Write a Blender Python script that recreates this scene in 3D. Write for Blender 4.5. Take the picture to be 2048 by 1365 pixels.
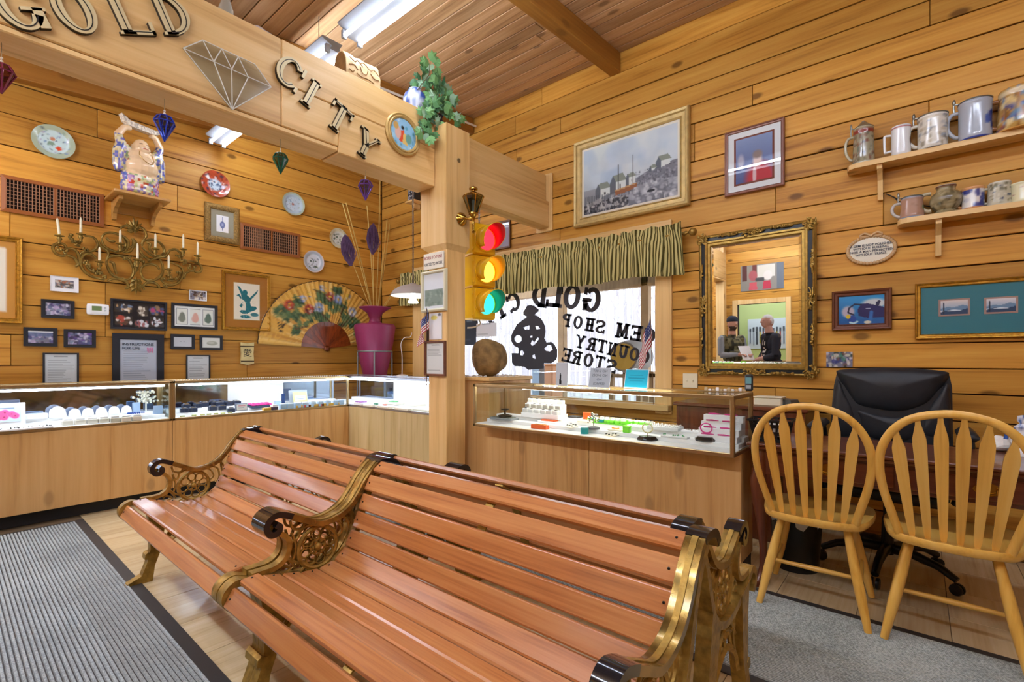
import bpy, bmesh, math, random
import numpy as np
from mathutils import Vector, Matrix, noise as mnoise

# ------------------------------------------------------------------ scene, camera, light
for o in list(bpy.data.objects):
    bpy.data.objects.remove(o, do_unlink=True)
SC = bpy.context.scene
COL = SC.collection
random.seed(7)
PI = math.pi
# measured from the photograph (2048 x 1365): focal length in px, horizon row, yaw; eye height 1.2 m
F, CX, HY, TH, EYE = 965.0, 1024.0, 718.5, math.radians(40.04), 1.2
cT, sT = math.cos(TH), math.sin(TH)
XR, YL = 4.11, 5.9            # window wall (plane X) and gallery wall (plane Y)
ZC = lambda X: 4.065 - 0.086 * (XR - X)   # sloping board ceiling

cam = bpy.data.objects.new('camera', bpy.data.cameras.new('camera'))
COL.objects.link(cam)
cam.location = (0, 0, EYE)
cam.rotation_euler = (PI / 2, 0, TH - PI / 2)
cam.data.sensor_width = 36
cam.data.lens = F / 2048 * 36
cam.data.shift_y = (HY - 682.5) / 2048
cam.data.clip_start = 0.02
SC.camera = cam

w = bpy.data.worlds.new('overcast_sky')
SC.world = w
w.use_nodes = True
w.node_tree.nodes['Background'].inputs[0].default_value = (0.86, 0.91, 1.0, 1)
w.node_tree.nodes['Background'].inputs[1].default_value = 2.6
SC.view_settings.view_transform = 'Standard'
SC.view_settings.look = 'None'
SC.view_settings.gamma = 1
SC.view_settings.use_curve_mapping = False
SC.view_settings.exposure = 0.98
TUBE = 42.0                   # emission of the ceiling fluorescent tubes
CASE_LED = 14.0                # emission of the strips inside the showcases

# ------------------------------------------------------------------ pixel -> place
def ray(x, y):
    u = (x - CX) / F
    return Vector((cT + u * sT, sT - u * cT, -(y - HY) / F))
def onX(x, y, X):
    r = ray(x, y); t = X / r[0]; return Vector((X, t * r[1], EYE + t * r[2]))
def onY(x, y, Y):
    r = ray(x, y); t = Y / r[1]; return Vector((t * r[0], Y, EYE + t * r[2]))
def onZ(x, y, Z):
    r = ray(x, y); t = (Z - EYE) / r[2]; return Vector((t * r[0], t * r[1], Z))

# ------------------------------------------------------------------ colours and materials
def lin(c):
    if isinstance(c, str):
        c = tuple(int(c[i:i + 2], 16) for i in (0, 2, 4))
    c = [v / 255 for v in c]
    return tuple(v / 12.92 if v <= .04045 else ((v + .055) / 1.055) ** 2.4 for v in c)
MATS = {}
def mt(key, col='808080', rough=.5, metal=0, spec=.5, emit=None, es=0, var=0, vs=8, bump=0, bs=40, coat=0, trans=0, attr=False, ior=1.45):
    if key in MATS: return MATS[key]
    m = bpy.data.materials.new(key); m.use_nodes = True
    nt = m.node_tree; b = nt.nodes['Principled BSDF']; L = nt.links.new
    c = lin(col)
    b.inputs['Base Color'].default_value = (*c, 1)
    b.inputs['Roughness'].default_value = rough
    b.inputs['Metallic'].default_value = metal
    b.inputs['Specular IOR Level'].default_value = spec
    b.inputs['Coat Weight'].default_value = coat
    b.inputs['Coat Roughness'].default_value = .08
    b.inputs['Transmission Weight'].default_value = trans
    b.inputs['IOR'].default_value = ior
    if emit:
        b.inputs['Emission Color'].default_value = (*lin(emit), 1)
        b.inputs['Emission Strength'].default_value = es
    if attr:
        a = nt.nodes.new('ShaderNodeAttribute'); a.attribute_name = 'Col'
        L(a.outputs['Color'], b.inputs['Base Color'])
    if var or bump:
        tc = nt.nodes.new('ShaderNodeTexCoord')
        n = nt.nodes.new('ShaderNodeTexNoise'); n.inputs['Scale'].default_value = vs; n.inputs['Detail'].default_value = 5
        L(tc.outputs['Object'], n.inputs['Vector'])
        if var and not attr:
            r = nt.nodes.new('ShaderNodeValToRGB')
            r.color_ramp.elements[0].position = .3; r.color_ramp.elements[1].position = .72
            r.color_ramp.elements[0].color = (*[v * (1 - var) for v in c], 1)
            r.color_ramp.elements[1].color = (*[min(1, v * (1 + var)) for v in c], 1)
            L(n.outputs['Fac'], r.inputs['Fac']); L(r.outputs['Color'], b.inputs['Base Color'])
        if bump:
            n2 = nt.nodes.new('ShaderNodeTexNoise'); n2.inputs['Scale'].default_value = bs; n2.inputs['Detail'].default_value = 4
            L(tc.outputs['Object'], n2.inputs['Vector'])
            bp = nt.nodes.new('ShaderNodeBump'); bp.inputs['Strength'].default_value = bump; bp.inputs['Distance'].default_value = .01
            L(n2.outputs['Fac'], bp.inputs['Height']); L(bp.outputs['Normal'], b.inputs['Normal'])
    MATS[key] = m
    return m

def wood(key, light, mid, dark, axis=0, sc=1.0, knot=.55, rough=.42, rnd=.28, coat=0, grain=1.0, spec=.5):
    k = f'{key}_{"xyz"[axis]}'
    if k in MATS: return MATS[k]
    m = bpy.data.materials.new(k); m.use_nodes = True
    nt = m.node_tree; b = nt.nodes['Principled BSDF']; L = nt.links.new; N = nt.nodes.new
    b.inputs['Roughness'].default_value = rough
    b.inputs['Coat Weight'].default_value = coat
    b.inputs['Specular IOR Level'].default_value = spec
    b.inputs['Coat Roughness'].default_value = .12
    tc = N('ShaderNodeTexCoord'); oi = N('ShaderNodeObjectInfo')
    mul = N('ShaderNodeMath'); mul.operation = 'MULTIPLY'; mul.inputs[1].default_value = 37.0
    L(oi.outputs['Random'], mul.inputs[0])
    add = N('ShaderNodeVectorMath'); add.operation = 'ADD'
    L(tc.outputs['Object'], add.inputs[0]); L(mul.outputs[0], add.inputs[1])
    mp = N('ShaderNodeMapping')
    s = [7.0 * sc] * 3; s[axis] = .55 * sc
    mp.inputs['Scale'].default_value = s
    L(add.outputs[0], mp.inputs['Vector'])
    n = N('ShaderNodeTexNoise'); n.inputs['Scale'].default_value = 1.5; n.inputs['Detail'].default_value = 5
    n.inputs['Roughness'].default_value = .55; n.inputs['Distortion'].default_value = .9
    L(mp.outputs[0], n.inputs['Vector'])
    mp2 = N('ShaderNodeMapping'); s2 = [60.0 * sc] * 3; s2[axis] = 1.6 * sc
    mp2.inputs['Scale'].default_value = s2; L(add.outputs[0], mp2.inputs['Vector'])
    n2 = N('ShaderNodeTexNoise'); n2.inputs['Scale'].default_value = 1.0; n2.inputs['Detail'].default_value = 2
    L(mp2.outputs[0], n2.inputs['Vector'])
    mx = N('ShaderNodeMix'); mx.inputs[0].default_value = .3 * grain
    L(n.outputs['Fac'], mx.inputs[2]); L(n2.outputs['Fac'], mx.inputs[3])
    r = N('ShaderNodeValToRGB'); e = r.color_ramp.elements
    e[0].position = .30; e[0].color = (*lin(dark), 1)
    e[1].position = .70; e[1].color = (*lin(light), 1)
    q = e.new(.47); q.color = (*lin(mid), 1)
    L(mx.outputs[0], r.inputs['Fac'])
    out = r.outputs['Color']
    if knot:
        sp = N('ShaderNodeSeparateXYZ'); L(add.outputs[0], sp.inputs[0])
        ot = [q for q in range(3) if q != axis]
        sm_ = N('ShaderNodeMath'); sm_.operation = 'ADD'; L(sp.outputs[ot[0]], sm_.inputs[0]); L(sp.outputs[ot[1]], sm_.inputs[1])
        k1 = N('ShaderNodeMath'); k1.operation = 'MULTIPLY'; k1.inputs[1].default_value = 1.5 * sc; L(sp.outputs[axis], k1.inputs[0])
        k2 = N('ShaderNodeMath'); k2.operation = 'MULTIPLY'; k2.inputs[1].default_value = 3.0 * sc; L(sm_.outputs[0], k2.inputs[0])
        cb_ = N('ShaderNodeCombineXYZ'); L(k1.outputs[0], cb_.inputs[0]); L(k2.outputs[0], cb_.inputs[1])
        v = N('ShaderNodeTexVoronoi'); v.voronoi_dimensions = '2D'; v.inputs['Scale'].default_value = .9; L(cb_.outputs[0], v.inputs['Vector'])
        kr = N('ShaderNodeValToRGB'); ke = kr.color_ramp.elements
        ke[0].position = .045; ke[0].color = (1, 1, 1, 1); ke[1].position = .085; ke[1].color = (0, 0, 0, 1)
        L(v.outputs['Distance'], kr.inputs['Fac'])
        mul2 = N('ShaderNodeMath'); mul2.operation = 'MULTIPLY'; mul2.inputs[1].default_value = knot
        sc_ = N('ShaderNodeSeparateColor'); L(v.outputs['Color'], sc_.inputs[0])
        gt_ = N('ShaderNodeMath'); gt_.operation = 'GREATER_THAN'; gt_.inputs[1].default_value = .5; L(sc_.outputs[0], gt_.inputs[0])
        mul3 = N('ShaderNodeMath'); mul3.operation = 'MULTIPLY'; L(kr.outputs['Color'], mul3.inputs[0]); L(gt_.outputs[0], mul3.inputs[1])
        L(mul3.outputs[0], mul2.inputs[0])
        m3 = N('ShaderNodeMix'); m3.data_type = 'RGBA'
        L(mul2.outputs[0], m3.inputs[0]); L(out, m3.inputs[6]); m3.inputs[7].default_value = (*[x * .32 for x in lin(dark)], 1)
        out = m3.outputs[2]
    hs = N('ShaderNodeHueSaturation')
    mr = N('ShaderNodeMapRange'); mr.inputs[3].default_value = 1 - rnd * .75; mr.inputs[4].default_value = 1 + rnd * .6
    L(oi.outputs['Random'], mr.inputs[0]); L(mr.outputs[0], hs.inputs['Value']); L(out, hs.inputs['Color'])
    L(hs.outputs['Color'], b.inputs['Base Color'])
    MATS[k] = m
    return m

def glass(key, tint='ffffff', fac=.1, rough=.0):
    if key in MATS: return MATS[key]
    m = bpy.data.materials.new(key); m.use_nodes = True
    nt = m.node_tree; nt.nodes.clear(); N = nt.nodes.new; L = nt.links.new
    o = N('ShaderNodeOutputMaterial'); mx = N('ShaderNodeMixShader'); t = N('ShaderNodeBsdfTransparent'); g = N('ShaderNodeBsdfGlossy')
    t.inputs[0].default_value = (*lin(tint), 1); g.inputs['Roughness'].default_value = rough
    lw = N('ShaderNodeLayerWeight'); lw.inputs[0].default_value = .5
    p = N('ShaderNodeMath'); p.operation = 'POWER'; p.inputs[1].default_value = 4.0
    a = N('ShaderNodeMath'); a.operation = 'MULTIPLY_ADD'; a.inputs[1].default_value = .85; a.inputs[2].default_value = fac * .5; a.use_clamp = True
    L(lw.outputs['Facing'], p.inputs[0]); L(p.outputs[0], a.inputs[0]); L(a.outputs[0], mx.inputs[0])
    L(t.outputs[0], mx.inputs[1]); L(g.outputs[0], mx.inputs[2]); L(mx.outputs[0], o.inputs[0])
    MATS[key] = m
    return m

PINE = lambda a=0: wood('pine_wall', 'd5a24a', 'c48b38', '935e20', a, knot=.75, rnd=.32, spec=.22)
BEAM = lambda a=0: wood('pine_beam', 'ebc88c', 'dfb674', 'c29454', a, sc=.8, knot=.6, rnd=.14, rough=.5)
CEIL = lambda a=0: wood('ceiling_board', 'd6b186', 'bd9466', '926a42', a, knot=.6, rnd=.34, rough=.6)
RAFT = lambda a=0: wood('rafter_wood', 'b07c30', '9a6622', '784914', a, sc=.8, knot=.4, rnd=.1, rough=.55)
PANEL = lambda a=2: wood('case_panel', 'e0b578', 'd2a262', 'aa7b44', a, sc=.9, knot=.35, rnd=.1, rough=.45)
SLAT = lambda a=1: wood('bench_slat', 'cf935a', 'be7a44', '9a5a30', a, sc=1.6, knot=0, rnd=.16, rough=.3, coat=.5, grain=1.6)
MAPLE = lambda a=2: wood('maple', 'efc56a', 'e6b452', 'cf973a', a, sc=1.2, knot=0, rnd=.1, rough=.3, coat=.3)
CHERRY = lambda a=1: wood('cherry', '7c4326', '66311a', '431c0e', a, sc=1.2, knot=0, rnd=.1, rough=.3, coat=.4)

# ------------------------------------------------------------------ mesh builder
class G:
    def __init__(s): s.v = []; s.f = []; s.c = []
    def add(s, vs, fs, M=None, col=None):
        n = len(s.v)
        s.v += [tuple((M @ Vector(p)) if M is not None else p) for p in vs]
        s.f += [tuple(i + n for i in f) for f in fs]
        s.c += list(col) if (col is not None and len(col) == len(vs) and not isinstance(col, tuple)) else [col] * len(vs)
        return s
    def box(s, x0, x1, y0, y1, z0, z1, b=0, M=None, col=None):
        cx, cy, cz = (x0 + x1) / 2, (y0 + y1) / 2, (z0 + z1) / 2
        hx, hy, hz = abs(x1 - x0) / 2, abs(y1 - y0) / 2, abs(z1 - z0) / 2
        if not b:
            vs = [(cx + i * hx, cy + j * hy, cz + k * hz) for i in (-1, 1) for j in (-1, 1) for k in (-1, 1)]
            return s.add(vs, [(0, 1, 3, 2), (4, 6, 7, 5), (0, 4, 5, 1), (2, 3, 7, 6), (0, 2, 6, 4), (1, 5, 7, 3)], M, col)
        b = min(b, hx * .95, hy * .95, hz * .95)
        vs = []; I = {}
        for i in (-1, 1):
            for j in (-1, 1):
                for k in (-1, 1):
                    I[i, j, k] = len(vs)
                    vs += [(cx + i * hx, cy + j * (hy - b), cz + k * (hz - b)), (cx + i * (hx - b), cy + j * hy, cz + k * (hz - b)), (cx + i * (hx - b), cy + j * (hy - b), cz + k * hz)]
        fs = []
        q = [(-1, -1), (1, -1), (1, 1), (-1, 1)]
        for t in (-1, 1):
            fs += [tuple(I[t, a, c] for a, c in q), tuple(I[a, t, c] + 1 for a, c in q), tuple(I[a, c, t] + 2 for a, c in q)]
        for a in (-1, 1):
            for c in (-1, 1):
                fs += [(I[a, c, -1], I[a, c, 1], I[a, c, 1] + 1, I[a, c, -1] + 1),
                       (I[a, -1, c], I[a, 1, c], I[a, 1, c] + 2, I[a, -1, c] + 2),
                       (I[-1, a, c] + 1, I[1, a, c] + 1, I[1, a, c] + 2, I[-1, a, c] + 2)]
                for e in (-1, 1): fs.append((I[a, c, e], I[a, c, e] + 1, I[a, c, e] + 2))
        return s.add(vs, fs, M, col)
    def tube(s, pts, r, n=8, closed=False, M=None, col=None, flat=1.0):
        P = [Vector(p) for p in pts]; m = len(P)
        R = r if isinstance(r, (list, tuple)) else [r] * m
        T = []
        for i in range(m):
            a = P[(i - 1) % m] if (closed or i) else P[i]; c = P[(i + 1) % m] if (closed or i < m - 1) else P[i]
            d = c - a; T.append(d.normalized() if d.length > 1e-9 else Vector((0, 0, 1)))
        up = Vector((0, 0, 1)) if abs(T[0].z) < .9 else Vector((0, 1, 0))
        nn = (up - T[0] * up.dot(T[0])).normalized()
        vs = []
        for i in range(m):
            if i:
                nn = nn - T[i] * nn.dot(T[i])
                nn = nn.normalized() if nn.length > 1e-6 else Vector((1, 0, 0))
            bb = T[i].cross(nn)
            for k in range(n):
                a = 2 * PI * k / n
                vs.append(tuple(P[i] + (nn * math.cos(a) + bb * math.sin(a) * flat) * R[i]))
        fs = []
        for i in range(m if closed else m - 1):
            j = (i + 1) % m
            for k in range(n):
                l = (k + 1) % n
                fs.append((i * n + k, i * n + l, j * n + l, j * n + k))
        if not closed:
            fs += [tuple(range(n))[::-1], tuple((m - 1) * n + k for k in range(n))]
        return s.add(vs, fs, M, col)
    def lathe(s, prof, n=24, M=None, col=None, cap=True):
        m = len(prof); vs = []; cc = []
        for i, (r, z) in enumerate(prof):
            for k in range(n):
                a = 2 * PI * k / n
                vs.append((max(r, 1e-4) * math.cos(a), max(r, 1e-4) * math.sin(a), z))
                cc.append(col(k / n, i / (m - 1)) if callable(col) else col)
        fs = [(i * n + k, i * n + (k + 1) % n, (i + 1) * n + (k + 1) % n, (i + 1) * n + k) for i in range(m - 1) for k in range(n)]
        if cap: fs += [tuple(range(n))[::-1], tuple((m - 1) * n + k for k in range(n))]
        return s.add(vs, fs, M, cc)
    def ribbon(s, pts, th, y0, y1, M=None, col=None):
        P = [Vector((p[0], p[1])) for p in pts]; m = len(P); vs = []
        T = th if isinstance(th, (list, tuple)) else [th] * m
        for i in range(m):
            d = (P[min(i + 1, m - 1)] - P[max(i - 1, 0)]).normalized(); n = Vector((-d.y, d.x)) * T[i] / 2
            a, b = P[i] + n, P[i] - n
            vs += [(a.x, y0, a.y), (b.x, y0, b.y), (b.x, y1, b.y), (a.x, y1, a.y)]
        fs = [(0, 1, 2, 3), (4 * m - 4, 4 * m - 3, 4 * m - 2, 4 * m - 1)[::-1]]
        for i in range(m - 1):
            for k in range(4): fs.append((i * 4 + k, i * 4 + (k + 1) % 4, i * 4 + 4 + (k + 1) % 4, i * 4 + 4 + k))
        return s.add(vs, fs, M, col)
    def puff(s, poly, y0, bulge, rings=6, M=None, back=0.0, p=.5):
        m = len(poly); cx = sum(q[0] for q in poly) / m; cz = sum(q[1] for q in poly) / m; vs = []; fs = []
        for r in range(rings):
            k = 1 - r / rings
            h = bulge * max(0, 1 - k * k) ** p
            vs += [(cx + (x - cx) * k, y0 - h, cz + (z - cz) * k) for x, z in poly]
        vs.append((cx, y0 - bulge, cz)); c = len(vs) - 1
        for r in range(rings - 1):
            fs += [(r * m + i, r * m + (i + 1) % m, r * m + m + (i + 1) % m, r * m + m + i) for i in range(m)]
        fs += [((rings - 1) * m + i, (rings - 1) * m + (i + 1) % m, c) for i in range(m)]
        b = len(vs); vs += [(x, y0 + back, z) for x, z in poly]
        fs += [(i, (i + 1) % m, b + (i + 1) % m, b + i) for i in range(m)] + [tuple(range(b, b + m))]
        return s.add(vs, fs, M)
    def prism(s, poly, y0, y1, M=None, col=None):
        m = len(poly)
        vs = [(x, y0, z) for x, z in poly] + [(x, y1, z) for x, z in poly]
        fs = [tuple(range(m)), tuple(range(m, 2 * m))[::-1]] + [(i, (i + 1) % m, m + (i + 1) % m, m + i) for i in range(m)]
        return s.add(vs, fs, M, col)
    def ball(s, c, r, n=10, M=None, col=None):
        rx, ry, rz = r if isinstance(r, (tuple, list)) else (r, r, r)
        vs = []; m = max(4, n // 2 + 1)
        for i in range(m):
            ph = PI * i / (m - 1) - PI / 2
            for k in range(n):
                a = 2 * PI * k / n; q = max(math.cos(ph), 1e-3)
                vs.append((c[0] + rx * q * math.cos(a), c[1] + ry * q * math.sin(a), c[2] + rz * math.sin(ph)))
        fs = [(i * n + k, i * n + (k + 1) % n, (i + 1) * n + (k + 1) % n, (i + 1) * n + k) for i in range(m - 1) for k in range(n)]
        fs += [tuple(range(n))[::-1], tuple((m - 1) * n + k for k in range(n))]
        return s.add(vs, fs, M, col)
    def mesh(s, name, mat, smooth=0):
        me = bpy.data.meshes.new(name)
        me.from_pydata(s.v, [], s.f)
        bm = bmesh.new(); bm.from_mesh(me)
        bmesh.ops.recalc_face_normals(bm, faces=bm.faces); bm.to_mesh(me); bm.free()
        if any(c is not None for c in s.c):
            at = me.color_attributes.new('Col', 'FLOAT_COLOR', 'POINT')
            a = np.ones((len(s.v), 4), dtype=np.float32)
            a[:, :3] = [lin(c) if isinstance(c, str) else (c or (1, 1, 1)) for c in s.c]
            at.data.foreach_set('color', a.ravel())
        me.materials.append(mat)
        if smooth:
            me.shade_smooth(); me.set_sharp_from_angle(angle=math.radians(smooth))
        return me
    def obj(s, name, mat, parent=None, loc=(0, 0, 0), rot=(0, 0, 0), smooth=0):
        o = bpy.data.objects.new(name, s.mesh(name, mat, smooth))
        COL.objects.link(o); o.location = loc; o.rotation_euler = rot
        if parent is not None: o.parent = parent
        return o

def tag(o, label, cat, group=None):
    o['label'] = label; o['category'] = cat
    if group: o['group'] = group
    return o
def thing(name, label, cat, loc=(0, 0, 0), rotz=0, group=None):
    o = bpy.data.objects.new(name, None); COL.objects.link(o)
    o.empty_display_size = .05
    o.location = loc; o.rotation_euler = (0, 0, rotz)
    return tag(o, label, cat, group)
def struct(o): o['kind'] = 'structure'; return o
def dup(root, loc, rotz=None, label=None, parent=None):
    r = root.copy(); COL.objects.link(r); r.location = loc
    if rotz is not None: r.rotation_euler = (0, 0, rotz)
    if label: r['label'] = label
    for ch in [c for c in bpy.data.objects if c.parent == root]:
        c = ch.copy(); COL.objects.link(c); c.parent = r
        for g in [q for q in bpy.data.objects if q.parent == ch]:
            d = g.copy(); COL.objects.link(d); d.parent = c
    return r
def cbox(name, x0, x1, y0, y1, z0, z1, mat, parent=None, b=0, rot=(0, 0, 0)):
    c = ((x0 + x1) / 2, (y0 + y1) / 2, (z0 + z1) / 2)
    hx, hy, hz = (x1 - x0) / 2, (y1 - y0) / 2, (z1 - z0) / 2
    return G().box(-hx, hx, -hy, hy, -hz, hz, b).obj(name, mat, parent, c, rot)
RZ = lambda a: Matrix.Rotation(a, 4, 'Z')
RX = lambda a: Matrix.Rotation(a, 4, 'X')
RY = lambda a: Matrix.Rotation(a, 4, 'Y')
TR = lambda x, y, z: Matrix.Translation((x, y, z))
def circ(r, n=24, a0=0, a1=2 * PI, cx=0, cz=0, ry=None):
    ry = ry or r
    full = abs(a1 - a0 - 2 * PI) < 1e-6
    return [(cx + r * math.cos(a0 + (a1 - a0) * i / (n if full else n - 1)), cz + ry * math.sin(a0 + (a1 - a0) * i / (n if full else n - 1))) for i in range(n)]
def spline(pts, k=6, closed=False):
    P = [Vector(p) for p in pts]; m = len(P); out = []
    for i in range(m if closed else m - 1):
        if closed: a, b, c, d = P[i - 1], P[i], P[(i + 1) % m], P[(i + 2) % m]
        else: a, b, c, d = P[max(i - 1, 0)], P[i], P[i + 1], P[min(i + 2, m - 1)]
        for j in range(k):
            t = j / k
            out.append(.5 * ((2 * b) + (c - a) * t + (2 * a - 5 * b + 4 * c - d) * t * t + (3 * b - a - 3 * c + d) * t ** 3))
    if not closed: out.append(P[-1])
    return out

def text(body, size, mat, parent, loc, rot=(PI / 2, 0, 0), align='CENTER', ext=0.0006, name='lettering', sx=1.0, space=1.0, bold=0.0):
    cu = bpy.data.curves.new('txt', 'FONT'); cu.body = body; cu.size = size; cu.align_x = align; cu.align_y = 'CENTER'
    cu.extrude = ext; cu.resolution_u = 3; cu.space_line = space; cu.offset = bold
    to = bpy.data.objects.new('txt', cu); COL.objects.link(to)
    bpy.context.view_layer.update()
    me = bpy.data.meshes.new_from_object(to.evaluated_get(bpy.context.evaluated_depsgraph_get()))
    bpy.data.objects.remove(to, do_unlink=True)
    me.materials.clear(); me.materials.append(mat); me.name = name
    o = bpy.data.objects.new(name, me); COL.objects.link(o)
    o.parent = parent; o.location = loc; o.rotation_euler = rot; o.scale = (sx, 1, 1)
    return o

# ------------------------------------------------------------------ flat print painter (colours become a vertex-colour grid)
class Cv:
    def __init__(s, w, h, bg='ffffff'):
        s.w, s.h = w, h
        s.a = np.zeros((h, w, 3)); s.a[:] = s.c(bg)
        yy, xx = np.mgrid[0:h, 0:w]; s.X = (xx + .5) / w; s.Y = (yy + .5) / h   # 0..1, y down
    def c(s, c): return np.array([int(c[i:i + 2], 16) / 255 for i in (0, 2, 4)]) if isinstance(c, str) else np.array(c)
    def put(s, m, c, al=1.0):
        m = np.clip(m, 0, 1)[..., None] * al
        s.a = s.a * (1 - m) + s.c(c) * m; return s
    def rect(s, x0, y0, x1, y1, c, al=1): return s.put(((s.X >= x0) & (s.X <= x1) & (s.Y >= y0) & (s.Y <= y1)) * 1.0, c, al)
    def ell(s, x, y, rx, ry, c, al=1, soft=.25):
        d = np.sqrt(((s.X - x) / rx) ** 2 + ((s.Y - y) / ry) ** 2)
        return s.put((1 - d) / soft + .5, c, al)
    def poly(s, pts, c, al=1):
        m = np.zeros(s.X.shape, bool); n = len(pts)
        for i in range(n):
            x0, y0 = pts[i]; x1, y1 = pts[(i + 1) % n]
            if y0 == y1: continue
            k = ((y0 > s.Y) != (y1 > s.Y)) & (s.X < (x1 - x0) * (s.Y - y0) / (y1 - y0) + x0)
            m ^= k
        return s.put(m * 1.0, c, al)
    def line(s, pts, wd, c, al=1):
        asp = s.h / s.w
        for (x0, y0), (x1, y1) in zip(pts[:-1], pts[1:]):
            dx, dy = x1 - x0, (y1 - y0) * asp; L = max(dx * dx + dy * dy, 1e-9)
            t = np.clip(((s.X - x0) * dx + (s.Y - y0) * asp * dy) / L, 0, 1)
            d = np.hypot(s.X - x0 - t * dx, (s.Y - y0) * asp - t * dy)
            s.put((wd - d) / (wd * .5) + .5, c, al)
        return s
    def grad(s, top, bot, y0=0, y1=1):
        t = np.clip((s.Y - y0) / (y1 - y0), 0, 1)[..., None]; m = ((s.Y >= y0) & (s.Y <= y1))[..., None]
        s.a = np.where(m, s.c(top) * (1 - t) + s.c(bot) * t, s.a); return s
    def speck(s, cols, n, r0, r1, seed=1, box=(0, 0, 1, 1), al=.8):
        R = random.Random(seed)
        for _ in range(n):
            s.ell(R.uniform(box[0], box[2]), R.uniform(box[1], box[3]), R.uniform(r0, r1), R.uniform(r0, r1) * s.w / s.h, R.choice(cols), al, .5)
        return s
    def at(s, u, v):
        p = s.a[min(s.h - 1, max(0, int(v * s.h))), min(s.w - 1, max(0, int(u * s.w)))]
        return tuple(np.where(p <= .04045, p / 12.92, ((p + .055) / 1.055) ** 2.4))
PRINT = lambda: mt('print_paper', rough=.55, spec=.3, attr=True)
GLAZE = lambda: mt('painted_glaze', rough=.18, coat=.4, attr=True)
def printed(name, cv, W, H, parent, loc=(0, 0, 0), rot=(0, 0, 0), mat=None):
    """flat sheet in local xz, facing -y, centre at loc"""
    h, wd = cv.h, cv.w
    xs = np.linspace(-W / 2, W / 2, wd); zs = np.linspace(H / 2, -H / 2, h)
    V = np.zeros((h * wd, 3)); V[:, 0] = np.tile(xs, h); V[:, 2] = np.repeat(zs, wd)
    i = np.arange((h - 1) * wd).reshape(h - 1, wd)[:, :-1].ravel()
    fa = np.stack([i, i + wd, i + wd + 1, i + 1], 1)
    me = bpy.data.meshes.new(name); me.from_pydata(V.tolist(), [], fa.tolist())
    at = me.color_attributes.new('Col', 'FLOAT_COLOR', 'POINT')
    a = np.clip(cv.a.reshape(-1, 3), 0, 1); a = np.where(a <= .04045, a / 12.92, ((a + .055) / 1.055) ** 2.4)
    at.data.foreach_set('color', np.concatenate([a, np.ones((len(a), 1))], 1).astype(np.float32).ravel())
    me.materials.append(mat or PRINT())
    o = bpy.data.objects.new(name, me); COL.objects.link(o)
    o.parent = parent; o.location = loc; o.rotation_euler = rot
    return o
# ================================================================== THE SETTING
BACK = mt('gap_shadow_board', '2a1608', rough=.9)
WX0, WY0 = -2.2, -3.0         # front wall plane and side wall plane behind the photographer
# floor: slab + vinyl tiles
floor = struct(cbox('floor', WX0 - 2.6, XR + .1, WY0 - .1, YL + .1, -.12, -.004, mt('floor_base', '6b5a42', rough=.7)))
TILE = wood('vinyl_tile', 'dbc9a2', 'cfb98e', 'b8a078', 0, sc=1.4, knot=0, rnd=.16, rough=.26, coat=.25)
def child_box(name, x0, x1, y0, y1, z0, z1, mat, parent, b=0, grain=None):
    o = cbox(name, x0, x1, y0, y1, z0, z1, mat, None, b)
    o.parent = parent; o.location = Vector(o.location) - Vector(parent.location)
    return o
TS = .333
tile_me = None
for i in range(0, 11):
    for j in range(-13, 9):
        x = .70 + i * TS; y = 2.551 + j * TS
        if x > XR - .05: continue
        if tile_me is None:
            tile_me = G().box(-TS / 2 + .0012, TS / 2 - .0012, -TS / 2 + .0012, TS / 2 - .0012, -.002, .002, .001).mesh('floor_tile', TILE)
        o = bpy.data.objects.new('floor_tile', tile_me); COL.objects.link(o)
        o.parent = floor; o.location = Vector((x + TS / 2, y + TS / 2, -.002)) - Vector(floor.location)
# ceiling: sloping backing slab, boards and rafters
ang = math.atan(.086)
def ceil_obj(name, x0, x1, y0, y1, d0, d1, mat, parent=None, b=0):
    """box hung under the sloping ceiling plane: d0..d1 below it"""
    xc = (x0 + x1) / 2
    g = G().box(-(x1 - x0) / 2, (x1 - x0) / 2, -(y1 - y0) / 2, (y1 - y0) / 2, -(d1 - d0) / 2, (d1 - d0) / 2, b)
    o = g.obj(name, mat, None, (xc, (y0 + y1) / 2, ZC(xc) - (d0 + d1) / 2), (0, -ang, 0))
    if parent is not None:
        o.parent = parent; o.matrix_parent_inverse = (Matrix.Translation(parent.location) @ parent.rotation_euler.to_matrix().to_4x4()).inverted()
    return o
ceiling = struct(ceil_obj('ceiling', WX0 - .1, XR + .12, WY0 - .1, YL + .1, -.12, -.022, BACK))
R = random.Random(3)
x = WX0; CW = .138
while x < XR - .01:
    x1 = min(x + CW, XR)
    cuts = [WY0] + sorted(R.uniform(WY0 + .5, YL - .4) for _ in range(1)) + [YL]
    for y0, y1 in zip(cuts[:-1], cuts[1:]):
        if x > -.9 or True:
            ceil_obj('ceiling_board', x + .0035, x1 - .0035, y0 + .002, y1 - .002, -.024 + R.uniform(0, .003), 0, CEIL(1), ceiling, .004)
    x = x1
for k, y in enumerate((5.84, 4.09, 2.177, .27, -1.62)):
    r_ = struct(ceil_obj(f'trim_{k + 1}', WX0, XR - .002, y - .055, y + .055, .002, .185, RAFT(0), None, .006))
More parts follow.
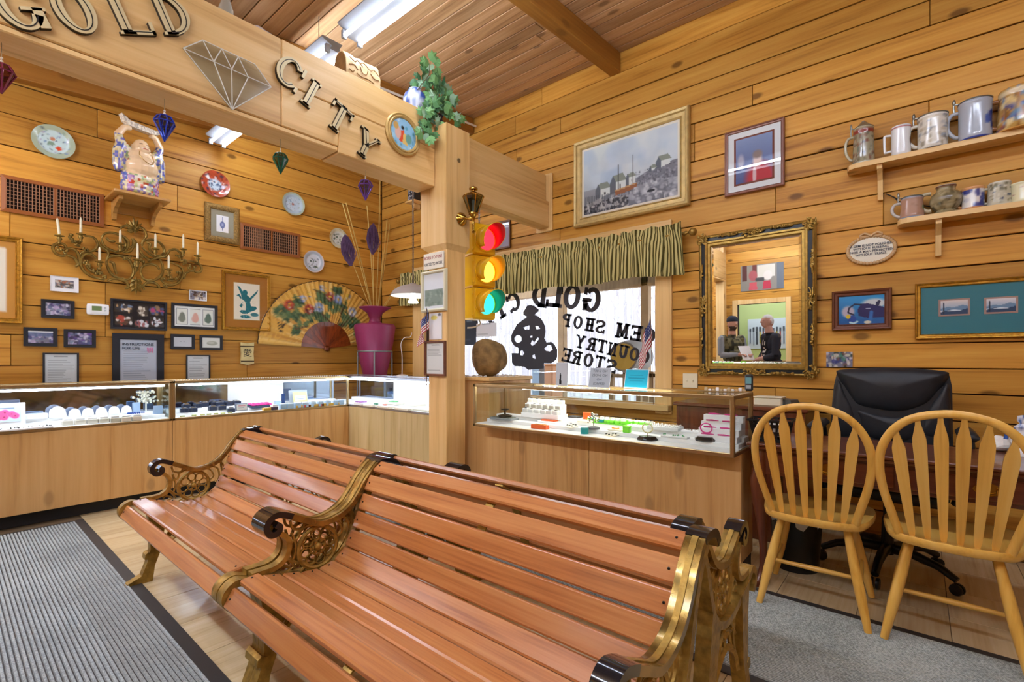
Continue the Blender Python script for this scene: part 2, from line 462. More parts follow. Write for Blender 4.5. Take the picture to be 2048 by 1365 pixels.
# board walls --------------------------------------------------------
def plank_wall(root, rows, spans, along, fixed, cuts, mat, seed, hole=None, thick=.02):
    """rows: z joints bottom->top; spans (a0,a1); hole (a0,a1,z0,z1); cuts {row: [a,..]}"""
    R = random.Random(seed)
    for i in range(len(rows) - 1):
        z0, z1 = rows[i], rows[i + 1]
        segs = [(spans[0], spans[1])]
        if hole and z0 < hole[3] - .01 and z1 > hole[2] + .01:
            segs = [(spans[0], hole[0]), (hole[1], spans[1])]
        for a0, a1 in segs:
            cs = [c for c in cuts.get(i, []) if a0 + .1 < c < a1 - .1]
            if not cs and a1 - a0 > 3.2: cs = [R.uniform(a0 + .8, a1 - .8)]
            pts = [a0] + sorted(cs) + [a1]
            for p0, p1 in zip(pts[:-1], pts[1:]):
                L = p1 - p0; gp = R.uniform(.004, .011); t = thick + R.uniform(-.003, .003)
                g = G().box(-L / 2 + .0015, L / 2 - .0015, -t / 2, t / 2, -(z1 - z0) / 2 + gp / 2, (z1 - z0) / 2 - gp / 2, .003)
                if along == 'X': loc, rot = ((p0 + p1) / 2, fixed + .02 - t / 2, (z0 + z1) / 2), 0
                else: loc, rot = (fixed + .02 - t / 2, (p0 + p1) / 2, (z0 + z1) / 2), -PI / 2
                o = g.obj('plank', mat, root, Vector(loc) - Vector(root.location), (0, 0, rot))
wl = struct(cbox('wall_left', WX0 - .1, XR + .12, YL + .02, YL + .12, 0, 4.3, BACK))
LZ = [0, .35, .615, .88, 1.144, 1.409, 1.664, 1.929, 2.211, 2.475, 2.739, 3.011, 3.281, 3.55, 3.83, 4.1]
jx = lambda x: onY(x, 500, YL).x
plank_wall(wl, LZ, (WX0, XR - .004), 'X', YL, {13: [], 12: [jx(195)], 10: [jx(355)], 9: [], 6: [jx(211)], 5: [jx(211), jx(330)], 4: [jx(22)], 3: [jx(494)], 8: [jx(20)], 7: [jx(360)]}, PINE(0), 11)
wr = struct(cbox('wall_right', XR + .02, XR + .14, WY0 - .1, 1.70, 0, 4.3, BACK))
RZL = [0, .17, .33, .49, .65, .81, .98, 1.14, 1.302, 1.463, 1.625, 1.78, 1.945, 2.105, 2.323, 2.538, 2.697, 2.868, 3.03, 3.19, 3.35, 3.515, 3.68, 3.885, 4.09]
WINY0, WINY1, WINZ0, WINZ1 = 1.76, 4.96, .80, 2.27
jy = lambda x: onX(x, 500, XR).y
plank_wall(wr, RZL, (WY0, YL - .004), 'Y', XR, {22: [jy(1031)], 21: [jy(1121)], 20: [jy(1033), jy(1860)], 19: [jy(1505)], 18: [jy(1389)], 17: [jy(1389)], 16: [jy(1858)], 15: [jy(1851)], 14: [jy(1120), jy(1551)], 13: [jy(1767)], 12: [], 5: [jy(1551)]}, PINE(0), 23, hole=(WINY0, WINY1, WINZ0, WINZ1))
for n_, y0, y1, z0, z1 in (('a', WINY1 - .06, YL + .02, 0, 4.3), ('b', 1.70, WINY1 - .06, 2.33, 4.3), ('c', 1.70, WINY1 - .06, 0, .74)):
    o = child_box('wall_backing', XR + .02, XR + .14, y0, y1, z0, z1, BACK, wr)
# front and side walls behind the photographer (seen in the mirror only), with the opening to the workshop
wf = struct(cbox('wall_front', WX0 - .12, WX0 - .02, WY0, 1.0, 0, 4.2, BACK))
DO = (1.91, 2.77, 0, 2.10)
for y0, y1, z0, z1 in ((1.0, DO[0], 0, 4.2), (DO[1], YL, 0, 4.2), (DO[0], DO[1], DO[3], 4.2)):
    child_box('wall_backing', WX0 - .12, WX0 - .02, y0, y1, z0, z1, BACK, wf)
FZ = [0] + [.21 * k for k in range(1, 19)]
R = random.Random(5)
for i in range(len(FZ) - 1):
    segs = [(WY0, DO[0]), (DO[1], YL)] if FZ[i] < DO[3] - .02 else [(WY0, .9), (.9, YL)]
    for a0, a1 in segs:
        g = G().box(-(a1 - a0) / 2 + .002, (a1 - a0) / 2 - .002, -.01, .01, -.1025, .1025, .003)
        g.obj('plank', PINE(0), wf, Vector((WX0 - .01, (a0 + a1) / 2, FZ[i] + .105)) - Vector(wf.location), (0, 0, PI / 2))
for nm, y0, y1, z0, z1 in (('trim_10', DO[0] - .09, DO[0], 0, DO[3] + .09), ('trim_11', DO[1], DO[1] + .09, 0, DO[3] + .09), ('trim_12', DO[0], DO[1], DO[3], DO[3] + .09)):
    struct(cbox(nm, WX0, WX0 + .03, y0, y1, z0, z1, BEAM(2), None, .004))
ws = struct(cbox('wall_side', WX0 - .1, XR + .12, WY0 - .12, WY0 - .02, 0, 4.3, mt('side_wall_wood', 'c08a45', rough=.5, var=.15, vs=3)))
# workshop beyond the opening
GRN = mt('workshop_green_paint', 'cfd98a', rough=.7)
struct(cbox('wall_workshop', -4.7, -4.6, .2, 5.0, 0, 2.75, GRN))
struct(cbox('wall_workshop_left', -4.6, WX0 - .13, 4.9, 5.0, 0, 2.75, GRN))
struct(cbox('wall_workshop_right', -4.6, WX0 - .13, .2, .3, 0, 2.75, GRN))
struct(cbox('ceiling_workshop', -4.7, WX0 - .12, .2, 5.0, 2.75, 2.8, mt('workshop_ceiling', 'e8e6df', rough=.8)))

# window: frame boards, sill, glazing ------------------------------------------------
GLZ = glass('window_glass', 'f4f8fb', .1)
win = struct(thing('window_1', 'x', 'x', (XR, (WINY0 + WINY1) / 2, WINZ0))); del win['label']; del win['category']
def wpart(name, y0, y1, z0, z1, x0, x1, mat, b=.004):
    o = cbox(name, x0, x1, y0, y1, z0, z1, mat, None, b); o.parent = win
    o.location = Vector(o.location) - Vector(win.location); return o
wpart('frame_board', WINY0 - .13, WINY0 + .02, WINZ0 - .08, WINZ1 + .12, XR - .025, XR + .005, BEAM(2))
wpart('frame_board', WINY1 - .02, WINY1 + .21, WINZ0 - .08, WINZ1 + .12, XR - .025, XR + .005, BEAM(2))
wpart('frame_board', WINY0 - .13, WINY1 + .21, WINZ1, WINZ1 + .14, XR - .03, XR + .0, BEAM(1))
wpart('window_sill', WINY0 - .13, WINY1 + .2, WINZ0 - .05, WINZ0, XR - .10, XR + .14, BEAM(1))
wpart('jamb', WINY0, WINY0 + .02, WINZ0, WINZ1, XR - .02, XR + .14, BEAM(2))
wpart('jamb', WINY1 - .02, WINY1, WINZ0, WINZ1, XR - .02, XR + .14, BEAM(2))
wpart('head', WINY0, WINY1, WINZ1 - .02, WINZ1, XR - .02, XR + .14, BEAM(1))
wpart('pane', WINY0 + .02, WINY1 - .02, WINZ0, WINZ1 - .02, XR + .078, XR + .082, GLZ, 0)

# timber frame: centre post, sign beam, tie beam ---------------------------------
PX0, PX1, PY0, PY1 = 2.587, 2.797, 2.85, 3.067
post = thing('timber_post', 'square pine post with thicker chamfered upper half carrying the sign beam', 'post', (PX0, PY0, 0))
def pp(name, x0, x1, y0, y1, z0, z1, mat, b=.006):
    o = cbox(name, x0, x1, y0, y1, z0, z1, mat, None, b); o.parent = post; o.location = Vector(o.location) - Vector(post.location); return o
pp('shaft', PX0, PX1, PY0, PY1, 0, 2.12, BEAM(2))
up = G(); e = .022
vs = []
for zz, k in ((2.07, 0), (2.115, 1), (3.06, 1)):
    q = e * k
    vs += [(PX0 - q, PY0 - q, zz), (PX1 + q, PY0 - q, zz), (PX1 + q, PY1 + q + .05 * k, zz), (PX0 - q, PY1 + q + .05 * k, zz)]
fs = [(0, 1, 2, 3)[::-1], (8, 9, 10, 11)] + [(l * 4 + i, l * 4 + (i + 1) % 4, l * 4 + 4 + (i + 1) % 4, l * 4 + 4 + i) for l in (0, 1) for i in range(4)]
cc = Vector((PX0 + .1, PY0 + .1, 2.5))
up.add([tuple(Vector(v) - cc) for v in vs], fs)
up.obj('post_head', BEAM(2), post, cc - Vector(post.location))
G().lathe([(0, -.012), (.014, -.012), (.017, -.006), (.017, .0)], 12, M=RX(PI / 2)).obj('bolt', mt('bolt_steel', '9aa0a4', rough=.3, metal=1), post, Vector((2.70, PY0 - .026, 2.80)) - Vector(post.location), smooth=40)
beam = thing('sign_beam', 'deep built-up pine beam carrying the raised shop lettering', 'beam', (-2.1, 2.96, 2.576))
SBY0, SBY1 = 2.96, 3.18
def bp_(name, x0, x1, y0, y1, z0, z1, b=.006, m=None):
    o = cbox(name, x0, x1, y0, y1, z0, z1, m or BEAM(0), None, b); o.parent = beam; o.location = Vector(o.location) - Vector(beam.location); return o
XS = onY(563, 130, SBY0).x; XS2 = onY(677, 300, SBY0).x
bp_('beam_board', -2.1, XS - .001, SBY0, SBY1, 2.62, 3.15)
bp_('beam_board', XS + .001, PX0 - .024, SBY0, SBY1, 2.887, 3.15)
bp_('beam_board', XS + .001, XS2, SBY0, SBY1, 2.62, 2.883)
bp_('beam_board', XS2 + .001, PX0 - .024, SBY0, SBY1, 2.578, 2.884)
bp_('soffit_board', -2.1, XS2 - .002, SBY0 + .004, SBY1 + .01, 2.588, 2.618)
tie = thing('tie_beam', 'pine tie beam running from the post to the window wall', 'beam', (PX1 + .03, 2.93, 2.568))
for nm, a in (('beam_board', (PX1 + .023, XR - .03, 2.965, 3.07, 2.838, 3.118)), ('beam_board', (PX1 + .023, XR - .03, 2.93, 3.07, 2.568, 2.836)), ('end_batten', (XR - .029, XR - .001, 2.895, 3.10, 2.53, 3.13))):
    o = cbox(nm, *a, BEAM(0) if nm == 'beam_board' else BEAM(2), None, .006); o.parent = tie; o.location = Vector(o.location) - Vector(tie.location)
cd = G().tube([(-2.0, 3.985, ZC(-2.0) - .12), (XR - .03, 3.985, ZC(XR) - .12)], .012, 8).obj('conduit', mt('conduit_white', 'd9d3c6', rough=.5), smooth=40)
tag(cd, 'thin white electrical conduit clipped along the dark rafter', 'conduit')

# hanging fluorescent fixtures
def fixture(x, y0, y1, z, label, boost=1):
    t = thing('fluorescent_fixture', label, 'ceiling light', (x, (y0 + y1) / 2, z), 0, None)
    L = (y1 - y0) / 2
    wh = mt('fixture_enamel', '8e9196', rough=.45)
    G().prism([(-.05, .0), (-.03, .03), (-.11, .06), (-.105, .075), (.055, .075), (.03, .03), (.05, .0)], -L, L).obj('channel', wh, t)
    for s in (-1, 1):
        G().tube([(s * .062, -L + .02, -.005), (s * .062, L - .02, -.005)], .0145, 10).obj('tube', mt('fluorescent_tube', 'ffffff', emit='e2ecff', es=TUBE * boost) if s > 0 and boost == 1 else mt(f'fluorescent_tube_{s}_{boost}', 'ffffff', emit='e2ecff', es=TUBE * (.12 if boost == 1 else boost)), t, smooth=40)
        for e_ in (-1, 1): G().box(s * .062 - .018, s * .062 + .018, e_ * (L - .01) - .012, e_ * (L - .01) + .012, -.03, .03, .003).obj('lamp_holder', wh, t)
    for e_ in (-1, 1):
        G().tube([(0, e_ * (L - .25), .075), (0, e_ * (L - .25), ZC(x) - z)], .003, 5).obj('hanger', mt('chain_steel', '8c8f92', rough=.4, metal=.9), t)
    return t
fixture(1.915, 3.33, 5.72, 3.50, 'white two-tube fluorescent fixture hanging over the glass cases by the gallery wall')
fixture(1.915, .70, 3.12, 3.50, 'white lit fluorescent fixture hanging in front of the sign beam lettering')
fixture(1.915, -2.2, .3, 3.50, 'added unseen white fluorescent fixture hanging near the desk side wall', .6)  # row carried on out of view, added to even out the light
fixture(-.9, 3.2, 5.6, 3.25, 'added unseen white fluorescent fixture by the front wall near the glass cases', 1.7)  # unseen front row added as fill light, boosted for the counters and benches
fixture(-.9, .4, 2.8, 3.25, 'added unseen white fluorescent fixture beside the workshop opening', 1.25)  # added out of view, fill for the bench and counter fronts
fixture(-.9, -2.4, 0, 3.25, 'added unseen white fluorescent fixture hanging by the side wall', .7)  # last of the added front row, unseen, for even light
fixture(-3.5, 1.6, 3.6, 2.55, 'white fluorescent fixture in the green workshop', .7)

# runners
def runner(name, x0, x1, y0, y1, label, rib, base, dark):
    t = thing(name, label, 'rug', ((x0 + x1) / 2, (y0 + y1) / 2, 0))
    m = mt(name + '_pile', base, rough=.95, spec=.1)
    nt = m.node_tree; N = nt.nodes.new; L = nt.links.new; b = nt.nodes['Principled BSDF']
    tc = N('ShaderNodeTexCoord')
    nz = N('ShaderNodeTexNoise'); nz.inputs['Scale'].default_value = 130; nz.inputs['Detail'].default_value = 3; L(tc.outputs['Object'], nz.inputs['Vector'])
    n3 = N('ShaderNodeTexNoise'); n3.inputs['Scale'].default_value = 2.2; n3.inputs['Detail'].default_value = 3; L(tc.outputs['Object'], n3.inputs['Vector'])
    mx0 = N('ShaderNodeMix'); mx0.inputs[0].default_value = .35; L(nz.outputs['Fac'], mx0.inputs[2]); L(n3.outputs['Fac'], mx0.inputs[3])
    r = N('ShaderNodeValToRGB'); r.color_ramp.elements[0].position = .36; r.color_ramp.elements[1].position = .62
    r.color_ramp.elements[0].color = (*lin(dark), 1); r.color_ramp.elements[1].color = (*lin(base), 1)
    L(mx0.outputs[0], r.inputs[0]); L(r.outputs[0], b.inputs['Base Color'])
    hx, hy = (x1 - x0) / 2, (y1 - y0) / 2; e = .05
    G().box(-hx, hx, -hy, hy, 0, .004, 0).obj('rubber_edging', mt('rubber_black', '3a3735', rough=.55), t)
    n = int((2 * hx - 2 * e) / rib); g = G(); rw = (2 * hx - 2 * e) / n
    for i in range(n):
        a = -hx + e + i * rw
        g.add([(a, -hy + e, .004), (a + rw * .14, -hy + e, .0105), (a + rw * .66, -hy + e, .0105), (a + rw * .80, -hy + e, .004),
               (a, hy - e, .004), (a + rw * .14, hy - e, .0105), (a + rw * .66, hy - e, .0105), (a + rw * .80, hy - e, .004)],
              [(0, 1, 5, 4), (1, 2, 6, 5), (2, 3, 7, 6), (0, 3, 2, 1), (4, 5, 6, 7)])
    o = g.obj('ribbed_pile', m, t); o['kind'] = 'stuff'
    return t
runner('entrance_runner', -.80, .70, -2.6, 4.775, 'wide ribbed grey carpet runner with black rubber edging beside the bench fronts', .0165, 'b7bfbf', '868c8d')
runner('aisle_runner', 1.93, 2.758, -2.4, 2.84, 'grey ribbed carpet runner between the benches and the wooden counter', .0105, 'bcc2be', '7e837e')
runner('aisle_runner', 1.93, 2.58, 2.85, 4.72, 'short grey ribbed carpet runner between the timber post and the corner counter', .0105, 'bcc2be', '7e837e')
# ================================================================== BENCHES
GOLD = mt('bench_gold', 'a8873f', rough=.42, metal=.55, var=.35, vs=35, bump=.25, bs=60)
RAIL = mt('bench_rail_worn', '9a7c3c', rough=.25, metal=.7, var=.55, vs=22, coat=.4)
BLK = mt('cast_black_enamel', '15171f', rough=.12, coat=.6, var=.4, vs=20)
def bench_end(parent, y, side):
    """one cast-iron end at local y; x negative is the front"""
    k = lambda pts: [(a - 1.25, b) for a, b in pts]
    w2 = .024
    root = G()
    arm = spline([(a, 0, b) for a, b in k([(1.315, .716), (1.295, .745), (1.262, .757), (1.21, .751), (1.154, .694), (1.117, .643), (1.075, .598), (1.019, .571), (.951, .565), (.886, .595), (.83, .623), (.787, .637), (.757, .625), (.745, .598), (.760, .572), (.785, .573), (.793, .592), (.78, .604)])], 5)
    e = G().ribbon([(p.x, p.z) for p in arm], .020, y - w2, y + w2).obj('end_frame', RAIL, parent, smooth=50)
    G().ribbon([(p.x, p.z) for p in arm[12:56]], .0255, y - .0075, y + .0075).obj('rail_bead', GOLD, e, smooth=50)
    inner = spline([(a, 0, b) for a, b in k([(1.235, .735), (1.19, .69), (1.145, .60), (1.108, .50), (1.058, .412), (.951, .372), (.83, .385), (.70, .425), (.655, .44), (.622, .42), (.615, .39), (.632, .365), (.652, .372)])], 5)
    G().ribbon([(p.x, p.z) for p in inner], .024, y - w2 * .9, y + w2 * .9).obj('seat_rail', GOLD, e, smooth=50)
    fil = G()
    up = spline([(a, 0, b) for a, b in k([(.79, .575), (.822, .545), (.83, .51), (.815, .47), (.775, .448), (.70, .447)])], 5)
    fil.ribbon([(p.x, p.z) for p in up], .018, y - .018, y + .018)
    cx, cz = .948 - 1.25, .474
    fil.tube([(a, y, b) for a, b in circ(.078, 24, cx=cx, cz=cz)], .0085, 6, True)
    for q in range(8):
        a = q * PI / 4 + .2
        fil.tube([(c, y, d) for c, d in circ(.021, 10, cx=cx + .049 * math.cos(a), cz=cz + .049 * math.sin(a))], .0045, 5, True)
    fil.ball((cx, y, cz), (.017, .014, .017), 8)
    for q in range(6):
        a = q * PI / 3; fil.ball((cx + .022 * math.cos(a), y, cz + .022 * math.sin(a)), (.008, .010, .008), 6)
    sc = lambda pts, r=.0055: fil.tube([(p.x - 1.25, y, p.z) for p in spline([(a, 0, b) for a, b in pts], 4)], r, 5)
    sc([(.84, .60), (.85, .57), (.88, .56), (.895, .58), (.88, .595)]); sc([(.845, .555), (.86, .50), (.85, .455)]); sc([(.83, .47), (.86, .44), (.90, .42), (.87, .395)])
    sc([(.80, .445), (.84, .425), (.80, .41)]); sc([(.86, .42), (.83, .46), (.80, .43)]); sc([(.99, .56), (1.03, .55), (1.05, .51), (1.03, .49)]); sc([(1.03, .57), (1.07, .55), (1.08, .50), (1.06, .47)])
    sc([(1.05, .585), (1.09, .58), (1.11, .54)]); sc([(.90, .40), (.95, .385), (1.0, .40)]); sc([(1.10, .62), (1.09, .57), (1.10, .52)])
    sc([(.76, .60), (.77, .585), (.775, .6)], .006); sc([(.87, .55), (.90, .565), (.93, .562)]); sc([(.84, .52), (.87, .53), (.875, .56)])
    fil.obj('scrollwork', GOLD, e, smooth=50)
    leg = G()
    leg.prism(k([(.715, .425), (.81, .40), (.805, .30), (.79, .17), (.758, .08), (.748, 0), (.63, 0), (.64, .015), (.70, .04), (.722, .1), (.738, .17), (.735, .31)]), y - .024, y + .024)
    leg.prism(k([(.728, .16), (.715, .15), (.712, .125), (.728, .12), (.75, .15)]), y - .026, y + .026)
    leg.obj('front_leg', GOLD, e)
    G().prism(k([(1.03, .40), (1.10, .48), (1.15, .25), (1.21, .05), (1.245, .0), (1.15, 0), (1.145, .05), (1.09, .2)]), y - .022, y + .022).obj('back_leg', GOLD, e)
    lat = G()
    lt = lambda pts, r=.007: lat.tube([(p.x - 1.25, y, p.z) for p in spline([(a, 0, b) for a, b in pts], 4)], r, 5)
    lt([(.79, .14), (.83, .22), (.93, .27), (1.03, .22), (1.10, .12)], .012); lt([(.80, .36), (.85, .30), (.93, .33), (1.0, .30), (1.05, .36)]); lt([(.81, .27), (.86, .33), (.84, .37), (.81, .35)])
    lt([(1.04, .26), (1.0, .33), (1.02, .37), (1.05, .35)]); lt([(.93, .27), (.93, .37)]); lt([(.86, .25), (.89, .31), (.93, .30), (.97, .31), (1.0, .25)]); lt([(.81, .20), (.84, .27), (.82, .31)]); lt([(1.07, .18), (1.04, .25), (1.06, .30)])
    lat.obj('apron_lattice', GOLD, e, smooth=50)
    for tp in ([p for p in arm if p.x > -.045 and p.z > .742 or p.x > .03], [p for p in arm if p.x < -.405]):
        G().ribbon([(p.x, p.z + .0022) for p in tp], .0215, y - w2 - .002, y + w2 + .002).obj('enamel_cap', BLK, e, smooth=50)
    return e
def make_bench(label):
    t = thing('park_bench', label, 'bench')
    L = 1.36; h = L / 2
    for s in (-1, 1): bench_end(t, s * h, s)
    path = spline([(a - 1.25, 0, b) for a, b in [(.622, .372), (.645, .412), (.690, .437), (.757, .420), (.842, .399), (.912, .386), (.985, .392), (1.045, .427), (1.087, .495), (1.122, .58), (1.158, .668), (1.196, .725), (1.245, .757)]], 12)
    D = [0]
    for a, b in zip(path[:-1], path[1:]): D.append(D[-1] + (b - a).length)
    bolts = G()
    for i in range(12):
        d = D[-1] * (i + .42) / 12
        j = max(n for n in range(len(D)) if D[n] <= d)
        p = path[j]; tg = (path[min(j + 1, len(path) - 1)] - path[max(j - 1, 0)]).normalized()
        a = math.atan2(tg.z, tg.x); nx, nz = -math.sin(a), math.cos(a)
        off = .006
        wd = .064 if i < 11 else .055
        o = G().box(-wd / 2, wd / 2, -h + .022, h - .022, -.011, .011, .005).obj('slat', SLAT(1), t, (p.x + nx * off, 0, p.z + nz * off), (0, -a, 0))
        for s in (-1, 1):
            q = Vector((p.x + nx * (off + .011), s * (h - .045), p.z + nz * (off + .011)))
            bolts.ball(q, .0042, 6)
    bolts.obj('bolt_heads', mt('bolt_dark', '2e2a24', rough=.4, metal=.7), t)['kind'] = 'stuff'
    st = [(p.x + .004, p.z - .012) for p in path[6:]]
    G().ribbon(st, .006, -.018, .018).obj('centre_strap', GOLD, t)
    return t
b1 = make_bench('slatted park bench with gilt cast ends, facing the entrance runner, beside the gallery-side counter')
BYA, BYB = 3.19 - .68, 1.78 - .68
b1.location = (1.25, BYA, 0)
b1['group'] = 'slatted park benches placed back to back'
dup(b1, (1.25, BYB, 0), 0, 'slatted park bench facing the entrance runner, end to end with another, nearer the desk')
dup(b1, (1.30, BYA + .055, 0), PI, 'slatted park bench facing the aisle runner, opposite the timber post')
dup(b1, (1.30, BYB + .055, 0), PI, 'slatted park bench facing the aisle runner, opposite the case of coloured trays')

# ================================================================== WINDSOR CHAIRS
def make_windsor(label):
    t = thing('windsor_chair', label, 'chair', group='honey maple Windsor chairs at the desk')
    out = spline([(x, y, 0) for x, y in [(-.215, -.10), (-.17, -.19), (-.05, -.225), (.10, -.235), (.19, -.19), (.205, 0), (.19, .19), (.10, .235), (-.05, .225), (-.17, .19), (-.215, .10), (-.225, 0)]], 5, True)
    m = len(out); g = G(); vs = []
    for z, k in ((.415, .955), (.422, .985), (.442, 1.0), (.452, .985)): vs += [(p.x * k, p.y * k, z) for p in out]
    for k, z in ((.80, .447), (.5, .438)): vs += [(p.x * k, p.y * k, z) for p in out]
    fs = [tuple(range(m))[::-1], tuple(5 * m + i for i in range(m))]
    for r in range(5): fs += [(r * m + i, r * m + (i + 1) % m, (r + 1) * m + (i + 1) % m, (r + 1) * m + i) for i in range(m)]
    g.add(vs, fs); g.obj('seat', MAPLE(0), t, smooth=40)
    lean = math.radians(14)
    B = lambda y, q: Vector((-.175 - q * math.sin(lean), y, .45 + q * math.cos(lean)))
    bow = [(.165, -.01), (.188, .08), (.216, .19), (.228, .29), (.219, .38), (.178, .465), (.11, .522), (0, .545)]
    bw = spline([tuple(B(y, q)) for y, q in bow] + [tuple(B(-y, q)) for y, q in bow[::-1][1:]], 5)
    G().tube(bw, .0165, 8, flat=.85).obj('bow', MAPLE(2), t, smooth=50)
    def bowq(y):
        for (y0, q0), (y1, q1) in zip(bow[:-1], bow[1:]):
            if y1 <= abs(y) <= y0 and q0 > .25: return q0 + (q1 - q0) * (abs(y) - y0) / (y1 - y0)
        return .3
    for i in range(6):
        yb = (i - 2.5) * .049; yt = (i - 2.5) * .0685
        q1 = bowq(yt) - .008; p0, p1 = B(yb, -.008), B(yt, q1)
        d = p1 - p0; L = d.length
        prof = [(.008, 0), (.0125, .07), (.0185, .45), (.0225, .80), (.0215, .845), (.0095, .955), (.008, 1.0)]
        poly = [(a, b * L) for a, b in prof] + [(-a, b * L) for a, b in prof[::-1]]
        z = d.normalized(); x = Vector((0, 1, 0)); x = (x - z * x.dot(z)).normalized(); y = z.cross(x)
        M = Matrix(((x.x, y.x, z.x, p0.x), (x.y, y.y, z.y, p0.y), (x.z, y.z, z.z, p0.z), (0, 0, 0, 1)))
        G().prism(poly, -.006, .006).obj('arrow_slat', MAPLE(2), t).matrix_local = M
    F_ = {}
    for sx in (-1, 1):
        for sy in (-1, 1):
            a = Vector((sx * .115 - .01, sy * .13, .42)); b = Vector((-.222 if sx < 0 else .19, sy * .215, 0))
            F_[sx, sy] = (a, b)
            G().tube([a, a.lerp(b, .35), a.lerp(b, .62), b], [.015, .021, .0215, .0145], 10).obj('leg', MAPLE(2), t, smooth=50)
    lp = lambda k, q: F_[k][0].lerp(F_[k][1], q)
    mids = []
    for sy in (-1, 1):
        a, b = lp((-1, sy), .6), lp((1, sy), .55)
        G().tube([a, a.lerp(b, .5), b], [.009, .0125, .009], 8).obj('side_stretcher', MAPLE(0), t, smooth=50); mids.append(a.lerp(b, .3))
    a, b = mids
    G().tube([a, a.lerp(b, .5), b], [.009, .0135, .009], 8).obj('cross_stretcher', MAPLE(1), t, smooth=50)
    return t
c1 = make_windsor('honey maple Windsor chair with arrow slats pushed to the desk beside the wooden counter')
c1.location = (2.815, .385, .009); c1.rotation_euler = (0, 0, .03)
dup(c1, (2.81, -.112, .009), -.03, 'honey maple Windsor chair in front of the desk drawer pull, away from the counter')

# ================================================================== WRITING DESK
dk = thing('writing_desk', 'dark cherry writing desk with cabriole legs and a brass drawer pull', 'desk', (3.015, -.22, 0))
DH = .76; dx, dy = .265, .915
for z0, z1, q in ((DH - .014, DH, 0), (DH - .03, DH - .014, .014)):
    pass
g = G().box(-dx, dx, -dy, dy, DH - .016, DH, .005).box(-dx + .01, dx - .01, -dy + .01, dy - .01, DH - .034, DH - .016, .006)
g.obj('desk_top', CHERRY(1), dk)
ax, ay = dx - .055, dy - .055
for nm, a in (('apron', (-ax - .012, -ax + .008, -ay, ay)), ('apron', (ax - .008, ax + .012, -ay, ay)), ('apron', (-ax, ax, -ay - .012, -ay + .008)), ('apron', (-ax, ax, ay - .008, ay + .012))):
    G().box(*a, DH - .165, DH - .034, .003).obj(nm, CHERRY(1), dk)
for y0, y1 in ((-ay + .05, -.30), (-.27, .27), (.30, ay - .05)):
    dr = G().box(-.006, .006, -(y1 - y0) / 2, (y1 - y0) / 2, -.047, .047, .004).obj('drawer_front', CHERRY(1), dk, (-ax - .014, (y0 + y1) / 2, DH - .10))
    pl = G()
    pl.prism([(-.045, 0), (-.03, .022), (0, .03), (.03, .022), (.045, 0), (.03, -.02), (0, -.028), (-.03, -.02)], -.002, .002, M=TR(-.008, 0, 0) @ RZ(PI / 2))
    pl.tube([(-.010, -.03, .008), (-.022, -.028, -.012), (-.024, 0, -.022), (-.022, .028, -.012), (-.010, .03, .008)], .0035, 6)
    for s in (-1, 1): pl.ball((-.012, s * .03, .008), .007, 6)
    pl.obj('brass_pull', mt('brass', 'c39a45', rough=.25, metal=1), dr, smooth=50)
for sx in (-1, 1):
    for sy in (-1, 1):
        bx, by = sx * (ax - .01), sy * (ay - .01)
        o_ = Vector((sx, sy, 0)).normalized()
        pts = [(0, .72), (.012, .64), (.026, .56), (.020, .46), (.004, .33), (-.006, .20), (-.004, .10), (.006, .05), (.02, .028), (.03, .012), (.03, 0)]
        rr = [.026, .034, .040, .034, .026, .020, .018, .021, .027, .03, .026]
        G().tube([(bx + o_.x * d, by + o_.y * d, z) for d, z in pts], rr, 10).obj('cabriole_leg', CHERRY(2), dk, smooth=50)

# ================================================================== OFFICE CHAIR
LEA = mt('black_leather', '23262b', rough=.42, var=.15, vs=20, bump=.05, bs=300)
PLB = mt('black_plastic', '101114', rough=.35)
oc = thing('office_chair', 'black leather swivel chair with padded arms behind the desk', 'chair', (3.46, .13, 0), 0)
XB = 3.70
def bk(pts):
    r = []
    for a, b in pts:
        q = onX(1600 + a / 5.389, 720 + b / 5.389, XB); r.append((-(q.y - .13), q.z))
    return r
Mb = TR(XB - 3.46, 0, 0) @ RZ(-PI / 2) @ Matrix.Diagonal((1, 1, 1, 1))
shell = bk([(395, 150), (430, 112), (800, 90), (1200, 94), (1560, 130), (1612, 175), (1640, 300), (1645, 560), (1650, 950), (1600, 1120), (1000, 1150), (380, 1100), (325, 950), (330, 700), (345, 480), (365, 280)])
g = G().puff(shell, 0, .035, 5, back=.075); g.v = [tuple(Mb @ Vector(v)) for v in g.v]
g.obj('backrest', LEA, oc, smooth=60)
def sm(pts, k=3): return [(p.x, p.z) for p in spline([(a, 0, b) for a, b in pts], k, True)]
for nm, pl, y0, bl in (('headrest_cushion', [(400, 150), (430, 108), (800, 86), (1200, 90), (1560, 126), (1605, 165), (1580, 225), (1500, 345), (1390, 480), (1200, 560), (1040, 580), (850, 558), (650, 512), (570, 465), (495, 345), (430, 215)], -.012, .06),
                       ('lumbar_cushion', [(600, 525), (850, 585), (1040, 605), (1200, 585), (1370, 520), (1330, 620), (1300, 720), (1270, 800), (1190, 870), (1000, 890), (850, 872), (700, 815), (640, 720), (620, 610)], -.02, .035),
                       ('side_cushion', [(420, 220), (490, 355), (560, 475), (610, 620), (625, 740), (600, 850), (380, 830), (350, 700), (362, 480), (385, 300)], -.012, .03),
                       ('side_cushion', [(1590, 240), (1620, 400), (1630, 700), (1600, 860), (1300, 840), (1310, 720), (1345, 600), (1400, 480), (1500, 350)], -.012, .03)):
    g = G().puff(sm(bk(pl)), y0, bl, 6, back=.02); g.v = [tuple(Mb @ Vector(v)) for v in g.v]
    g.obj(nm, LEA, oc, smooth=70)
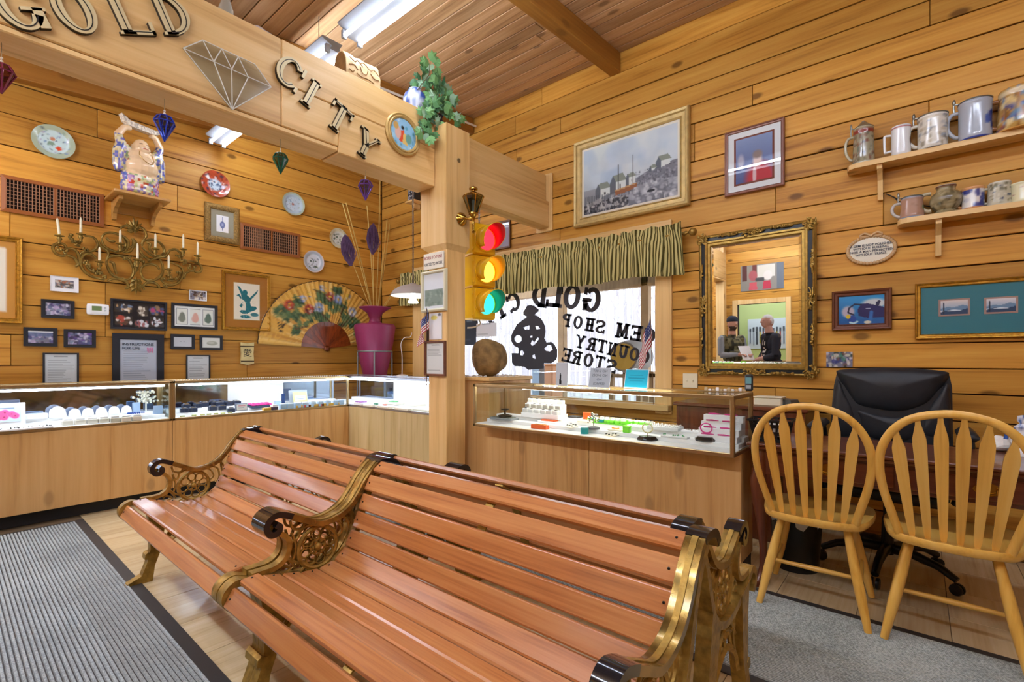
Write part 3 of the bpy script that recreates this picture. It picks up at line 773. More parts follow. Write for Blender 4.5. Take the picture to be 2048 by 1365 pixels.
G().box(-.26, .20, -.255, .255, .44, .545, .045).obj('seat', LEA, oc, (0, 0, 0), smooth=70)
for s in (-1, 1):
    pts = spline([(.10, s * .30, .46), (.13, s * .32, .60), (.10, s * .325, .77), (-.02, s * .325, .80), (-.16, s * .325, .795), (-.20, s * .325, .74), (-.18, s * .31, .58), (-.14, s * .28, .46)], 5)
    a_ = G().tube(pts, .022, 8).obj('arm_loop', PLB, oc, smooth=60)
    G().box(-.20, .11, s * .325 - .04, s * .325 + .04, .785, .835, .02).obj('arm_pad', LEA, a_, smooth=70)
col = G().lathe([(.03, .10), (.035, .14), (.03, .16), (.025, .30), (.02, .31), (.02, .46)], 14).obj('gas_column', PLB, oc, smooth=40)
for i in range(5):
    a = .5 + i * 2 * PI / 5
    d = Vector((math.cos(a), math.sin(a), 0)); sd = Vector((-d.y, d.x, 0))
    lg = G().tube([d * .03 + Vector((0, 0, .135)), d * .12 + Vector((0, 0, .138)), d * .24 + Vector((0, 0, .115)), d * .315 + Vector((0, 0, .075))], [.03, .026, .021, .018], 8).obj('base_leg', PLB, col, smooth=60)
    cs = G()
    for s in (-1, 1): cs.lathe([(.027, -.008), (.030, 0), (.027, .008)], 12, M=TR(*(d * .315 + sd * s * .013 + Vector((0, 0, .0305)))) @ RZ(a) @ RX(PI / 2))
    cs.obj('caster', PLB, oc, smooth=40)
# waste bin with liner under the desk
wb = thing('waste_bin', 'black waste bin with a pale plastic liner under the desk', 'bin', (3.20, .54, 0))
G().lathe([(.10, .0), (.115, .0), (.135, .33), (.13, .335), (.112, .02)], 20).obj('bin_body', PLB, wb, smooth=40)
ln = G(); n = 28; vs = []
for j, (r, z) in enumerate([(.125, .26), (.145, .30), (.148, .335), (.138, .345), (.125, .33)]):
    for k in range(n):
        a = 2 * PI * k / n; q = r + .006 * math.sin(k * 2.7 + j) + (.012 * math.sin(k * 1.3) if j == 0 else 0)
        vs.append((q * math.cos(a), q * math.sin(a), z + (.02 * math.sin(k * 1.9) if j == 0 else 0)))
ln.add(vs, [(j * n + k, j * n + (k + 1) % n, (j + 1) * n + (k + 1) % n, (j + 1) * n + k) for j in range(4) for k in range(n)])
ln.obj('liner', mt('liner_plastic', 'dfe6ee', rough=.25, spec=.5), wb, smooth=60)
# basket on the desk
bk_ = thing('desk_basket', 'black perforated plastic basket on the desk corner', 'basket', (2.88, .60, .76), .05)
g = G(); hw, hd, H_ = .095, .075, .115
def wallq(p0, p1, q0, q1, nx):
    rows = 6
    for i in range(nx):
        for j in range(rows):
            if (i % 2 == 1) and (j % 2 == 1) and 0 < j < rows: continue
            u0, u1, v0, v1 = i / nx, (i + 1) / nx, j / rows, (j + 1) / rows
            P = lambda u, v: (Vector(p0).lerp(Vector(p1), u)).lerp(Vector(q0).lerp(Vector(q1), u), v)
            g.add([tuple(P(u0, v0)), tuple(P(u1, v0)), tuple(P(u1, v1)), tuple(P(u0, v1))], [(0, 1, 2, 3)])
bt = [(-hd * .78, -hw * .78, 0), (hd * .78, -hw * .78, 0), (hd * .78, hw * .78, 0), (-hd * .78, hw * .78, 0)]
tp = [(-hd, -hw, H_), (hd, -hw, H_), (hd, hw, H_), (-hd, hw, H_)]
for i in range(4): wallq(bt[i], bt[(i + 1) % 4], tp[i], tp[(i + 1) % 4], 15)
g.add(bt, [(0, 1, 2, 3)]); o = g.obj('basket_body', PLB, bk_)
md = o.modifiers.new('thickness', 'SOLIDIFY'); md.thickness = .003
g = G(); g.ribbon([(-.0, 0), (0, .0)], .001, 0, .001) if False else None
rim = [(-hd - .008, -hw - .008), (hd + .008, -hw - .008), (hd + .008, hw + .008), (-hd - .008, hw + .008)]
G().tube([(a, b, H_) for a, b in rim], .006, 6, True).obj('rim', PLB, bk_)
cbox('paper_slip', -.05, .05, -.07, .02, .03, .09, mt('paper_white', 'eceae4', rough=.7), bk_, .003)
# ================================================================== SHOWCASES
FRM = mt('case_frame_metal', 'b39a6e', rough=.32, metal=.85)
FRS = mt('case_frame_silver', 'b9bcc6', rough=.3, metal=.85)
CGL = glass('case_glass', 'f3f9f8', .08)
WHT = mt('white_laminate', 'f0f0ee', rough=.5)
MIRD = mt('case_mirror_door', 'aab6cc', rough=.06, metal=1)
LPAN = wood('pale_oak_panel', 'd8c294', 'cbb37f', 'b2955f', 2, sc=.7, knot=.1, rnd=.05, rough=.5)
STEPS = ((.14, .025), (.25, .05))
def showcase(label, loc, rotz, L, D, z0, z1, setb, pan, frm, back, led, led_v, ends=(1, 1), ledx=(.05, .05), depth_base=None, steps=True):
    t = thing('glass_showcase', label, 'showcase', loc, rotz)
    bd = depth_base or D
    cb = G().box(.004, L - .004, setb + .012, bd, .10, z0 - .012).obj('cabinet', pan if pan is LPAN else PANEL(2), t)
    n = max(1, round(L / 1.25)); wp = L / n
    for i in range(n):
        G().box(-wp / 2 + .002, wp / 2 - .002, -.006, .006, -(z0 - .112) / 2, (z0 - .112) / 2, .001).obj('front_panel', pan, cb, (wp * (i + .5), setb + .006, .10 + (z0 - .112) / 2))
    G().box(.01, L - .01, setb + .08, bd - .01, 0, .10).obj('kick_base', mt('kick_black', '232427', rough=.6), t)
    G().box(.012, L - .012, .012, D - .012, z0 - .012, z0 + .012, .001).obj('deck', WHT, t)
    r = .011
    e = [((r, r, z), (L - r, r, z)) for z in (z0, z1 - r)] + [((r, D - r, z), (L - r, D - r, z)) for z in (z0, z1 - r)]
    e += [((x, r, z), (x, D - r, z)) for x in (r, L - r) for z in (z0, z1 - r)] + [((x, y, z0), (x, y, z1 - r)) for x in (r, L - r) for y in (r, D - r)]
    for a, b in e:
        lo = [min(p, q) - r for p, q in zip(a, b)]; hi = [max(p, q) + r for p, q in zip(a, b)]
        G().box(-(hi[0] - lo[0]) / 2, (hi[0] - lo[0]) / 2, -(hi[1] - lo[1]) / 2, (hi[1] - lo[1]) / 2, -(hi[2] - lo[2]) / 2, (hi[2] - lo[2]) / 2, .003).obj('frame_rail', frm, t, [(p + q) / 2 for p, q in zip(lo, hi)])
    q = lambda pts: G().add(pts, [(0, 1, 2, 3)]).obj('pane', CGL, t)
    q([(r, .006, z0), (L - r, .006, z0), (L - r, .006, z1 - r), (r, .006, z1 - r)])
    q([(r, r, z1 - .004), (L - r, r, z1 - .004), (L - r, D - r, z1 - .004), (r, D - r, z1 - .004)])
    for k, x in enumerate((.006, L - .006)):
        if ends[k]: q([(x, r, z0), (x, D - r, z0), (x, D - r, z1 - r), (x, r, z1 - r)])
    m = len(back); wb_ = (L - 2 * r) / m
    for i, bm in enumerate(back):
        if bm is CGL:
            y = D - .012 - .005 * (i % 2); q([(r + i * wb_, y, z0), (r + (i + 1) * wb_, y, z0), (r + (i + 1) * wb_, y, z1 - r), (r + i * wb_, y, z1 - r)])
        else:
            G().box(r + i * wb_, r + (i + 1) * wb_ - .002, D - .016 - .006 * (i % 2), D - .011 - .006 * (i % 2), z0 + .012, z1 - 2 * r).obj('back_door', bm, t)
    if steps:
        for k, (v0, h0) in enumerate(STEPS):
            G().box(.016, L - .016, v0, D - .03, z0 + .012, z0 + .012 + h0, .002).obj('display_step', WHT, t)
    st = G().box(ledx[0], L - ledx[1], led_v - .012, led_v + .012, z1 - .045, z1 - .030, .002).obj('light_strip', led, t)
    return t
LEDB = mt('case_led_cool', 'ffffff', emit='dfe9ff', es=CASE_LED)
LEDW = mt('case_led_warm', 'ffffff', emit='fff6e4', es=CASE_LED * 1.3)
ZA0, ZA1, ZD0, ZD1 = .685, 1.013, .70, 1.01
XAB = 1.284
showcase('long glass-topped showcase with mirrored back doors under the black photo frames', (-1.9, 4.85, 0), 0, 1.9 + XAB, .385, ZA0, ZA1, 0, PANEL(2), FRM, [MIRD, MIRD, MIRD], LEDB, .03, depth_base=.385)
showcase('glass-topped showcase with pink trays under the painted fan', (XAB, 4.85, 0), 0, 2.947 - XAB, .385, ZA0, ZA1, 0, PANEL(2), FRM, [MIRD, WHT, MIRD], LEDB, .03, ends=(1, 0))
showcase('glass showcase on pale panelling between the corner and the timber post', (2.95, 5.23, 0), -PI / 2, 5.23 - 3.15, .385, ZA0, ZA1, 0, LPAN, FRS, [MIRD, WHT, WHT], LEDB, .03, ends=(0, 1))
showcase('glass showcase of coloured trays with bronze frame on a knotty wooden counter', (2.63, 2.60, 0), -PI / 2, 1.88, .375, ZD0, ZD1, .134, PANEL(2), FRM, [CGL, CGL], LEDW, .28, ledx=(.27, .50))
# cabinet under the rock
cb = thing('side_cabinet', 'upright knotty pine cabinet carrying the boulder beside the timber post', 'cabinet', (2.854, 2.64, 0))
G().box(0, .55, 0, .40, .0, 1.02, .003).obj('carcass', PANEL(2), cb)
G().box(-.012, .56, -.012, .42, 1.02, 1.05, .003).obj('top_board', BEAM(0), cb)

# bead garland on the case edge
g = G()
for i in range(75): g.ball((XAB + .02 + i * .0215, 4.857, ZA1 + .004), .0055, 6)
o = g.obj('bead_garland', mt('pearl_white', 'eef0f6', rough=.2)); tag(o, 'string of small white beads laid along the showcase top edge', 'garland'); o['kind'] = 'stuff'

# ------------------------------------------------------------------ goods in the cases
TAKEN = []
def free(p, w_, d_, rz):
    """slide a piece of stock along its case until it stands clear of its neighbours"""
    p = Vector(p)
    if not (.69 < p.z < .80): return p
    onx = p.y < 4.6 or p.x > 2.95            # this case runs along Y
    hx, hy = (d_ / 2, w_ / 2) if onx else (w_ / 2, d_ / 2)
    lo, hi = (.75, 2.56) if p.y < 2.7 else ((3.2, 5.15) if onx else (-1.8, 2.90))
    k = 1 if onx else 0
    for s in range(0, 90):
        q = p.copy(); q[k] += (-1 if s % 2 else 1) * ((s + 1) // 2) * .006
        if not (lo + (hy if onx else hx) < q[k] < hi - (hy if onx else hx)): continue
        if not onx and abs(q.x - XAB) < hx + .015: continue
        if all(abs(q.z - t[4]) > .0065 or abs(q.x - t[0]) >= hx + t[2] + .001 or abs(q.y - t[1]) >= hy + t[3] + .001 for t in TAKEN):
            TAKEN.append((q.x, q.y, hx, hy, q.z)); return q
    TAKEN.append((p.x, p.y, hx, hy, p.z)); return p
def it(name, label, cat, p, size, mat, rz=0, group=None, top=None, topn='insert', inset=.82, th=.004, b=.003, tilt=0):
    w_, d_, h_ = size
    p = free(p, w_ * 1.04, d_ * 1.04, rz)
    t = thing(name, label, cat, p, rz, group)
    o = G().box(-w_ / 2, w_ / 2, -d_ / 2, d_ / 2, 0, h_, b).obj('body', mat, t, rot=(tilt, 0, 0))
    if top is not None: G().box(-w_ / 2 * inset, w_ / 2 * inset, -d_ / 2 * inset, d_ / 2 * inset, h_, h_ + th, .001).obj(topn, top, t, rot=(tilt, 0, 0))
    return t
DK = ZD0 + .012; AK = ZA0 + .012
def stepped(x, y, base, axis, front):
    """where the pixel's ray meets the stepped display floor of a case"""
    lv = [(.03, .125, 0)] + [(v0 + .02, (STEPS[k + 1][0] - .015) if k + 1 < len(STEPS) else .335, h) for k, (v0, h) in enumerate(STEPS)]
    for v0, v1, h in lv:
        p = onZ(x, y, base + h); v = (p.x if axis == 'X' else p.y) - front
        if v <= v1:
            v = max(v, v0)
            q = onX(x, y, front + v) if axis == 'X' else onY(x, y, front + v)
            return Vector((q.x, q.y, base + h))
    v = lv[-1][1]; q = onX(x, y, front + v) if axis == 'X' else onY(x, y, front + v)
    return Vector((q.x, q.y, base + lv[-1][2]))
pd_ = lambda x, y: stepped(x, y, DK, 'X', 2.63)
pa = lambda x, y: stepped(x, y, AK, 'X', 2.95) if x > 697 else stepped(x, y, AK, 'Y', 4.85)
grey = mt('grey_velvet', '8d9294', rough=.8); pale = mt('pale_grey_leatherette', 'd9dbd8', rough=.6); blk = mt('black_velvet', '17181b', rough=.7)
orange = mt('orange_card', 'e8642a', rough=.45); teal = mt('teal_plastic', '159a9c', rough=.35); lime = mt('lime_plastic', '7bdc3e', rough=.4); pink = mt('pink_enamel', 'd8388a', rough=.35)
cream = mt('cream_card', 'efe6cf', rough=.7); slv = mt('silver', 'd5d5d2', rough=.2, metal=1); gem = mt('dark_gem', '3c3f38', rough=.1)
white = mt('white_satin', 'f6f6f6', rough=.45)
RD = -PI / 2
# showcase D ------------------------------------------------------
it('display_pad', 'flat grey display pad holding dark ornaments in the bronze-framed case', 'display pad', pd_(1008, 846), (.21, .10, .016), grey, RD, top=mt('pad_olive', '6d7062', rough=.8))
dk_ = thing('ornament_dish', 'dark ornate brooch dish on a grey display pad', 'ornament', pd_(1010, 845) + Vector((0, 0, .02)))
G().lathe([(.0, 0), (.05, 0), (.055, .012), (.03, .02), (.008, .022), (.006, .05), (.03, .056), (.034, .062), (0, .066)], 18).obj('dish', mt('dark_bronze', '3b342b', rough=.35, metal=.6), dk_, smooth=40)
t = thing('stepped_riser', 'white stepped riser filled with pale grey ring boxes', 'riser', pd_(1085, 838), RD)
for k in range(3):
    G().box(-.17, .17, -.045 + k * .035, .065, .0 + k * .035, .035 + k * .035, .002).obj('step', white, t)
rb0 = None
for k in range(3):
    for i in range(6):
        p = t.location + Vector(((-.026 + k * .035), -(-.14 + i * .056), .035 + k * .035))
        if rb0 is None:
            rb0 = it('ring_box', 'small pale grey ring box on the white stepped riser', 'ring box', p, (.044, .036, .03), pale, RD, 'ring boxes on the stepped riser', top=blk, topn='ring_slot', inset=.45, b=.004)
            for c_ in bpy.data.objects:
                if c_.parent == rb0 and c_.name.startswith('body'): c_.rotation_euler = (0, 0, 0)
        else: dup(rb0, p, RD)
it('flat_box', 'flat orange jewellery box lying at the case front', 'box', pd_(1080, 858), (.13, .045, .028), orange, RD, top=mt('amber', 'f3a13a', rough=.2), inset=.7)
it('card_tray', 'white tray with orange jewellery cards', 'tray', pd_(1100, 846), (.17, .09, .014), white, RD, top=orange, inset=.7, th=.01)
it('card_tray', 'white tray with black velvet pad behind orange cards', 'tray', pd_(1150, 832), (.12, .10, .014), white, RD, top=mt('charcoal_pad', '4a4a4c', rough=.8), inset=.7, th=.012)
it('jewel_card', 'bright orange jewellery card stood near the case back', 'card', pd_(1158, 838) + Vector((0, 0, 0)), (.06, .012, .06), orange, RD)
tb = thing('trinket_box', 'round teal trinket box at the front of the case', 'box', free(pd_(1169, 868), .058, .058, 0))
G().lathe([(0, 0), (.026, 0), (.026, .026), (.027, .027), (.027, .036), (.024, .04), (0, .04)], 18).obj('box', teal, tb, smooth=40)
for j, (x, y) in enumerate(((1143, 861), (1222, 872))):
    c_ = it('earring_card', 'cream card of stone earrings leaning ' + ('near the orange box' if j == 0 else 'beside the lime box'), 'card', pd_(x, y), (.085, .07, .006), cream, RD - .4, tilt=.18)
    g = G()
    for q in range(6): g.ball((-.028 + (q % 3) * .028, -.015 + (q // 3) * .03, .012 + (-.015 + (q // 3) * .03) * .18), (.007, .009, .004), 6)
    g.obj('stones', gem, c_)['kind'] = 'stuff'
nt_ = thing('jewellery_tree', 'silver leafy brooch standing on a dark oval base', 'ornament', free(pd_(1187, 866), .10, .09, 0))
G().lathe([(0, 0), (.045, 0), (.04, .012), (.015, .018), (0, .018)], 16).obj('base', mt('slate', '55565a', rough=.5), nt_, smooth=40)
g = G(); R = random.Random(2)
for q in range(46):
    a, b_ = R.uniform(0, 2 * PI), R.uniform(-.6, 1.4); v = Vector((math.cos(a) * math.cos(b_), math.sin(a) * math.cos(b_), math.sin(b_))) * R.uniform(.015, .042)
    g.ball(v + Vector((0, 0, .065)), (.006, .006, .006), 5)
g.tube([(0, 0, .015), (0, 0, .06)], .003, 5); g.obj('sprigs', slv, nt_)
gt = it('box_tray', 'long white tray of lime and white jewellery boxes', 'tray', pd_(1225, 848), (.26, .11, .008), lime, RD, top=None)
R = random.Random(4); gb0 = None
for k in range(3):
    for i in range(6):
        p = gt.location + Vector((-.036 + k * .036, .10 - i * .04, .008)); mm = R.choice((0, 0, 1))
        o = it('jewel_box', 'small lime jewellery box in the long tray' if mm == 0 else 'small teal jewellery box in the long tray', 'box', p, (.032, .034, .02), lime if mm == 0 else teal, RD + R.uniform(-.2, .2), 'lime boxes in the tray' if mm == 0 else 'teal boxes in the tray', top=white, inset=.8, th=.008)
it('jewel_box', 'bright lime box alone at the case front', 'box', pd_(1254, 872), (.045, .035, .036), lime, RD, top=mt('lime_lid', '8fe64f', rough=.35), inset=1.03, th=.006)
for x, y, lb in ((1292, 881, 'in front of the ring tray'), (1410, 893, 'in front of the pink riser')):
    ob = thing('bracelet_stand', 'black octagonal bracelet stand ' + lb, 'stand', free(pd_(x, y), .135, .135, 0) + Vector((.02, 0, 0)), RD)
    G().lathe([(0, 0), (.062, 0), (.066, .008), (.05, .024), (0, .026)], 8).obj('base', mt('black_gloss', '15161a', rough=.15, coat=.5), ob)
    G().tube([(.0, 0, .025), (0, 0, .04)], .003, 6).obj('stem', slv, ob)
    G().tube([(c_, 0, d_ + .07) for c_, d_ in circ(.032, 20, ry=.027)], .004, 6, True).obj('bracelet', pink if x > 1350 else mt('citrine', 'd8cf9a', rough=.2), ob, smooth=60)
rt = it('ring_tray', 'pale grey slotted ring tray with rows of small rings', 'tray', pd_(1330, 862), (.20, .10, .022), pale, RD)
g = G(); g2 = G()
for i in range(8):
    for j in range(4):
        x_, y_ = -.085 + i * .0245, -.036 + j * .024
        g.box(x_ - .009, x_ + .009, y_ - .002, y_ + .002, .022, .0225); g2.tube([(x_ + a, y_, .026 + b_) for a, b_ in circ(.006, 8)], .0014, 4, True)
g.obj('slots', mt('slot_dark', '5b5e60', rough=.8), rt)['kind'] = 'stuff'; g2.obj('rings', slv, rt)['kind'] = 'stuff'
t = thing('stepped_riser', 'white stepped riser with pink bracelets and pens', 'riser', (2.85, .86, DK + .025), RD)
for k in range(4):
    G().box(-.11, .11, -.06 + k * .042, .11, k * .034, .034 + k * .034, .002).obj('step', white, t)
for k in range(4):
    for i in range(2):
        p = t.location + Vector((-.045 + k * .042, .05 - i * .09, .034 + k * .034))
        o = G().tube([(-.035, 0, .005), (.0, 0, .006), (.035, 0, .005)], [.004, .005, .002], 8).obj('bracelet_bar', pink, None, p, (0, 0, RD), 50)
        tag(o, 'slim pink bracelet bar on the white riser', 'bracelet', 'pink bars on the riser')
R = random.Random(61)
for x, y, w_, dp, c_, lb in ((1135, 848, .16, .06, white, 'narrow white jewellery tray behind the earring card'), (1180, 850, .10, .07, cream, 'small cream pad with green stones near the tree brooch'), (1262, 858, .12, .08, white, 'white ring pad behind the lime box'), (1385, 872, .12, .06, white, 'narrow white tray left of the pink riser'), (1232, 862, .10, .05, cream, 'cream earring pad in front of the lime tray'), (1350, 880, .16, .05, pale, 'pale grey bracelet pad at the case front')):
    o = it('jewellery_pad', lb, 'display pad', pd_(x, y), (w_, dp, .012), c_, RD)
    g = G()
    for q in range(10): g.ball((R.uniform(-w_ / 2 + .01, w_ / 2 - .01), R.uniform(-dp / 2 + .01, dp / 2 - .01), .014), (R.uniform(.004, .008),) * 3, 6)
    g.obj('stones', R.choice((gem, slv, mt('green_stone', '3f8a5a', rough=.15), mt('amber', 'f3a13a', rough=.2))), o)['kind'] = 'stuff'
for i in range(7):
    x = 1150 + i * 17
    it('ring_cube', 'tiny white ring cube at the back of the bronze-framed case', 'ring box', pd_(x, 838 + i * 1.5), (.03, .03, .035), white, RD, 'ring cubes at the case back', top=gem, inset=.3, th=.006)
# showcase A/B -------------------------------------------------------
sg = thing('price_sign', 'white framed sign with pink flowers inside the mirrored showcase', 'sign', pa(8, 853), 0)
cv = Cv(60, 40, 'c3d3ee'); cv.rect(.1, .07, .8, .13, '5b6a86')
for x, y in ((.35, .45), (.52, .38), (.5, .68), (.72, .5), (.3, .72), (.82, .62)): cv.ell(x, y, .13, .2, 'ee5f97', 1, .4); cv.ell(x, y, .03, .05, 'a83a63')
printed('picture', cv, .17, .105, sg, (0, -.0065, .08), (-.12, 0, 0))
G().box(-.11, .11, -.004, .006, .0, .16, .004).obj('frame', white, sg, rot=(-.12, 0, 0))
st = it('stone_tray', 'white tray of small dark stones at the mirrored showcase front', 'tray', pa(35, 862), (.36, .10, .014), white)
g = G(); R = random.Random(8)
for q in range(26): g.ball((R.uniform(-.17, .17), R.uniform(-.04, .04), .016), (R.uniform(.003, .006),) * 3, 5)
g.obj('stones', gem, st)['kind'] = 'stuff'
def bust(x, y, s, label='white domed ring bust in a row inside the mirrored showcase', gp='ring busts in the mirrored showcase'):
    t = thing('ring_bust', label, 'ring bust', free(pa(x, y), .075 * s, .075 * s, 0), 0, gp)
    G().lathe([(0, 0), (.035 * s, 0), (.036 * s, .012), (.03 * s, .04 * s), (.012 * s, .055 * s), (0, .058 * s)], 14).obj('dome', white, t, smooth=60)
    G().tube([(a, 0, .045 * s + b) for a, b in circ(.013, 10)], .0022, 5, True).obj('ring', mt('ring_gold', 'b98f4a', rough=.2, metal=1), t)
    return t
bust(115, 838, 1.5, 'largest white domed ring bust inside the mirrored showcase', None)
for i, x in enumerate((133, 146, 160, 175, 190, 205)): bust(x, 838 - i * .4, 1.05)
for i, x in enumerate((135, 152, 166, 181, 198, 213, 228)):
    o = it('ring_box', 'cream ring box in the front row of the mirrored showcase', 'ring box', pa(x, 851 - i * .9), (.062, .05, .036), mt('cream_leatherette', 'd8d3c4', rough=.6), 0, 'cream ring boxes in the mirrored showcase', top=white, inset=.8, th=.014, topn='cushion')
it('gift_box', 'open white gift box lying inside the mirrored showcase', 'box', pa(95, 842), (.13, .09, .04), white, .2, top=mt('box_grey', 'b7c4cf', rough=.6), inset=.7, th=.002)
it('gift_box', 'white box lid with a blue beaded necklace in the mirrored showcase', 'box', pa(272, 838), (.20, .09, .02), white, 0)
nk = thing('bead_necklace', 'dark blue bead necklace lying on a white box lid', 'necklace', pa(272, 838) + Vector((0, 0, .021)), 0)
g = G()
for q in range(22):
    a = q / 21 * PI * 1.6; g.ball((.055 * math.cos(a), .03 * math.sin(a), .006), .006, 6)
g.obj('beads', mt('blue_bead', '2b4f9c', rough=.2), nk)['kind'] = 'stuff'
it('gift_box', 'upright pale blue box by the mirrored doors', 'box', pa(246, 832), (.05, .04, .08), mt('powder_blue', '9fb8d4', rough=.5), 0)
it('gift_box', 'upright grey-blue box beside the case joint', 'box', pa(316, 828), (.06, .05, .07), mt('steel_blue', '8aa0b8', rough=.5), 0)
o = thing('silk_flowers', 'small bunch of pale silk flowers inside the mirrored showcase', 'flowers', free(pa(292, 815), .10, .08, 0))
g = G(); R = random.Random(12)
for q in range(60): g.ball((R.gauss(0, .035), R.gauss(0, .02), .07 + R.uniform(0, .10)), (R.uniform(.007, .013),) * 3, 5)
g.tube([(0, 0, 0), (0, 0, .09)], .006, 6)
g.obj('blooms', mt('silk_cream', 'f3ecd8', rough=.8, var=.2), o)['kind'] = 'stuff'
# case B
R = random.Random(21)
k = 0
for row, (yy, xs) in enumerate(((830, (368, 384, 425, 444, 462)), (822, (372, 395, 440, 458, 474)), (814, (410, 430, 452, 470)))):
    for x in xs:
        it('watch_box', 'black and silver watch box in the pink-tray showcase', 'box', pa(x, yy - (x - 360) * .05), (.062, .05, .038), mt('navy_box', '2a3346', rough=.35), R.uniform(-.2, .2), 'watch boxes in the pink-tray showcase', top=slv, inset=.6, th=.008)
for i, x in enumerate((365, 388, 405, 418, 432, 446, 460)):
    it('price_tag', 'small yellow-green price tag in the pink-tray showcase', 'tag', pa(x, 848 - i * 1.0), (.035, .02, .012), mt('tag_yellow', 'cdd08a', rough=.6), 0, 'price tags at the case front')
tv = thing('table_sign', 'small framed table sign on an easel in the pink-tray showcase', 'sign', free(pa(483, 838), .115, .04, 0), 0)
G().box(-.055, .055, -.004, .004, .015, .085, .003).obj('frame', mt('sign_frame', '8a93a6', rough=.4), tv, rot=(-.15, 0, 0))
printed('card', Cv(24, 16, 'f4f0ea').rect(.15, .2, .85, .4, 'e4a7ae').rect(.15, .55, .7, .62, '9a9aa2'), .09, .055, tv, (0, -.009, .05), (-.15, 0, 0))
pt = it('jewel_tray', 'slanted black tray packed with pink jewellery cards', 'tray', pa(520, 820), (.21, .10, .02), mt('tray_navy', '33435e', rough=.6), .1, tilt=.12)
R = random.Random(31)
for a in range(5):
    for b_ in range(4):
        o = G().box(-.016, .016, -.010, .010, 0, .012, .003).obj('pink_card', mt('hot_pink', 'e8409c', rough=.4), pt, (-.082 + a * .041, -.037 + b_ * .025, .024 + (-.037 + b_ * .025) * .12), (.12 + R.uniform(-.3, .3), 0, R.uniform(-.3, .3)))
it('tent_card', 'small dark tent display with red dots beside the pink tray', 'display', pa(548, 836), (.06, .05, .03), mt('tent_dark', '43384a', rough=.6), .2, top=white, inset=.9, th=.02)
cf = thing('certificate_frame', 'white framed yellow certificate card standing in the showcase', 'frame', free(pa(598, 812), .21, .06, 0), 0)
G().box(-.10, .10, -.006, .006, .0, .15, .005).obj('frame', mt('frame_pewter', 'b3bac4', rough=.35), cf, rot=(-.2, 0, 0))
printed('card', Cv(30, 22, 'f2ec9a').rect(.12, .35, .88, .8, 'eef3f6').rect(.2, .48, .8, .53, '8c95a6').rect(.25, .62, .75, .67, '8c95a6'), .15, .105, cf, (0, -.023, .078), (-.2, 0, 0))
it('obelisk', 'slim navy obelisk display beside the yellow certificate', 'display', pa(566, 812), (.03, .03, .12), mt('obelisk_navy', '27406e', rough=.3))
R = random.Random(41)
for i in range(14):
    x = 580 + (i % 7) * 15; it('ice_box', 'clear pale blue gift box near the showcase back', 'box', pa(x, 822 - (i // 7) * 7), (.06, .045, .05), mt('ice_blue', 'b9d3ea', rough=.2), R.uniform(-.2, .2), 'pale blue boxes in the pink-tray showcase', top=white, inset=.9, th=.006)
for i, (x, y, c_) in enumerate(((582, 831, 'y'), (597, 829, 'y'), (613, 826, 'r'), (640, 823, 'r'), (655, 822, 'y'), (672, 821, 'y'), (617, 834, 'y'), (632, 833, 'y'), (648, 831, 'y'), (666, 829, 'y'))):
    it('card_box', ('small yellow' if c_ == 'y' else 'small red') + ' card box at the showcase front', 'box', pa(x, y), (.07, .045, .026), mt('card_' + c_, 'e8b54a' if c_ == 'y' else 'd9525a', rough=.5), 0, 'small ' + ('yellow' if c_ == 'y' else 'red') + ' card boxes', top=white, inset=.5, th=.003)
# case C
it('stone_tray', 'white tray with pink and violet stones in the pale-panelled showcase', 'tray', pa(722, 812), (.14, .10, .03), white, RD, top=mt('violet_stones', 'b77bc0', rough=.3, var=.6, vs=60), inset=.8, th=.01)
for i, (x, y, s) in enumerate(((745, 818, .18), (775, 822, .20), (812, 826, .22), (845, 822, .2), (790, 812, .2), (830, 812, .2))):
    it('flat_tray', 'low cream tray in the pale-panelled showcase', 'tray', pa(x, y), (s, .12, .02), mt('tray_cream', 'efe9d6', rough=.6), RD, 'cream trays in the pale-panelled showcase', top=white, inset=.92, th=.002)
it('flat_box', 'small green card box on a cream tray', 'box', pa(787, 812) + Vector((0, 0, .022)), (.10, .06, .012), mt('mint', '7fd08e', rough=.5), RD)
it('flat_box', 'small dark green box on a cream tray edge', 'box', pa(752, 818) + Vector((0, 0, .022)), (.05, .03, .012), mt('deep_green', '2f8f6b', rough=.5), RD)
it('flat_box', 'small coral box on a cream tray edge', 'box', pa(770, 822) + Vector((0, 0, .022)), (.05, .03, .012), mt('coral', 'd9705c', rough=.5), RD)
# on top of showcase D -------------------------------------------------------
TK = ZD1
tp_ = lambda x, y: onZ(x, y, TK)
def counter_sign(label, cat, x, y, W_, H_, cv, lean=.2, rz=RD, words=None):
    t = thing('counter_sign', label, cat, tp_(x, y) + Vector((.02, 0, 0)), rz)
    G().box(-W_ / 2, W_ / 2, -.002, .002, 0, H_, .001).obj('card', mt('sign_board', 'cfd6dc', rough=.5), t, rot=(-lean, 0, 0))
    G().box(-W_ * .3, W_ * .3, -.002, .002, 0, H_ * .8).obj('prop', mt('sign_board', 'cfd6dc'), t, (0, H_ * math.sin(lean) * 1.75, 0), (lean, 0, 0))
    n_ = Vector((0, -math.cos(lean), math.sin(lean)))
    pf = Vector((0, H_ / 2 * math.sin(lean), H_ / 2 * math.cos(lean))) + n_ * .0035
    if cv: printed('face', cv, W_ * .94, H_ * .94, t, pf, (-lean, 0, 0))
    if words: text(words[0], words[1], mt('ink_grey', '5c666e', rough=.6), t, pf + n_ * .001, (PI / 2 - lean, 0, PI if False else 0), sx=words[2], space=1.2, ext=.0003)
    return t
counter_sign('pale card with a black tower picture on the case top', 'sign', 1120, 772, .10, .165, Cv(30, 48, 'b9c0c6').poly([(.3, .95), (.33, .55), (.4, .42), (.46, .55), (.5, .95)], '15161a'), .05)
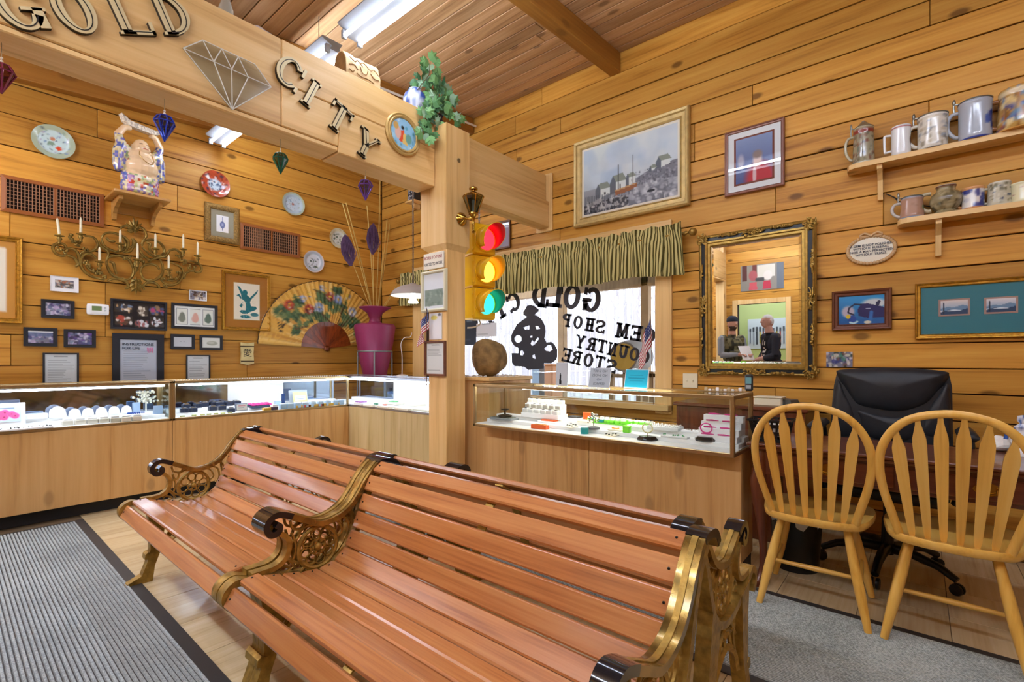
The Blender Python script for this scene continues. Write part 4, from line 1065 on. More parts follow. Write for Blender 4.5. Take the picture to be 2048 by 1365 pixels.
counter_sign('grey leaning sign whose back-to-front words forbid bare shirts and shoes', 'sign', 1194, 776, .16, .135, Cv(20, 16, 'aeb9c2'), .25, words=('NO SHIRT\nNO SHOES\nNO\nSERVICE', .024, -1))
counter_sign('bright teal leaning card in a white border on the case top', 'sign', 1268, 777, .165, .125, Cv(48, 36, '1aa5c4').rect(.2, .3, .8, .34, '0d7f9c').rect(.15, .45, .85, .49, '0d7f9c').rect(.2, .6, .8, .64, '0d7f9c'), .25)
def flag(label, root, stick_top, stick_bot, W_, H_, fold, rz, nstr=13):
    t = thing('hand_flag', label, 'flag', root, rz)
    G().tube([stick_bot, stick_top], .003, 6).obj('stick', mt('flag_stick', '6b4a2c', rough=.5), t)
    cv = Cv(52, 39, 'f0ece6')
    for i in range(0, 13, 2): cv.rect(0, i / 13, 1, (i + 1) / 13, 'b3283c')
    cv.rect(0, 0, .42, 7 / 13, '2c3a72')
    for i in range(5):
        for j in range(6): cv.ell(.04 + j * .068, .06 + i * .11, .012, .018, 'ffffff')
    o = printed('cloth', cv, W_, H_, t)
    a, b = Vector(stick_top), Vector(stick_bot)
    dn = (b - a).normalized()
    for v in o.data.vertices:
        u, q = v.co.x / W_ + .5, .5 - v.co.z / H_
        # hoist runs down the stick; the fly hangs down in soft folds
        p = a + dn * (q * H_ * (1 - .35 * u)) + Vector((fold * u * W_, .025 * math.sin(u * 9 + q * 2), -u * W_ * .80))
        v.co = p
    md = o.modifiers.new('t', 'SOLIDIFY'); md.thickness = .0012
    return t
f1 = onX(1307, 775, XR - .045)
flag('small American flag on a stick standing on the window sill', Vector((XR - .045, f1.y, .80)), (-.03, 0, .80), (0, 0, 0), .44, .27, -.24, RD)
# small things at the case back edge
R = random.Random(51)
for i in range(11):
    x = 1412 + i * 7.6
    it('price_card', 'tiny white price card on the back edge of the bronze-framed case', 'card', onZ(x, 782 + (x - 1412) * .02, TK), (.018, .012, .012 + .01 * (i % 3 == 0)), white if i % 2 else mt('card_tan', 'c9b28a', rough=.6), RD, 'tiny cards on the case back edge')
ph = thing('cordless_phone', 'grey cordless phone standing at the case corner', 'phone', onZ(1498, 783, TK), RD)
G().box(-.022, .022, -.012, .012, 0, .10, .008).obj('handset', mt('phone_body', '30363a', rough=.35), ph)
G().box(-.016, .016, -.0135, -.012, .045, .082).obj('screen', mt('phone_lcd', '6fa0a4', rough=.2), ph)
G().box(-.014, .014, -.0135, -.012, .015, .036).obj('keypad', mt('phone_keys', 'a5acae', rough=.4), ph)
# low cabinet by the window wall with office things
lc = thing('low_cabinet', 'low red-brown wooden cabinet against the wall behind the glass case', 'cabinet', (3.62, .74, 0))
G().box(-.12, .42, -.20, .62, 0, .86, .004).obj('carcass', CHERRY(2), lc)
G().box(-.14, .44, -.22, .64, .86, .885, .006).obj('top', CHERRY(1), lc)
LT = .885
bx = thing('file_box', 'cream plastic storage box on the low cabinet', 'box', onZ(1538, 812, LT), RD)
G().box(-.085, .085, -.05, .08, 0, .055, .008).obj('body', mt('cream_plastic', 'd9d0b4', rough=.5), bx)
G().box(-.088, .088, -.053, .083, .055, .062, .004).obj('lid', mt('cream_plastic', 'd9d0b4'), bx)
cl = thing('card_reader', 'small dark card reader beside the cream box', 'card reader', onZ(1573, 813, LT), RD - .3)
G().prism([(-.06, 0), (.05, 0), (.06, .02), (.05, .045), (-.03, .05), (-.06, .035)], -.05, .05).obj('body', mt('dark_grey_plastic', '4b4a45', rough=.4), cl)
G().box(-.03, .005, -.052, -.05, .012, .035).obj('screen', mt('reader_lcd', '9fb0b4', rough=.2), cl)
# right end of the desk
pc = thing('crumpled_paper', 'crumpled white paper towel on the desk', 'paper', onZ(2005, 904, .76) + Vector((.02, 0, 0)))
g = G().ball((0, 0, .032), (.05, .06, .034), 16)
g.v = [tuple(Vector(v) * (1 + .35 * mnoise.noise(Vector(v) * 28))) for v in g.v]; zm = min(v[2] for v in g.v); g.v = [(a, b, c - zm) for a, b, c in g.v]
g.obj('sheet', mt('paper_white', 'eceae4', rough=.7), pc)
fg = thing('china_figurine', 'blue and white china figurine at the desk end', 'figurine', onZ(2046, 912, .76))
cvf = Cv(24, 40, 'eef2f6').speck(['2b4d9c', '4a74c0'], 60, .03, .09, 3)
G().lathe([(0, 0), (.045, 0), (.05, .02), (.03, .05), (.035, .08), (.022, .11), (.03, .13), (.012, .145), (.02, .16), (.018, .18), (0, .185)], 24, col=lambda u, v: cvf.at(u, v)).obj('body', GLAZE(), fg, smooth=60)
for s in (-1, 1): G().tube([(0, s * .02, .12), (.0, s * .05, .10), (0, s * .055, .07)], .008, 6, col='3a62b0').obj('arm', GLAZE(), fg, smooth=60)
# ================================================================== FRAMES AND WALL PIECES
def rect_on(wall, r):
    f = (lambda x, y: onY(x, y, YL - .006)) if wall == 'L' else (lambda x, y: onX(x, y, XR - .006))
    a, b, c, d = f(r[0], r[1]), f(r[0], r[2]), f(r[3], r[4]), f(r[3], r[5])
    W_ = (Vector(((c - a).x, (c - a).y)).length + Vector(((d - b).x, (d - b).y)).length) / 2
    H_ = ((a - b).z + (c - d).z) / 2
    ctr = (a + b + c + d) / 4
    return ctr, W_, H_, (0 if wall == 'L' else -PI / 2)
def moulding(W_, H_, prof):
    """prof: (inset, projection toward the viewer) -> mitred frame"""
    vs = []; n = len(prof)
    for ins, pr in prof:
        x, z = W_ / 2 - ins, H_ / 2 - ins
        vs += [(-x, -pr, -z), (x, -pr, -z), (x, -pr, z), (-x, -pr, z)]
    fs = [(i * 4 + k, i * 4 + (k + 1) % 4, ((i + 1) % n) * 4 + (k + 1) % 4, ((i + 1) % n) * 4 + k) for i in range(n) for k in range(4)]
    return G().add(vs, fs)
PROF = {'flat': lambda w_, d_: [(0, 0), (0, d_), (w_ * .85, d_ * .9), (w_, d_ * .6), (w_, 0)],
        'step': lambda w_, d_: [(0, 0), (0, d_ * .7), (w_ * .12, d_), (w_ * .35, d_ * .9), (w_ * .45, d_ * .6), (w_ * .8, d_ * .55), (w_ * .85, d_ * .75), (w_, d_ * .5), (w_, 0)],
        'round': lambda w_, d_: [(0, 0), (0, d_ * .5), (w_ * .2, d_ * .9), (w_ * .5, d_), (w_ * .8, d_ * .85), (w_, d_ * .45), (w_, 0)]}
PGL = glass('picture_glass', 'fdfefe', .07)
def framed(wall, r, label, cv, fw, fm, prof='flat', depth=.018, mats=(), cat='picture', pane=True, name='framed_picture', tilt=0, inner=None):
    ctr, W_, H_, rz = rect_on(wall, r)
    t = thing(name, label, cat, ctr, rz)
    t.rotation_euler = (0, tilt, rz) if wall == 'L' else (0, tilt, rz)
    moulding(W_, H_, PROF[prof](fw, depth)).obj('frame', fm, t)
    w1, h1 = W_ - 2 * fw + .002, H_ - 2 * fw + .002; y = -depth * .28
    for k, (mw, mc) in enumerate(mats):
        G().box(-w1 / 2, w1 / 2, y - .001, y + .002, -h1 / 2, h1 / 2).obj('mat_board', mt('mat_' + mc, mc, rough=.8, spec=.2), t)
        w1 -= 2 * mw; h1 -= 2 * mw; y -= .0015
    if cv is not None: printed('print', cv, w1, h1, t, (0, y - .001, 0))
    if pane:
        a, b = (W_ - 2 * fw) / 2, (H_ - 2 * fw) / 2
        G().add([(-a, -depth * .5, -b), (a, -depth * .5, -b), (a, -depth * .5, b), (-a, -depth * .5, b)], [(0, 1, 2, 3)]).obj('pane', PGL, t)
    return t, W_, H_
BLKF = mt('frame_black', '23272e', rough=.35); GILT = mt('frame_gilt', 'b8892f', rough=.32, metal=.7, var=.3, vs=40, bump=.4, bs=90); GILD = mt('frame_gilt_dull', '97783f', rough=.5, metal=.4, var=.45, vs=70, bump=.6, bs=120)
WDF = mt('frame_walnut', '6b3a20', rough=.4, var=.2, vs=25); SILF = mt('frame_silver', 'b5b2a8', rough=.35, metal=.5)
def photo(seed, cols, n=70, w_=48, h_=32, bg='7a7a8a', r=(.03, .12)):
    return Cv(w_, h_, bg).speck(cols, n, r[0], r[1], seed)
def doc(w_, h_, n, seed, bg='cfd8dc', ink='9aa5ab', head=True):
    c = Cv(w_, h_, bg); R = random.Random(seed)
    for i in range(n):
        y = .2 + i * .72 / n
        c.rect(.1, y, R.uniform(.55, .9), y + .018, ink)
    if head: c.rect(.28, .07, .7, .1, '6d7a80')
    return c
VIO = ['4b4a78', '8c7ba8', 'b9a9c9', '5d6b8c', 'd5cfe0', '3a3550', '7f8fa5']
# big gilt frame whose right part shows
framed('L', (-150, 440, 640, 45, 487, 649), 'large gilt frame with a cream print, its edge by the first vent', Cv(30, 30, 'c58c3e').rect(.1, .1, .86, .9, 'ece4d0'), .045, GILT, 'step', .03)
framed('L', (408.6, 405, 480, 478, 417.5, 491), 'small square ornate gilt frame with a blue lantern print beside the vent', Cv(36, 42, 'f4f6fa').ell(.5, .56, .2, .2, '5d6fa8').rect(.36, .4, .64, .72, '7c8cc0').line([(.5, .1), (.5, .4)], .015, '5d6fa8').line([(.5, .72), (.5, .9)], .02, '5d6fa8').rect(.42, .48, .58, .62, 'aab6dc'), .06, GILD, 'round', .03, mats=((.055, 'a3a08c'),))
# teal dancing figure print
cv = Cv(90, 120, 'e6dfcb')
T_ = '1e6f78'
cv.poly([(.12, .08), (.22, .1), (.36, .26), (.5, .32), (.62, .38), (.86, .2), (.95, .13), (.9, .24), (.68, .42), (.62, .5), (.66, .62), (.86, .62), (.9, .68), (.78, .74), (.62, .78), (.5, .84), (.32, .84), (.2, .78), (.28, .74), (.44, .74), (.46, .6), (.42, .5), (.3, .44), (.26, .3)], T_)
cv.ell(.42, .26, .1, .08, T_).poly([(.08, .35), (.2, .3), (.24, .34), (.3, .42), (.26, .44), (.18, .37)], T_).poly([(.2, .62), (.3, .55), (.34, .6), (.28, .68)], T_).ell(.44, .92, .2, .045, T_).ell(.8, .85, .16, .05, T_)
cv.speck(['6fb0b4', 'b9d3cf'], 26, .008, .02, 5, (.3, .3, .8, .95))
framed('L', (443, 540, 659, 539.8, 552.6, 664), 'gilt framed print of a teal dancing figure on cream', cv, .035, GILT, 'step', .03, mats=((.085, 'a8702f'), (.006, 'c9b98f')))
P_ = [((100, 551, 582, 156.7, 557, 586), 'white bordered colour photo hanging under the left candle arms', photo(1, ['b06a4a', '8c9aa0', 'd8c9b8', '5a5550']), .003, white, (.03, 'f2f2f4')),
      ((378, 579.8, 600.8, 412.8, 583, 602.5), 'tiny snapshot in a white border above the triptych frame', photo(2, ['3a2a22', 'c9b9a0', '6a4a3a', 'e8e0d8'], 40), .002, white, (.008, 'f2f2f4')),
      ((82, 598, 635.4, 148.8, 603, 639), 'black framed violet landscape photo beside the thermostat', photo(3, VIO), .028, BLKF, None),
      ((46.6, 654.7, 692, 114.7, 657.4, 694), 'black framed photo of violet fields under a white sky, left of its pair', photo(4, VIO, 50).rect(0, 0, 1, .16, 'dfe3ea').rect(0, .16, 1, .45, '5d6f93', .7), .028, BLKF, None),
      ((127, 658.6, 695, 191.3, 661, 696), 'black framed photo of violet flowers under blue hills, right of its pair', photo(5, VIO + ['4a3a6a', '6a4a9a'], 80), .028, BLKF, None),
      ((340.8, 668.3, 698.3, 389, 670, 699.5), 'small black framed grey sketch below the triptych, on its near side', Cv(30, 20, 'c8ced4').rect(.35, .45, .42, .5, '8f979e').rect(.55, .45, .6, .48, '8f979e'), .028, BLKF, None),
      ((399, 671, 700.6, 444.6, 671.7, 700.8), 'small black framed feather sketch below the triptych, by the gilt print', Cv(36, 24, 'dfe3dd').ell(.55, .55, .3, .2, 'a9b0a2').ell(.5, .5, .18, .1, 'c5cbc0'), .026, BLKF, None)]
for r, lb, cv, fw, fm, mats in P_:
    framed('L', r, lb, cv, fw, fm, 'flat', .014, mats=(mats,) if mats else ())
cv = Cv(110, 60, '1d1d22')
for k, (x, y, w_, h_, cs) in enumerate(((.03, .12, .32, .3, ['c9a070', '6f87a8', 'e8ddd0', '3a3a40']), (.46, .14, .2, .4, ['e8e0d0', '4a4038', '8a7a6a']), (.7, .12, .28, .35, ['c04a7a', '4a5a8a', '9a7a5a']), (.04, .55, .32, .35, ['e8e4e0', 'b0483a', '5a4030']), (.4, .68, .28, .28, ['e0e4ea', '3a3a4a', '9a5a5a']), (.7, .55, .28, .38, ['e0e4ea', '2a2a30', '6a3a3a']))):
    cv.rect(x, y, x + w_, y + h_, '3a342e').speck(cs, 26, .015, .05, 60 + k, (x + .02, y + .04, x + w_ - .02, y + h_ - .04), .9)
framed('L', (220.4, 596.8, 657.7, 333.5, 606, 662.7), 'black framed collage of six small photographs', cv, .02, BLKF, 'flat', .016)
cv = Cv(80, 42, 'e4e8e6')
for x, c_ in ((.05, '7f8478'), (.37, 'd8a898'), (.69, '5e7468')):
    cv.rect(x, .12, x + .27, .9, '6e767a').rect(x + .008, .14, x + .262, .88, 'dfe2da').ell(x + .14, .55, .07, .24, c_).ell(x + .13, .62, .09, .16, c_, .8)
framed('L', (342.3, 606, 657, 434.4, 612, 661), 'black framed triptych of small mineral sketches', cv, .028, BLKF, 'flat', .016)
framed('L', (85.2, 705.8, 777, 157.5, 706.2, 773), 'black framed printed page beside the showcase, with a letterhead', doc(40, 52, 14, 71), .014, BLKF, 'flat', .014)
framed('L', (371.8, 710, 770, 420, 710.3, 767), 'narrow black framed printed page beside the instructions poster', doc(30, 40, 11, 72), .014, BLKF, 'flat', .014)
t, W_, H_ = framed('L', (223.8, 666, 784, 327, 670, 781), 'large black framed poster of instructions with a pink character', doc(60, 80, 15, 73, 'bac4d2', '98a4b2', False), .06, BLKF, 'flat', .02)
ink = mt('ink_slate', '3a4654', rough=.6)
text('INSTRUCTIONS\nFOR LIFE', .036, ink, t, (-W_ / 2 + .075, -.011, H_ / 2 - .125), align='LEFT', space=1.05, bold=.0006)
text('钥', .06, mt('ink_pink', 'd9679a', rough=.6), t, (.09, -.011, H_ / 2 - .165))
# thermostat
ctr, W_, H_, rz = rect_on('L', (173, 608, 630, 217, 609.5, 630.5))
t = thing('thermostat', 'white wall thermostat with a green display', 'thermostat', ctr, rz)
G().puff([(p.x, p.z) for p in spline([(-.078, 0, -.04), (-.06, 0, -.05), (.06, 0, -.05), (.078, 0, -.04), (.08, 0, 0), (.078, 0, .04), (.06, 0, .05), (-.06, 0, .05), (-.078, 0, .04), (-.08, 0, 0)], 3, True)], -.018, .008, 4, back=.018).obj('case', mt('thermostat_white', 'eceeee', rough=.4), t, smooth=60)
G().box(-.045, .025, -.0285, -.024, -.012, .03).obj('display', mt('lcd_green', '6f8458', rough=.2), t)
for z in (.018, -.008): G().box(.042, .06, -.028, -.022, z - .006, z + .006, .002).obj('button', mt('thermostat_grey', 'b9c0c4'), t)
# bamboo plaque
ctr, W_, H_, rz = rect_on('L', (479.5, 685.4, 729, 506.3, 685.5, 729))
t = thing('bamboo_plaque', 'small bamboo plaque with a black character', 'plaque', ctr, rz)
G().prism([(-W_ / 2, -H_ / 2 + .01), (0, -H_ / 2 - .008), (W_ / 2, -H_ / 2 + .01), (W_ / 2 - .008, 0), (W_ / 2, H_ / 2), (0, H_ / 2 - .012), (-W_ / 2, H_ / 2), (-W_ / 2 + .008, 0)], -.03, 0).obj('half_cane', mt('bamboo_pale', 'd2c184', rough=.45, var=.12, vs=12), t)
for z in (H_ / 2 - .045, -H_ / 2 + .035): G().box(-W_ / 2 + .002, W_ / 2 - .002, -.034, -.004, z - .006, z + .006).obj('cord', mt('bamboo_cord', '4a3b22', rough=.8), t)
text('愛', .10, mt('ink_black', '1a1815', rough=.6), t, (0, -.031, 0))
# vents
def vent(r, label):
    ctr, W_, H_, rz = rect_on('L', r)
    t = thing('wall_vent', label, 'vent', ctr, rz)
    br = mt('vent_brown', '9a5a2c', rough=.4)
    moulding(W_, H_, [(0, 0), (0, .012), (.03, .018), (.034, .004), (.034, 0)]).obj('frame', br, t)
    a, b = W_ / 2 - .033, H_ / 2 - .033
    G().box(-a, a, -.002, .002, -b, b).obj('duct_opening', mt('duct_dark', '1b0f0a', rough=.9), t)
    G().box(-.008, .008, -.016, -.003, -b, b).obj('mullion', br, t)
    g = G(); n = int(2 * a / .022)
    for i in range(n + 1):
        x = -a + 2 * a * i / n; g.box(x - .0028, x + .0028, -.015, -.004, -b, b)
    m_ = int(2 * b / .03)
    for j in range(1, m_): z = -b + 2 * b * j / m_; g.box(-a, a, -.009, -.004, z - .002, z + .002)
    g.obj('louvres', mt('louvre_brown', 'a87a5a', rough=.35), t)['kind'] = 'stuff'
vent((1, 350.7, 423.3, 207.3, 388, 454), 'long brown wall vent grille beside the figurine shelf')
vent((480, 446, 499, 599.8, 468, 515), 'brown wall vent grille above the painted fan')
# plates
def plate(x, y, d, label, paint, n=40, rings=12, seg=None):
    t = thing('wall_plate', label, 'plate', onY(x, y, YL - .008), 0, 'china plates on the gallery wall')
    R_ = d / 2; prof = [(0, .010), (.2, .010), (.4, .0105), (.56, .011), (.62, .013), (.68, .018), (.74, .023), (.82, .026), (.9, .029), (.97, .032), (1.0, .033), (.99, .028), (.7, .008), (.55, .0)]
    fine = []
    for (a, b), (c, e) in zip(prof[:-1], prof[1:]):
        k = max(1, int(abs(c - a) / .06))
        for i in range(k): fine.append((a + (c - a) * i / k, b + (e - b) * i / k))
    fine.append(prof[-1])
    g = G(); cc = []
    sg = seg or n
    for r_, h in fine:
        for k in range(sg):
            a = 2 * PI * k / sg; x_, z_ = r_ * math.cos(a), r_ * math.sin(a)
            g.v.append((R_ * x_, -h, R_ * z_)); g.c.append(paint.at(.5 + x_ * .5, .5 - z_ * .5))
    m = len(fine)
    g.f = [(i * sg + k, i * sg + (k + 1) % sg, (i + 1) * sg + (k + 1) % sg, (i + 1) * sg + k) for i in range(m - 1) for k in range(sg)] + [tuple((m - 1) * sg + k for k in range(sg))]
    g.obj('plate', GLAZE(), t, smooth=50)
    return t
cv = Cv(64, 64, 'a9b9a0').ell(.5, .5, .36, .36, 'c3dcdc', 1, .06).speck(['6f8fb8', '7f9f90', 'a9a0b8', '4a5a6a'], 60, .012, .03, 3, (.14, .14, .86, .86), .7).ell(.62, .66, .07, .06, 'd8502f').ell(.48, .4, .06, .06, 'c98a6a').ell(.45, .55, .08, .06, '86a08c')
plate(106.5, 285.5, .29, 'celadon plate with a red fish and a tan rim', cv)
cv = Cv(64, 64, 'a8472c').speck(['2c3050', 'c9502f', 'd8c9c0', '7a2a1c'], 90, .02, .06, 9).ell(.5, .52, .24, .22, 'bfd0dc', 1, .2).speck(['2c3a5a', 'e0c8b8', '8fa0b4'], 30, .015, .05, 4, (.3, .34, .7, .7)).ell(.25, .28, .07, .07, 'e8e4e0').ell(.78, .55, .06, .06, 'd0c9d8')
plate(429.5, 369.5, .285, 'dark red and navy patterned plate with a pale bird centre', cv)
cv = Cv(64, 64, 'a9b49a').ell(.5, .5, .43, .43, 'a7b9c4', 1, .05).ell(.5, .5, .3, .3, 'b3c3cf', 1, .1).speck(['5f7a94', '8a8a70', '9fb0bc'], 50, .012, .03, 5, (.2, .2, .8, .8), .6).ell(.5, .5, .06, .06, 'a06a5a')
plate(585, 409, .28, 'plain grey-blue plate with a thin tan border', cv)
cv = Cv(64, 64, 'd8d2b0').speck(['6f7a5a', '8a7a4a'], 60, .01, .025, 6).ell(.5, .5, .36, .36, 'd6d9cf', 1, .1).speck(['5a6a50', 'a9a090', '3f4f3f'], 34, .015, .05, 7, (.25, .25, .75, .75), .8)
plate(675, 477.5, .26, 'octagonal cream plate with green sprays by the purple leaf', cv, seg=8 * 4)
cv = Cv(64, 64, 'd9c9c0').ell(.5, .5, .45, .45, 'aebbc6', 1, .05).ell(.5, .5, .36, .36, 'd5dbe2', 1, .1).speck(['6a7a8c', '5a6a4a', '3f4a3c', '9aa6b4'], 40, .015, .045, 8, (.28, .35, .75, .8), .8)
plate(625.5, 524, .275, 'white plate with a pale scene and pink rim over the fan', cv)

# figurine shelf and figurine
sh = thing('bracket_shelf', 'wooden bracket shelf carrying the smiling figurine', 'shelf', (1.23, YL - .005, 2.72))
SHW = wood('shelf_wood', 'c99a55', 'b5833f', '8f6028', 0, knot=.3, rnd=.1)
G().box(-.215, .215, -.40, 0, -.012, .012, .004).obj('board', SHW, sh)
G().box(-.16, .16, -.02, 0, -.12, -.012, .003).obj('back_rail', SHW, sh)
for s in (-1, 1):
    g = G(); g.add([(0, 0, -.012), (0, -.32, -.012), (0, -.32, -.05), (0, -.22, -.07), (0, -.12, -.10), (0, -.07, -.14), (0, -.06, -.19), (0, -.0, -.19)], [tuple(range(8))])
    g.v += [(v[0] + .03, v[1], v[2]) for v in g.v]; g.c *= 2
    g.f = [tuple(range(8)), tuple(range(8, 16))[::-1]] + [(i, (i + 1) % 8, 8 + (i + 1) % 8, 8 + i) for i in range(8)]
    g.obj('bracket', SHW, sh, (s * .15 - .015, 0, 0))
def fused(name, g, parent, vox, colf, mat, smooth=2, loc=(0, 0, 0), rot=(0, 0, 0)):
    """merge overlapping blobs into one continuous skin, then colour it by place"""
    o = g.obj('tmp', mat)
    md = o.modifiers.new('r', 'REMESH'); md.mode = 'VOXEL'; md.voxel_size = vox
    ms = o.modifiers.new('s', 'SMOOTH'); ms.iterations = smooth; ms.factor = .5
    bpy.context.view_layer.update()
    me = bpy.data.meshes.new_from_object(o.evaluated_get(bpy.context.evaluated_depsgraph_get()))
    bpy.data.objects.remove(o, do_unlink=True)
    me.materials.clear(); me.materials.append(mat); me.name = name
    at = me.color_attributes.new('Col', 'FLOAT_COLOR', 'POINT')
    at.data.foreach_set('color', np.array([(*lin(colf(v.co)), 1) for v in me.vertices], dtype=np.float32).ravel())
    me.shade_smooth()
    q = bpy.data.objects.new(name, me); COL.objects.link(q); q.parent = parent; q.location = loc; q.rotation_euler = rot
    return q
bd = thing('laughing_figurine', 'porcelain laughing figure in a patterned robe lifting a boat overhead', 'figurine', (1.235, 5.66, 2.732), .25)
g = G()
g.ball((0, 0, .085), (.165, .11, .085), 16).ball((0, 0, .046), (.16, .11, .046), 16).ball((0, -.005, .16), (.16, .11, .12), 16).ball((0, -.02, .28), (.14, .125, .12), 16).ball((0, 0, .37), (.125, .09, .09), 16)
g.ball((0, -.02, .475), (.066, .07, .075), 14).ball((0, -.03, .44), (.068, .065, .045), 12).ball((0, -.095, .462), (.012, .012, .012), 6)
for s in (-1, 1):
    g.tube([(s * .10, 0, .40), (s * .155, 0, .46), (s * .175, .0, .54), (s * .13, -.01, .615), (s * .08, -.02, .625)], [.05, .045, .034, .028, .026], 10)
    g.tube([(s * .145, 0, .48), (s * .17, 0, .38), (s * .175, 0, .26), (s * .17, -.01, .20)], [.045, .05, .045, .035], 10)
    g.ball((s * .068, -.01, .455), (.012, .02, .035), 8); g.ball((s * .03, -.075, .445), (.026, .026, .022), 8)
def bcol(c):
    x, y, z = c
    h = mnoise.cell(Vector((x * 46, y * 46, z * 46)))
    if z < .012: return 'b9a090'
    if z > .535 and abs(x) > .03: return 'e3c49c'
    if z > .405 and abs(x) < .085:
        if y < -.06 and abs(z - .447) < .006 and abs(x) < .028: return 'a8503f'
        if y < -.07 and abs(abs(x) - .026) < .012 and abs(z - .49) < .006: return '4a3428'
        return 'e6c8a0'
    if y < -.035 and z > .185 + .35 * x * x and abs(x) < .115 + (.02 if z < .3 else 0) and z < .42:
        return 'e2c49d'
    if abs(x) > .13: return ('5565a8', 'c9bd8a', '7a70b0', 'd6cfae')[int(h * 3.99)]
    if z < .17 and abs(x) > .09: return ('9a6fa8', 'c04a3a', 'b58fc0', 'd9c9c0')[int(h * 3.99)]
    return ('d8cf9a', 'b9c08a', 'e0d8c8', 'c05a3a', '8a7fb8', '8fa878', 'e6dcb8')[int(h * 6.99)]
fused('figure', g, bd, .0075, bcol, GLAZE(), 2)
g = G(); g.prism([(-.17, .09), (-.145, .03), (-.10, 0), (.10, 0), (.15, .02), (.165, .055), (.12, .045), (-.10, .05), (-.13, .07)], -.03, .03)
ct = Cv(40, 10, 'd8d6cc').speck(['b0422f', 'c9a050', '8a9a80'], 40, .02, .04, 4)
g.c = [ct.at(.5 + v[0] / .36, .5 - (v[2] - .03) / .1) for v in g.v]
g.obj('boat', mt('boat_glaze', 'd8cfc0', rough=.2, var=.5, vs=60), bd, (0, -.02, .632))
G().tube([(p.x, p.y, p.z) for p in spline([(-.05, -.10, .41), (-.055, -.115, .36), (-.02, -.145, .31), (.03, -.147, .30), (.055, -.12, .35), (.05, -.10, .41)], 5)], .004, 5).obj('bead_chain', mt('bead_gold', 'b08a4a', rough=.3, metal=.7), bd)

# ---------------------------------------------------------------- gilt wall candelabra
CAN = mt('antique_gold', '8d7335', rough=.4, metal=.55, var=.35, vs=30)
cz = lambda a, b, y=YL - .05: onY(100 + a / 6.4, 430 + b / 6.4, y)
C0 = cz(1085, 560)
ca = thing('wall_candelabra', 'large gilt rococo wall candelabra with nine candle cups', 'candelabra', (C0.x, YL, C0.z))
curves = dict(left=[[(200, 520), (150, 525), (80, 500), (40, 440), (50, 390), (110, 365), (180, 380), (205, 430), (170, 450)], [(205, 425), (280, 430), (340, 470), (370, 540), (375, 600), (350, 650), (320, 660)], [(220, 520), (300, 545), (345, 600), (355, 650)], [(370, 560), (390, 500), (440, 470), (520, 470), (580, 440), (610, 380), (580, 310), (520, 275), (440, 270)],
 [(600, 560), (540, 510), (470, 500), (410, 540), (390, 620), (420, 700), (500, 770), (600, 810), (700, 830)], [(480, 580), (470, 640), (510, 700), (590, 745), (680, 750)], [(660, 300), (690, 250), (770, 225), (870, 250), (940, 310), (970, 390), (930, 450), (850, 470), (760, 440), (690, 390), (660, 310)], [(720, 290), (760, 330), (810, 340), (830, 330)], [(900, 260), (960, 290), (1000, 350), (985, 430), (940, 480)], [(620, 330), (650, 400), (720, 450), (750, 500), (720, 580)], [(720, 590), (760, 540), (850, 520), (950, 540), (1030, 600), (1070, 700), (1050, 790), (990, 830), (920, 810)], [(720, 590), (740, 680), (800, 770), (900, 820), (1000, 860)], [(760, 600), (810, 620), (830, 690), (850, 760)], [(740, 850), (800, 820), (900, 830), (980, 870), (1000, 930), (960, 940)], [(1010, 420), (1060, 400), (1070, 340), (1050, 300)], [(960, 480), (1030, 460), (1070, 400)]],
 right=[[(905, 180), (930, 150), (980, 140), (1040, 170), (1060, 200), (1030, 220), (990, 190)], [(1090, 230), (1090, 180), (1130, 160), (1180, 170), (1220, 220), (1230, 280), (1200, 320), (1170, 380)], [(1180, 400), (1190, 350), (1250, 320), (1340, 325), (1420, 370), (1460, 440), (1450, 500), (1380, 530), (1300, 520), (1240, 470), (1180, 420)], [(1230, 350), (1280, 370), (1270, 430), (1320, 500)], [(1160, 740), (1170, 680), (1220, 640), (1300, 630), (1370, 660), (1400, 700)], [(1160, 740), (1190, 810), (1250, 840), (1300, 830)], [(1400, 560), (1440, 640), (1440, 740), (1400, 800), (1330, 840), (1250, 860), (1190, 920), (1210, 960)], [(1250, 870), (1330, 870), (1390, 910), (1400, 940)], [(1420, 830), (1470, 880), (1550, 900), (1640, 870), (1700, 780), (1690, 690), (1620, 640), (1540, 610)], [(1500, 830), (1580, 840), (1650, 790), (1650, 720)], [(1510, 500), (1530, 460), (1600, 440), (1660, 480), (1680, 520)], [(1700, 640), (1760, 600), (1840, 600), (1900, 620), (1940, 680), (1920, 730), (1860, 730), (1840, 690), (1870, 660)], [(1720, 820), (1730, 760), (1790, 720), (1840, 720)], [(1250, 590), (1340, 560), (1420, 540), (1480, 530), (1500, 480)], [(1150, 450), (1190, 520), (1260, 570), (1290, 600)]])
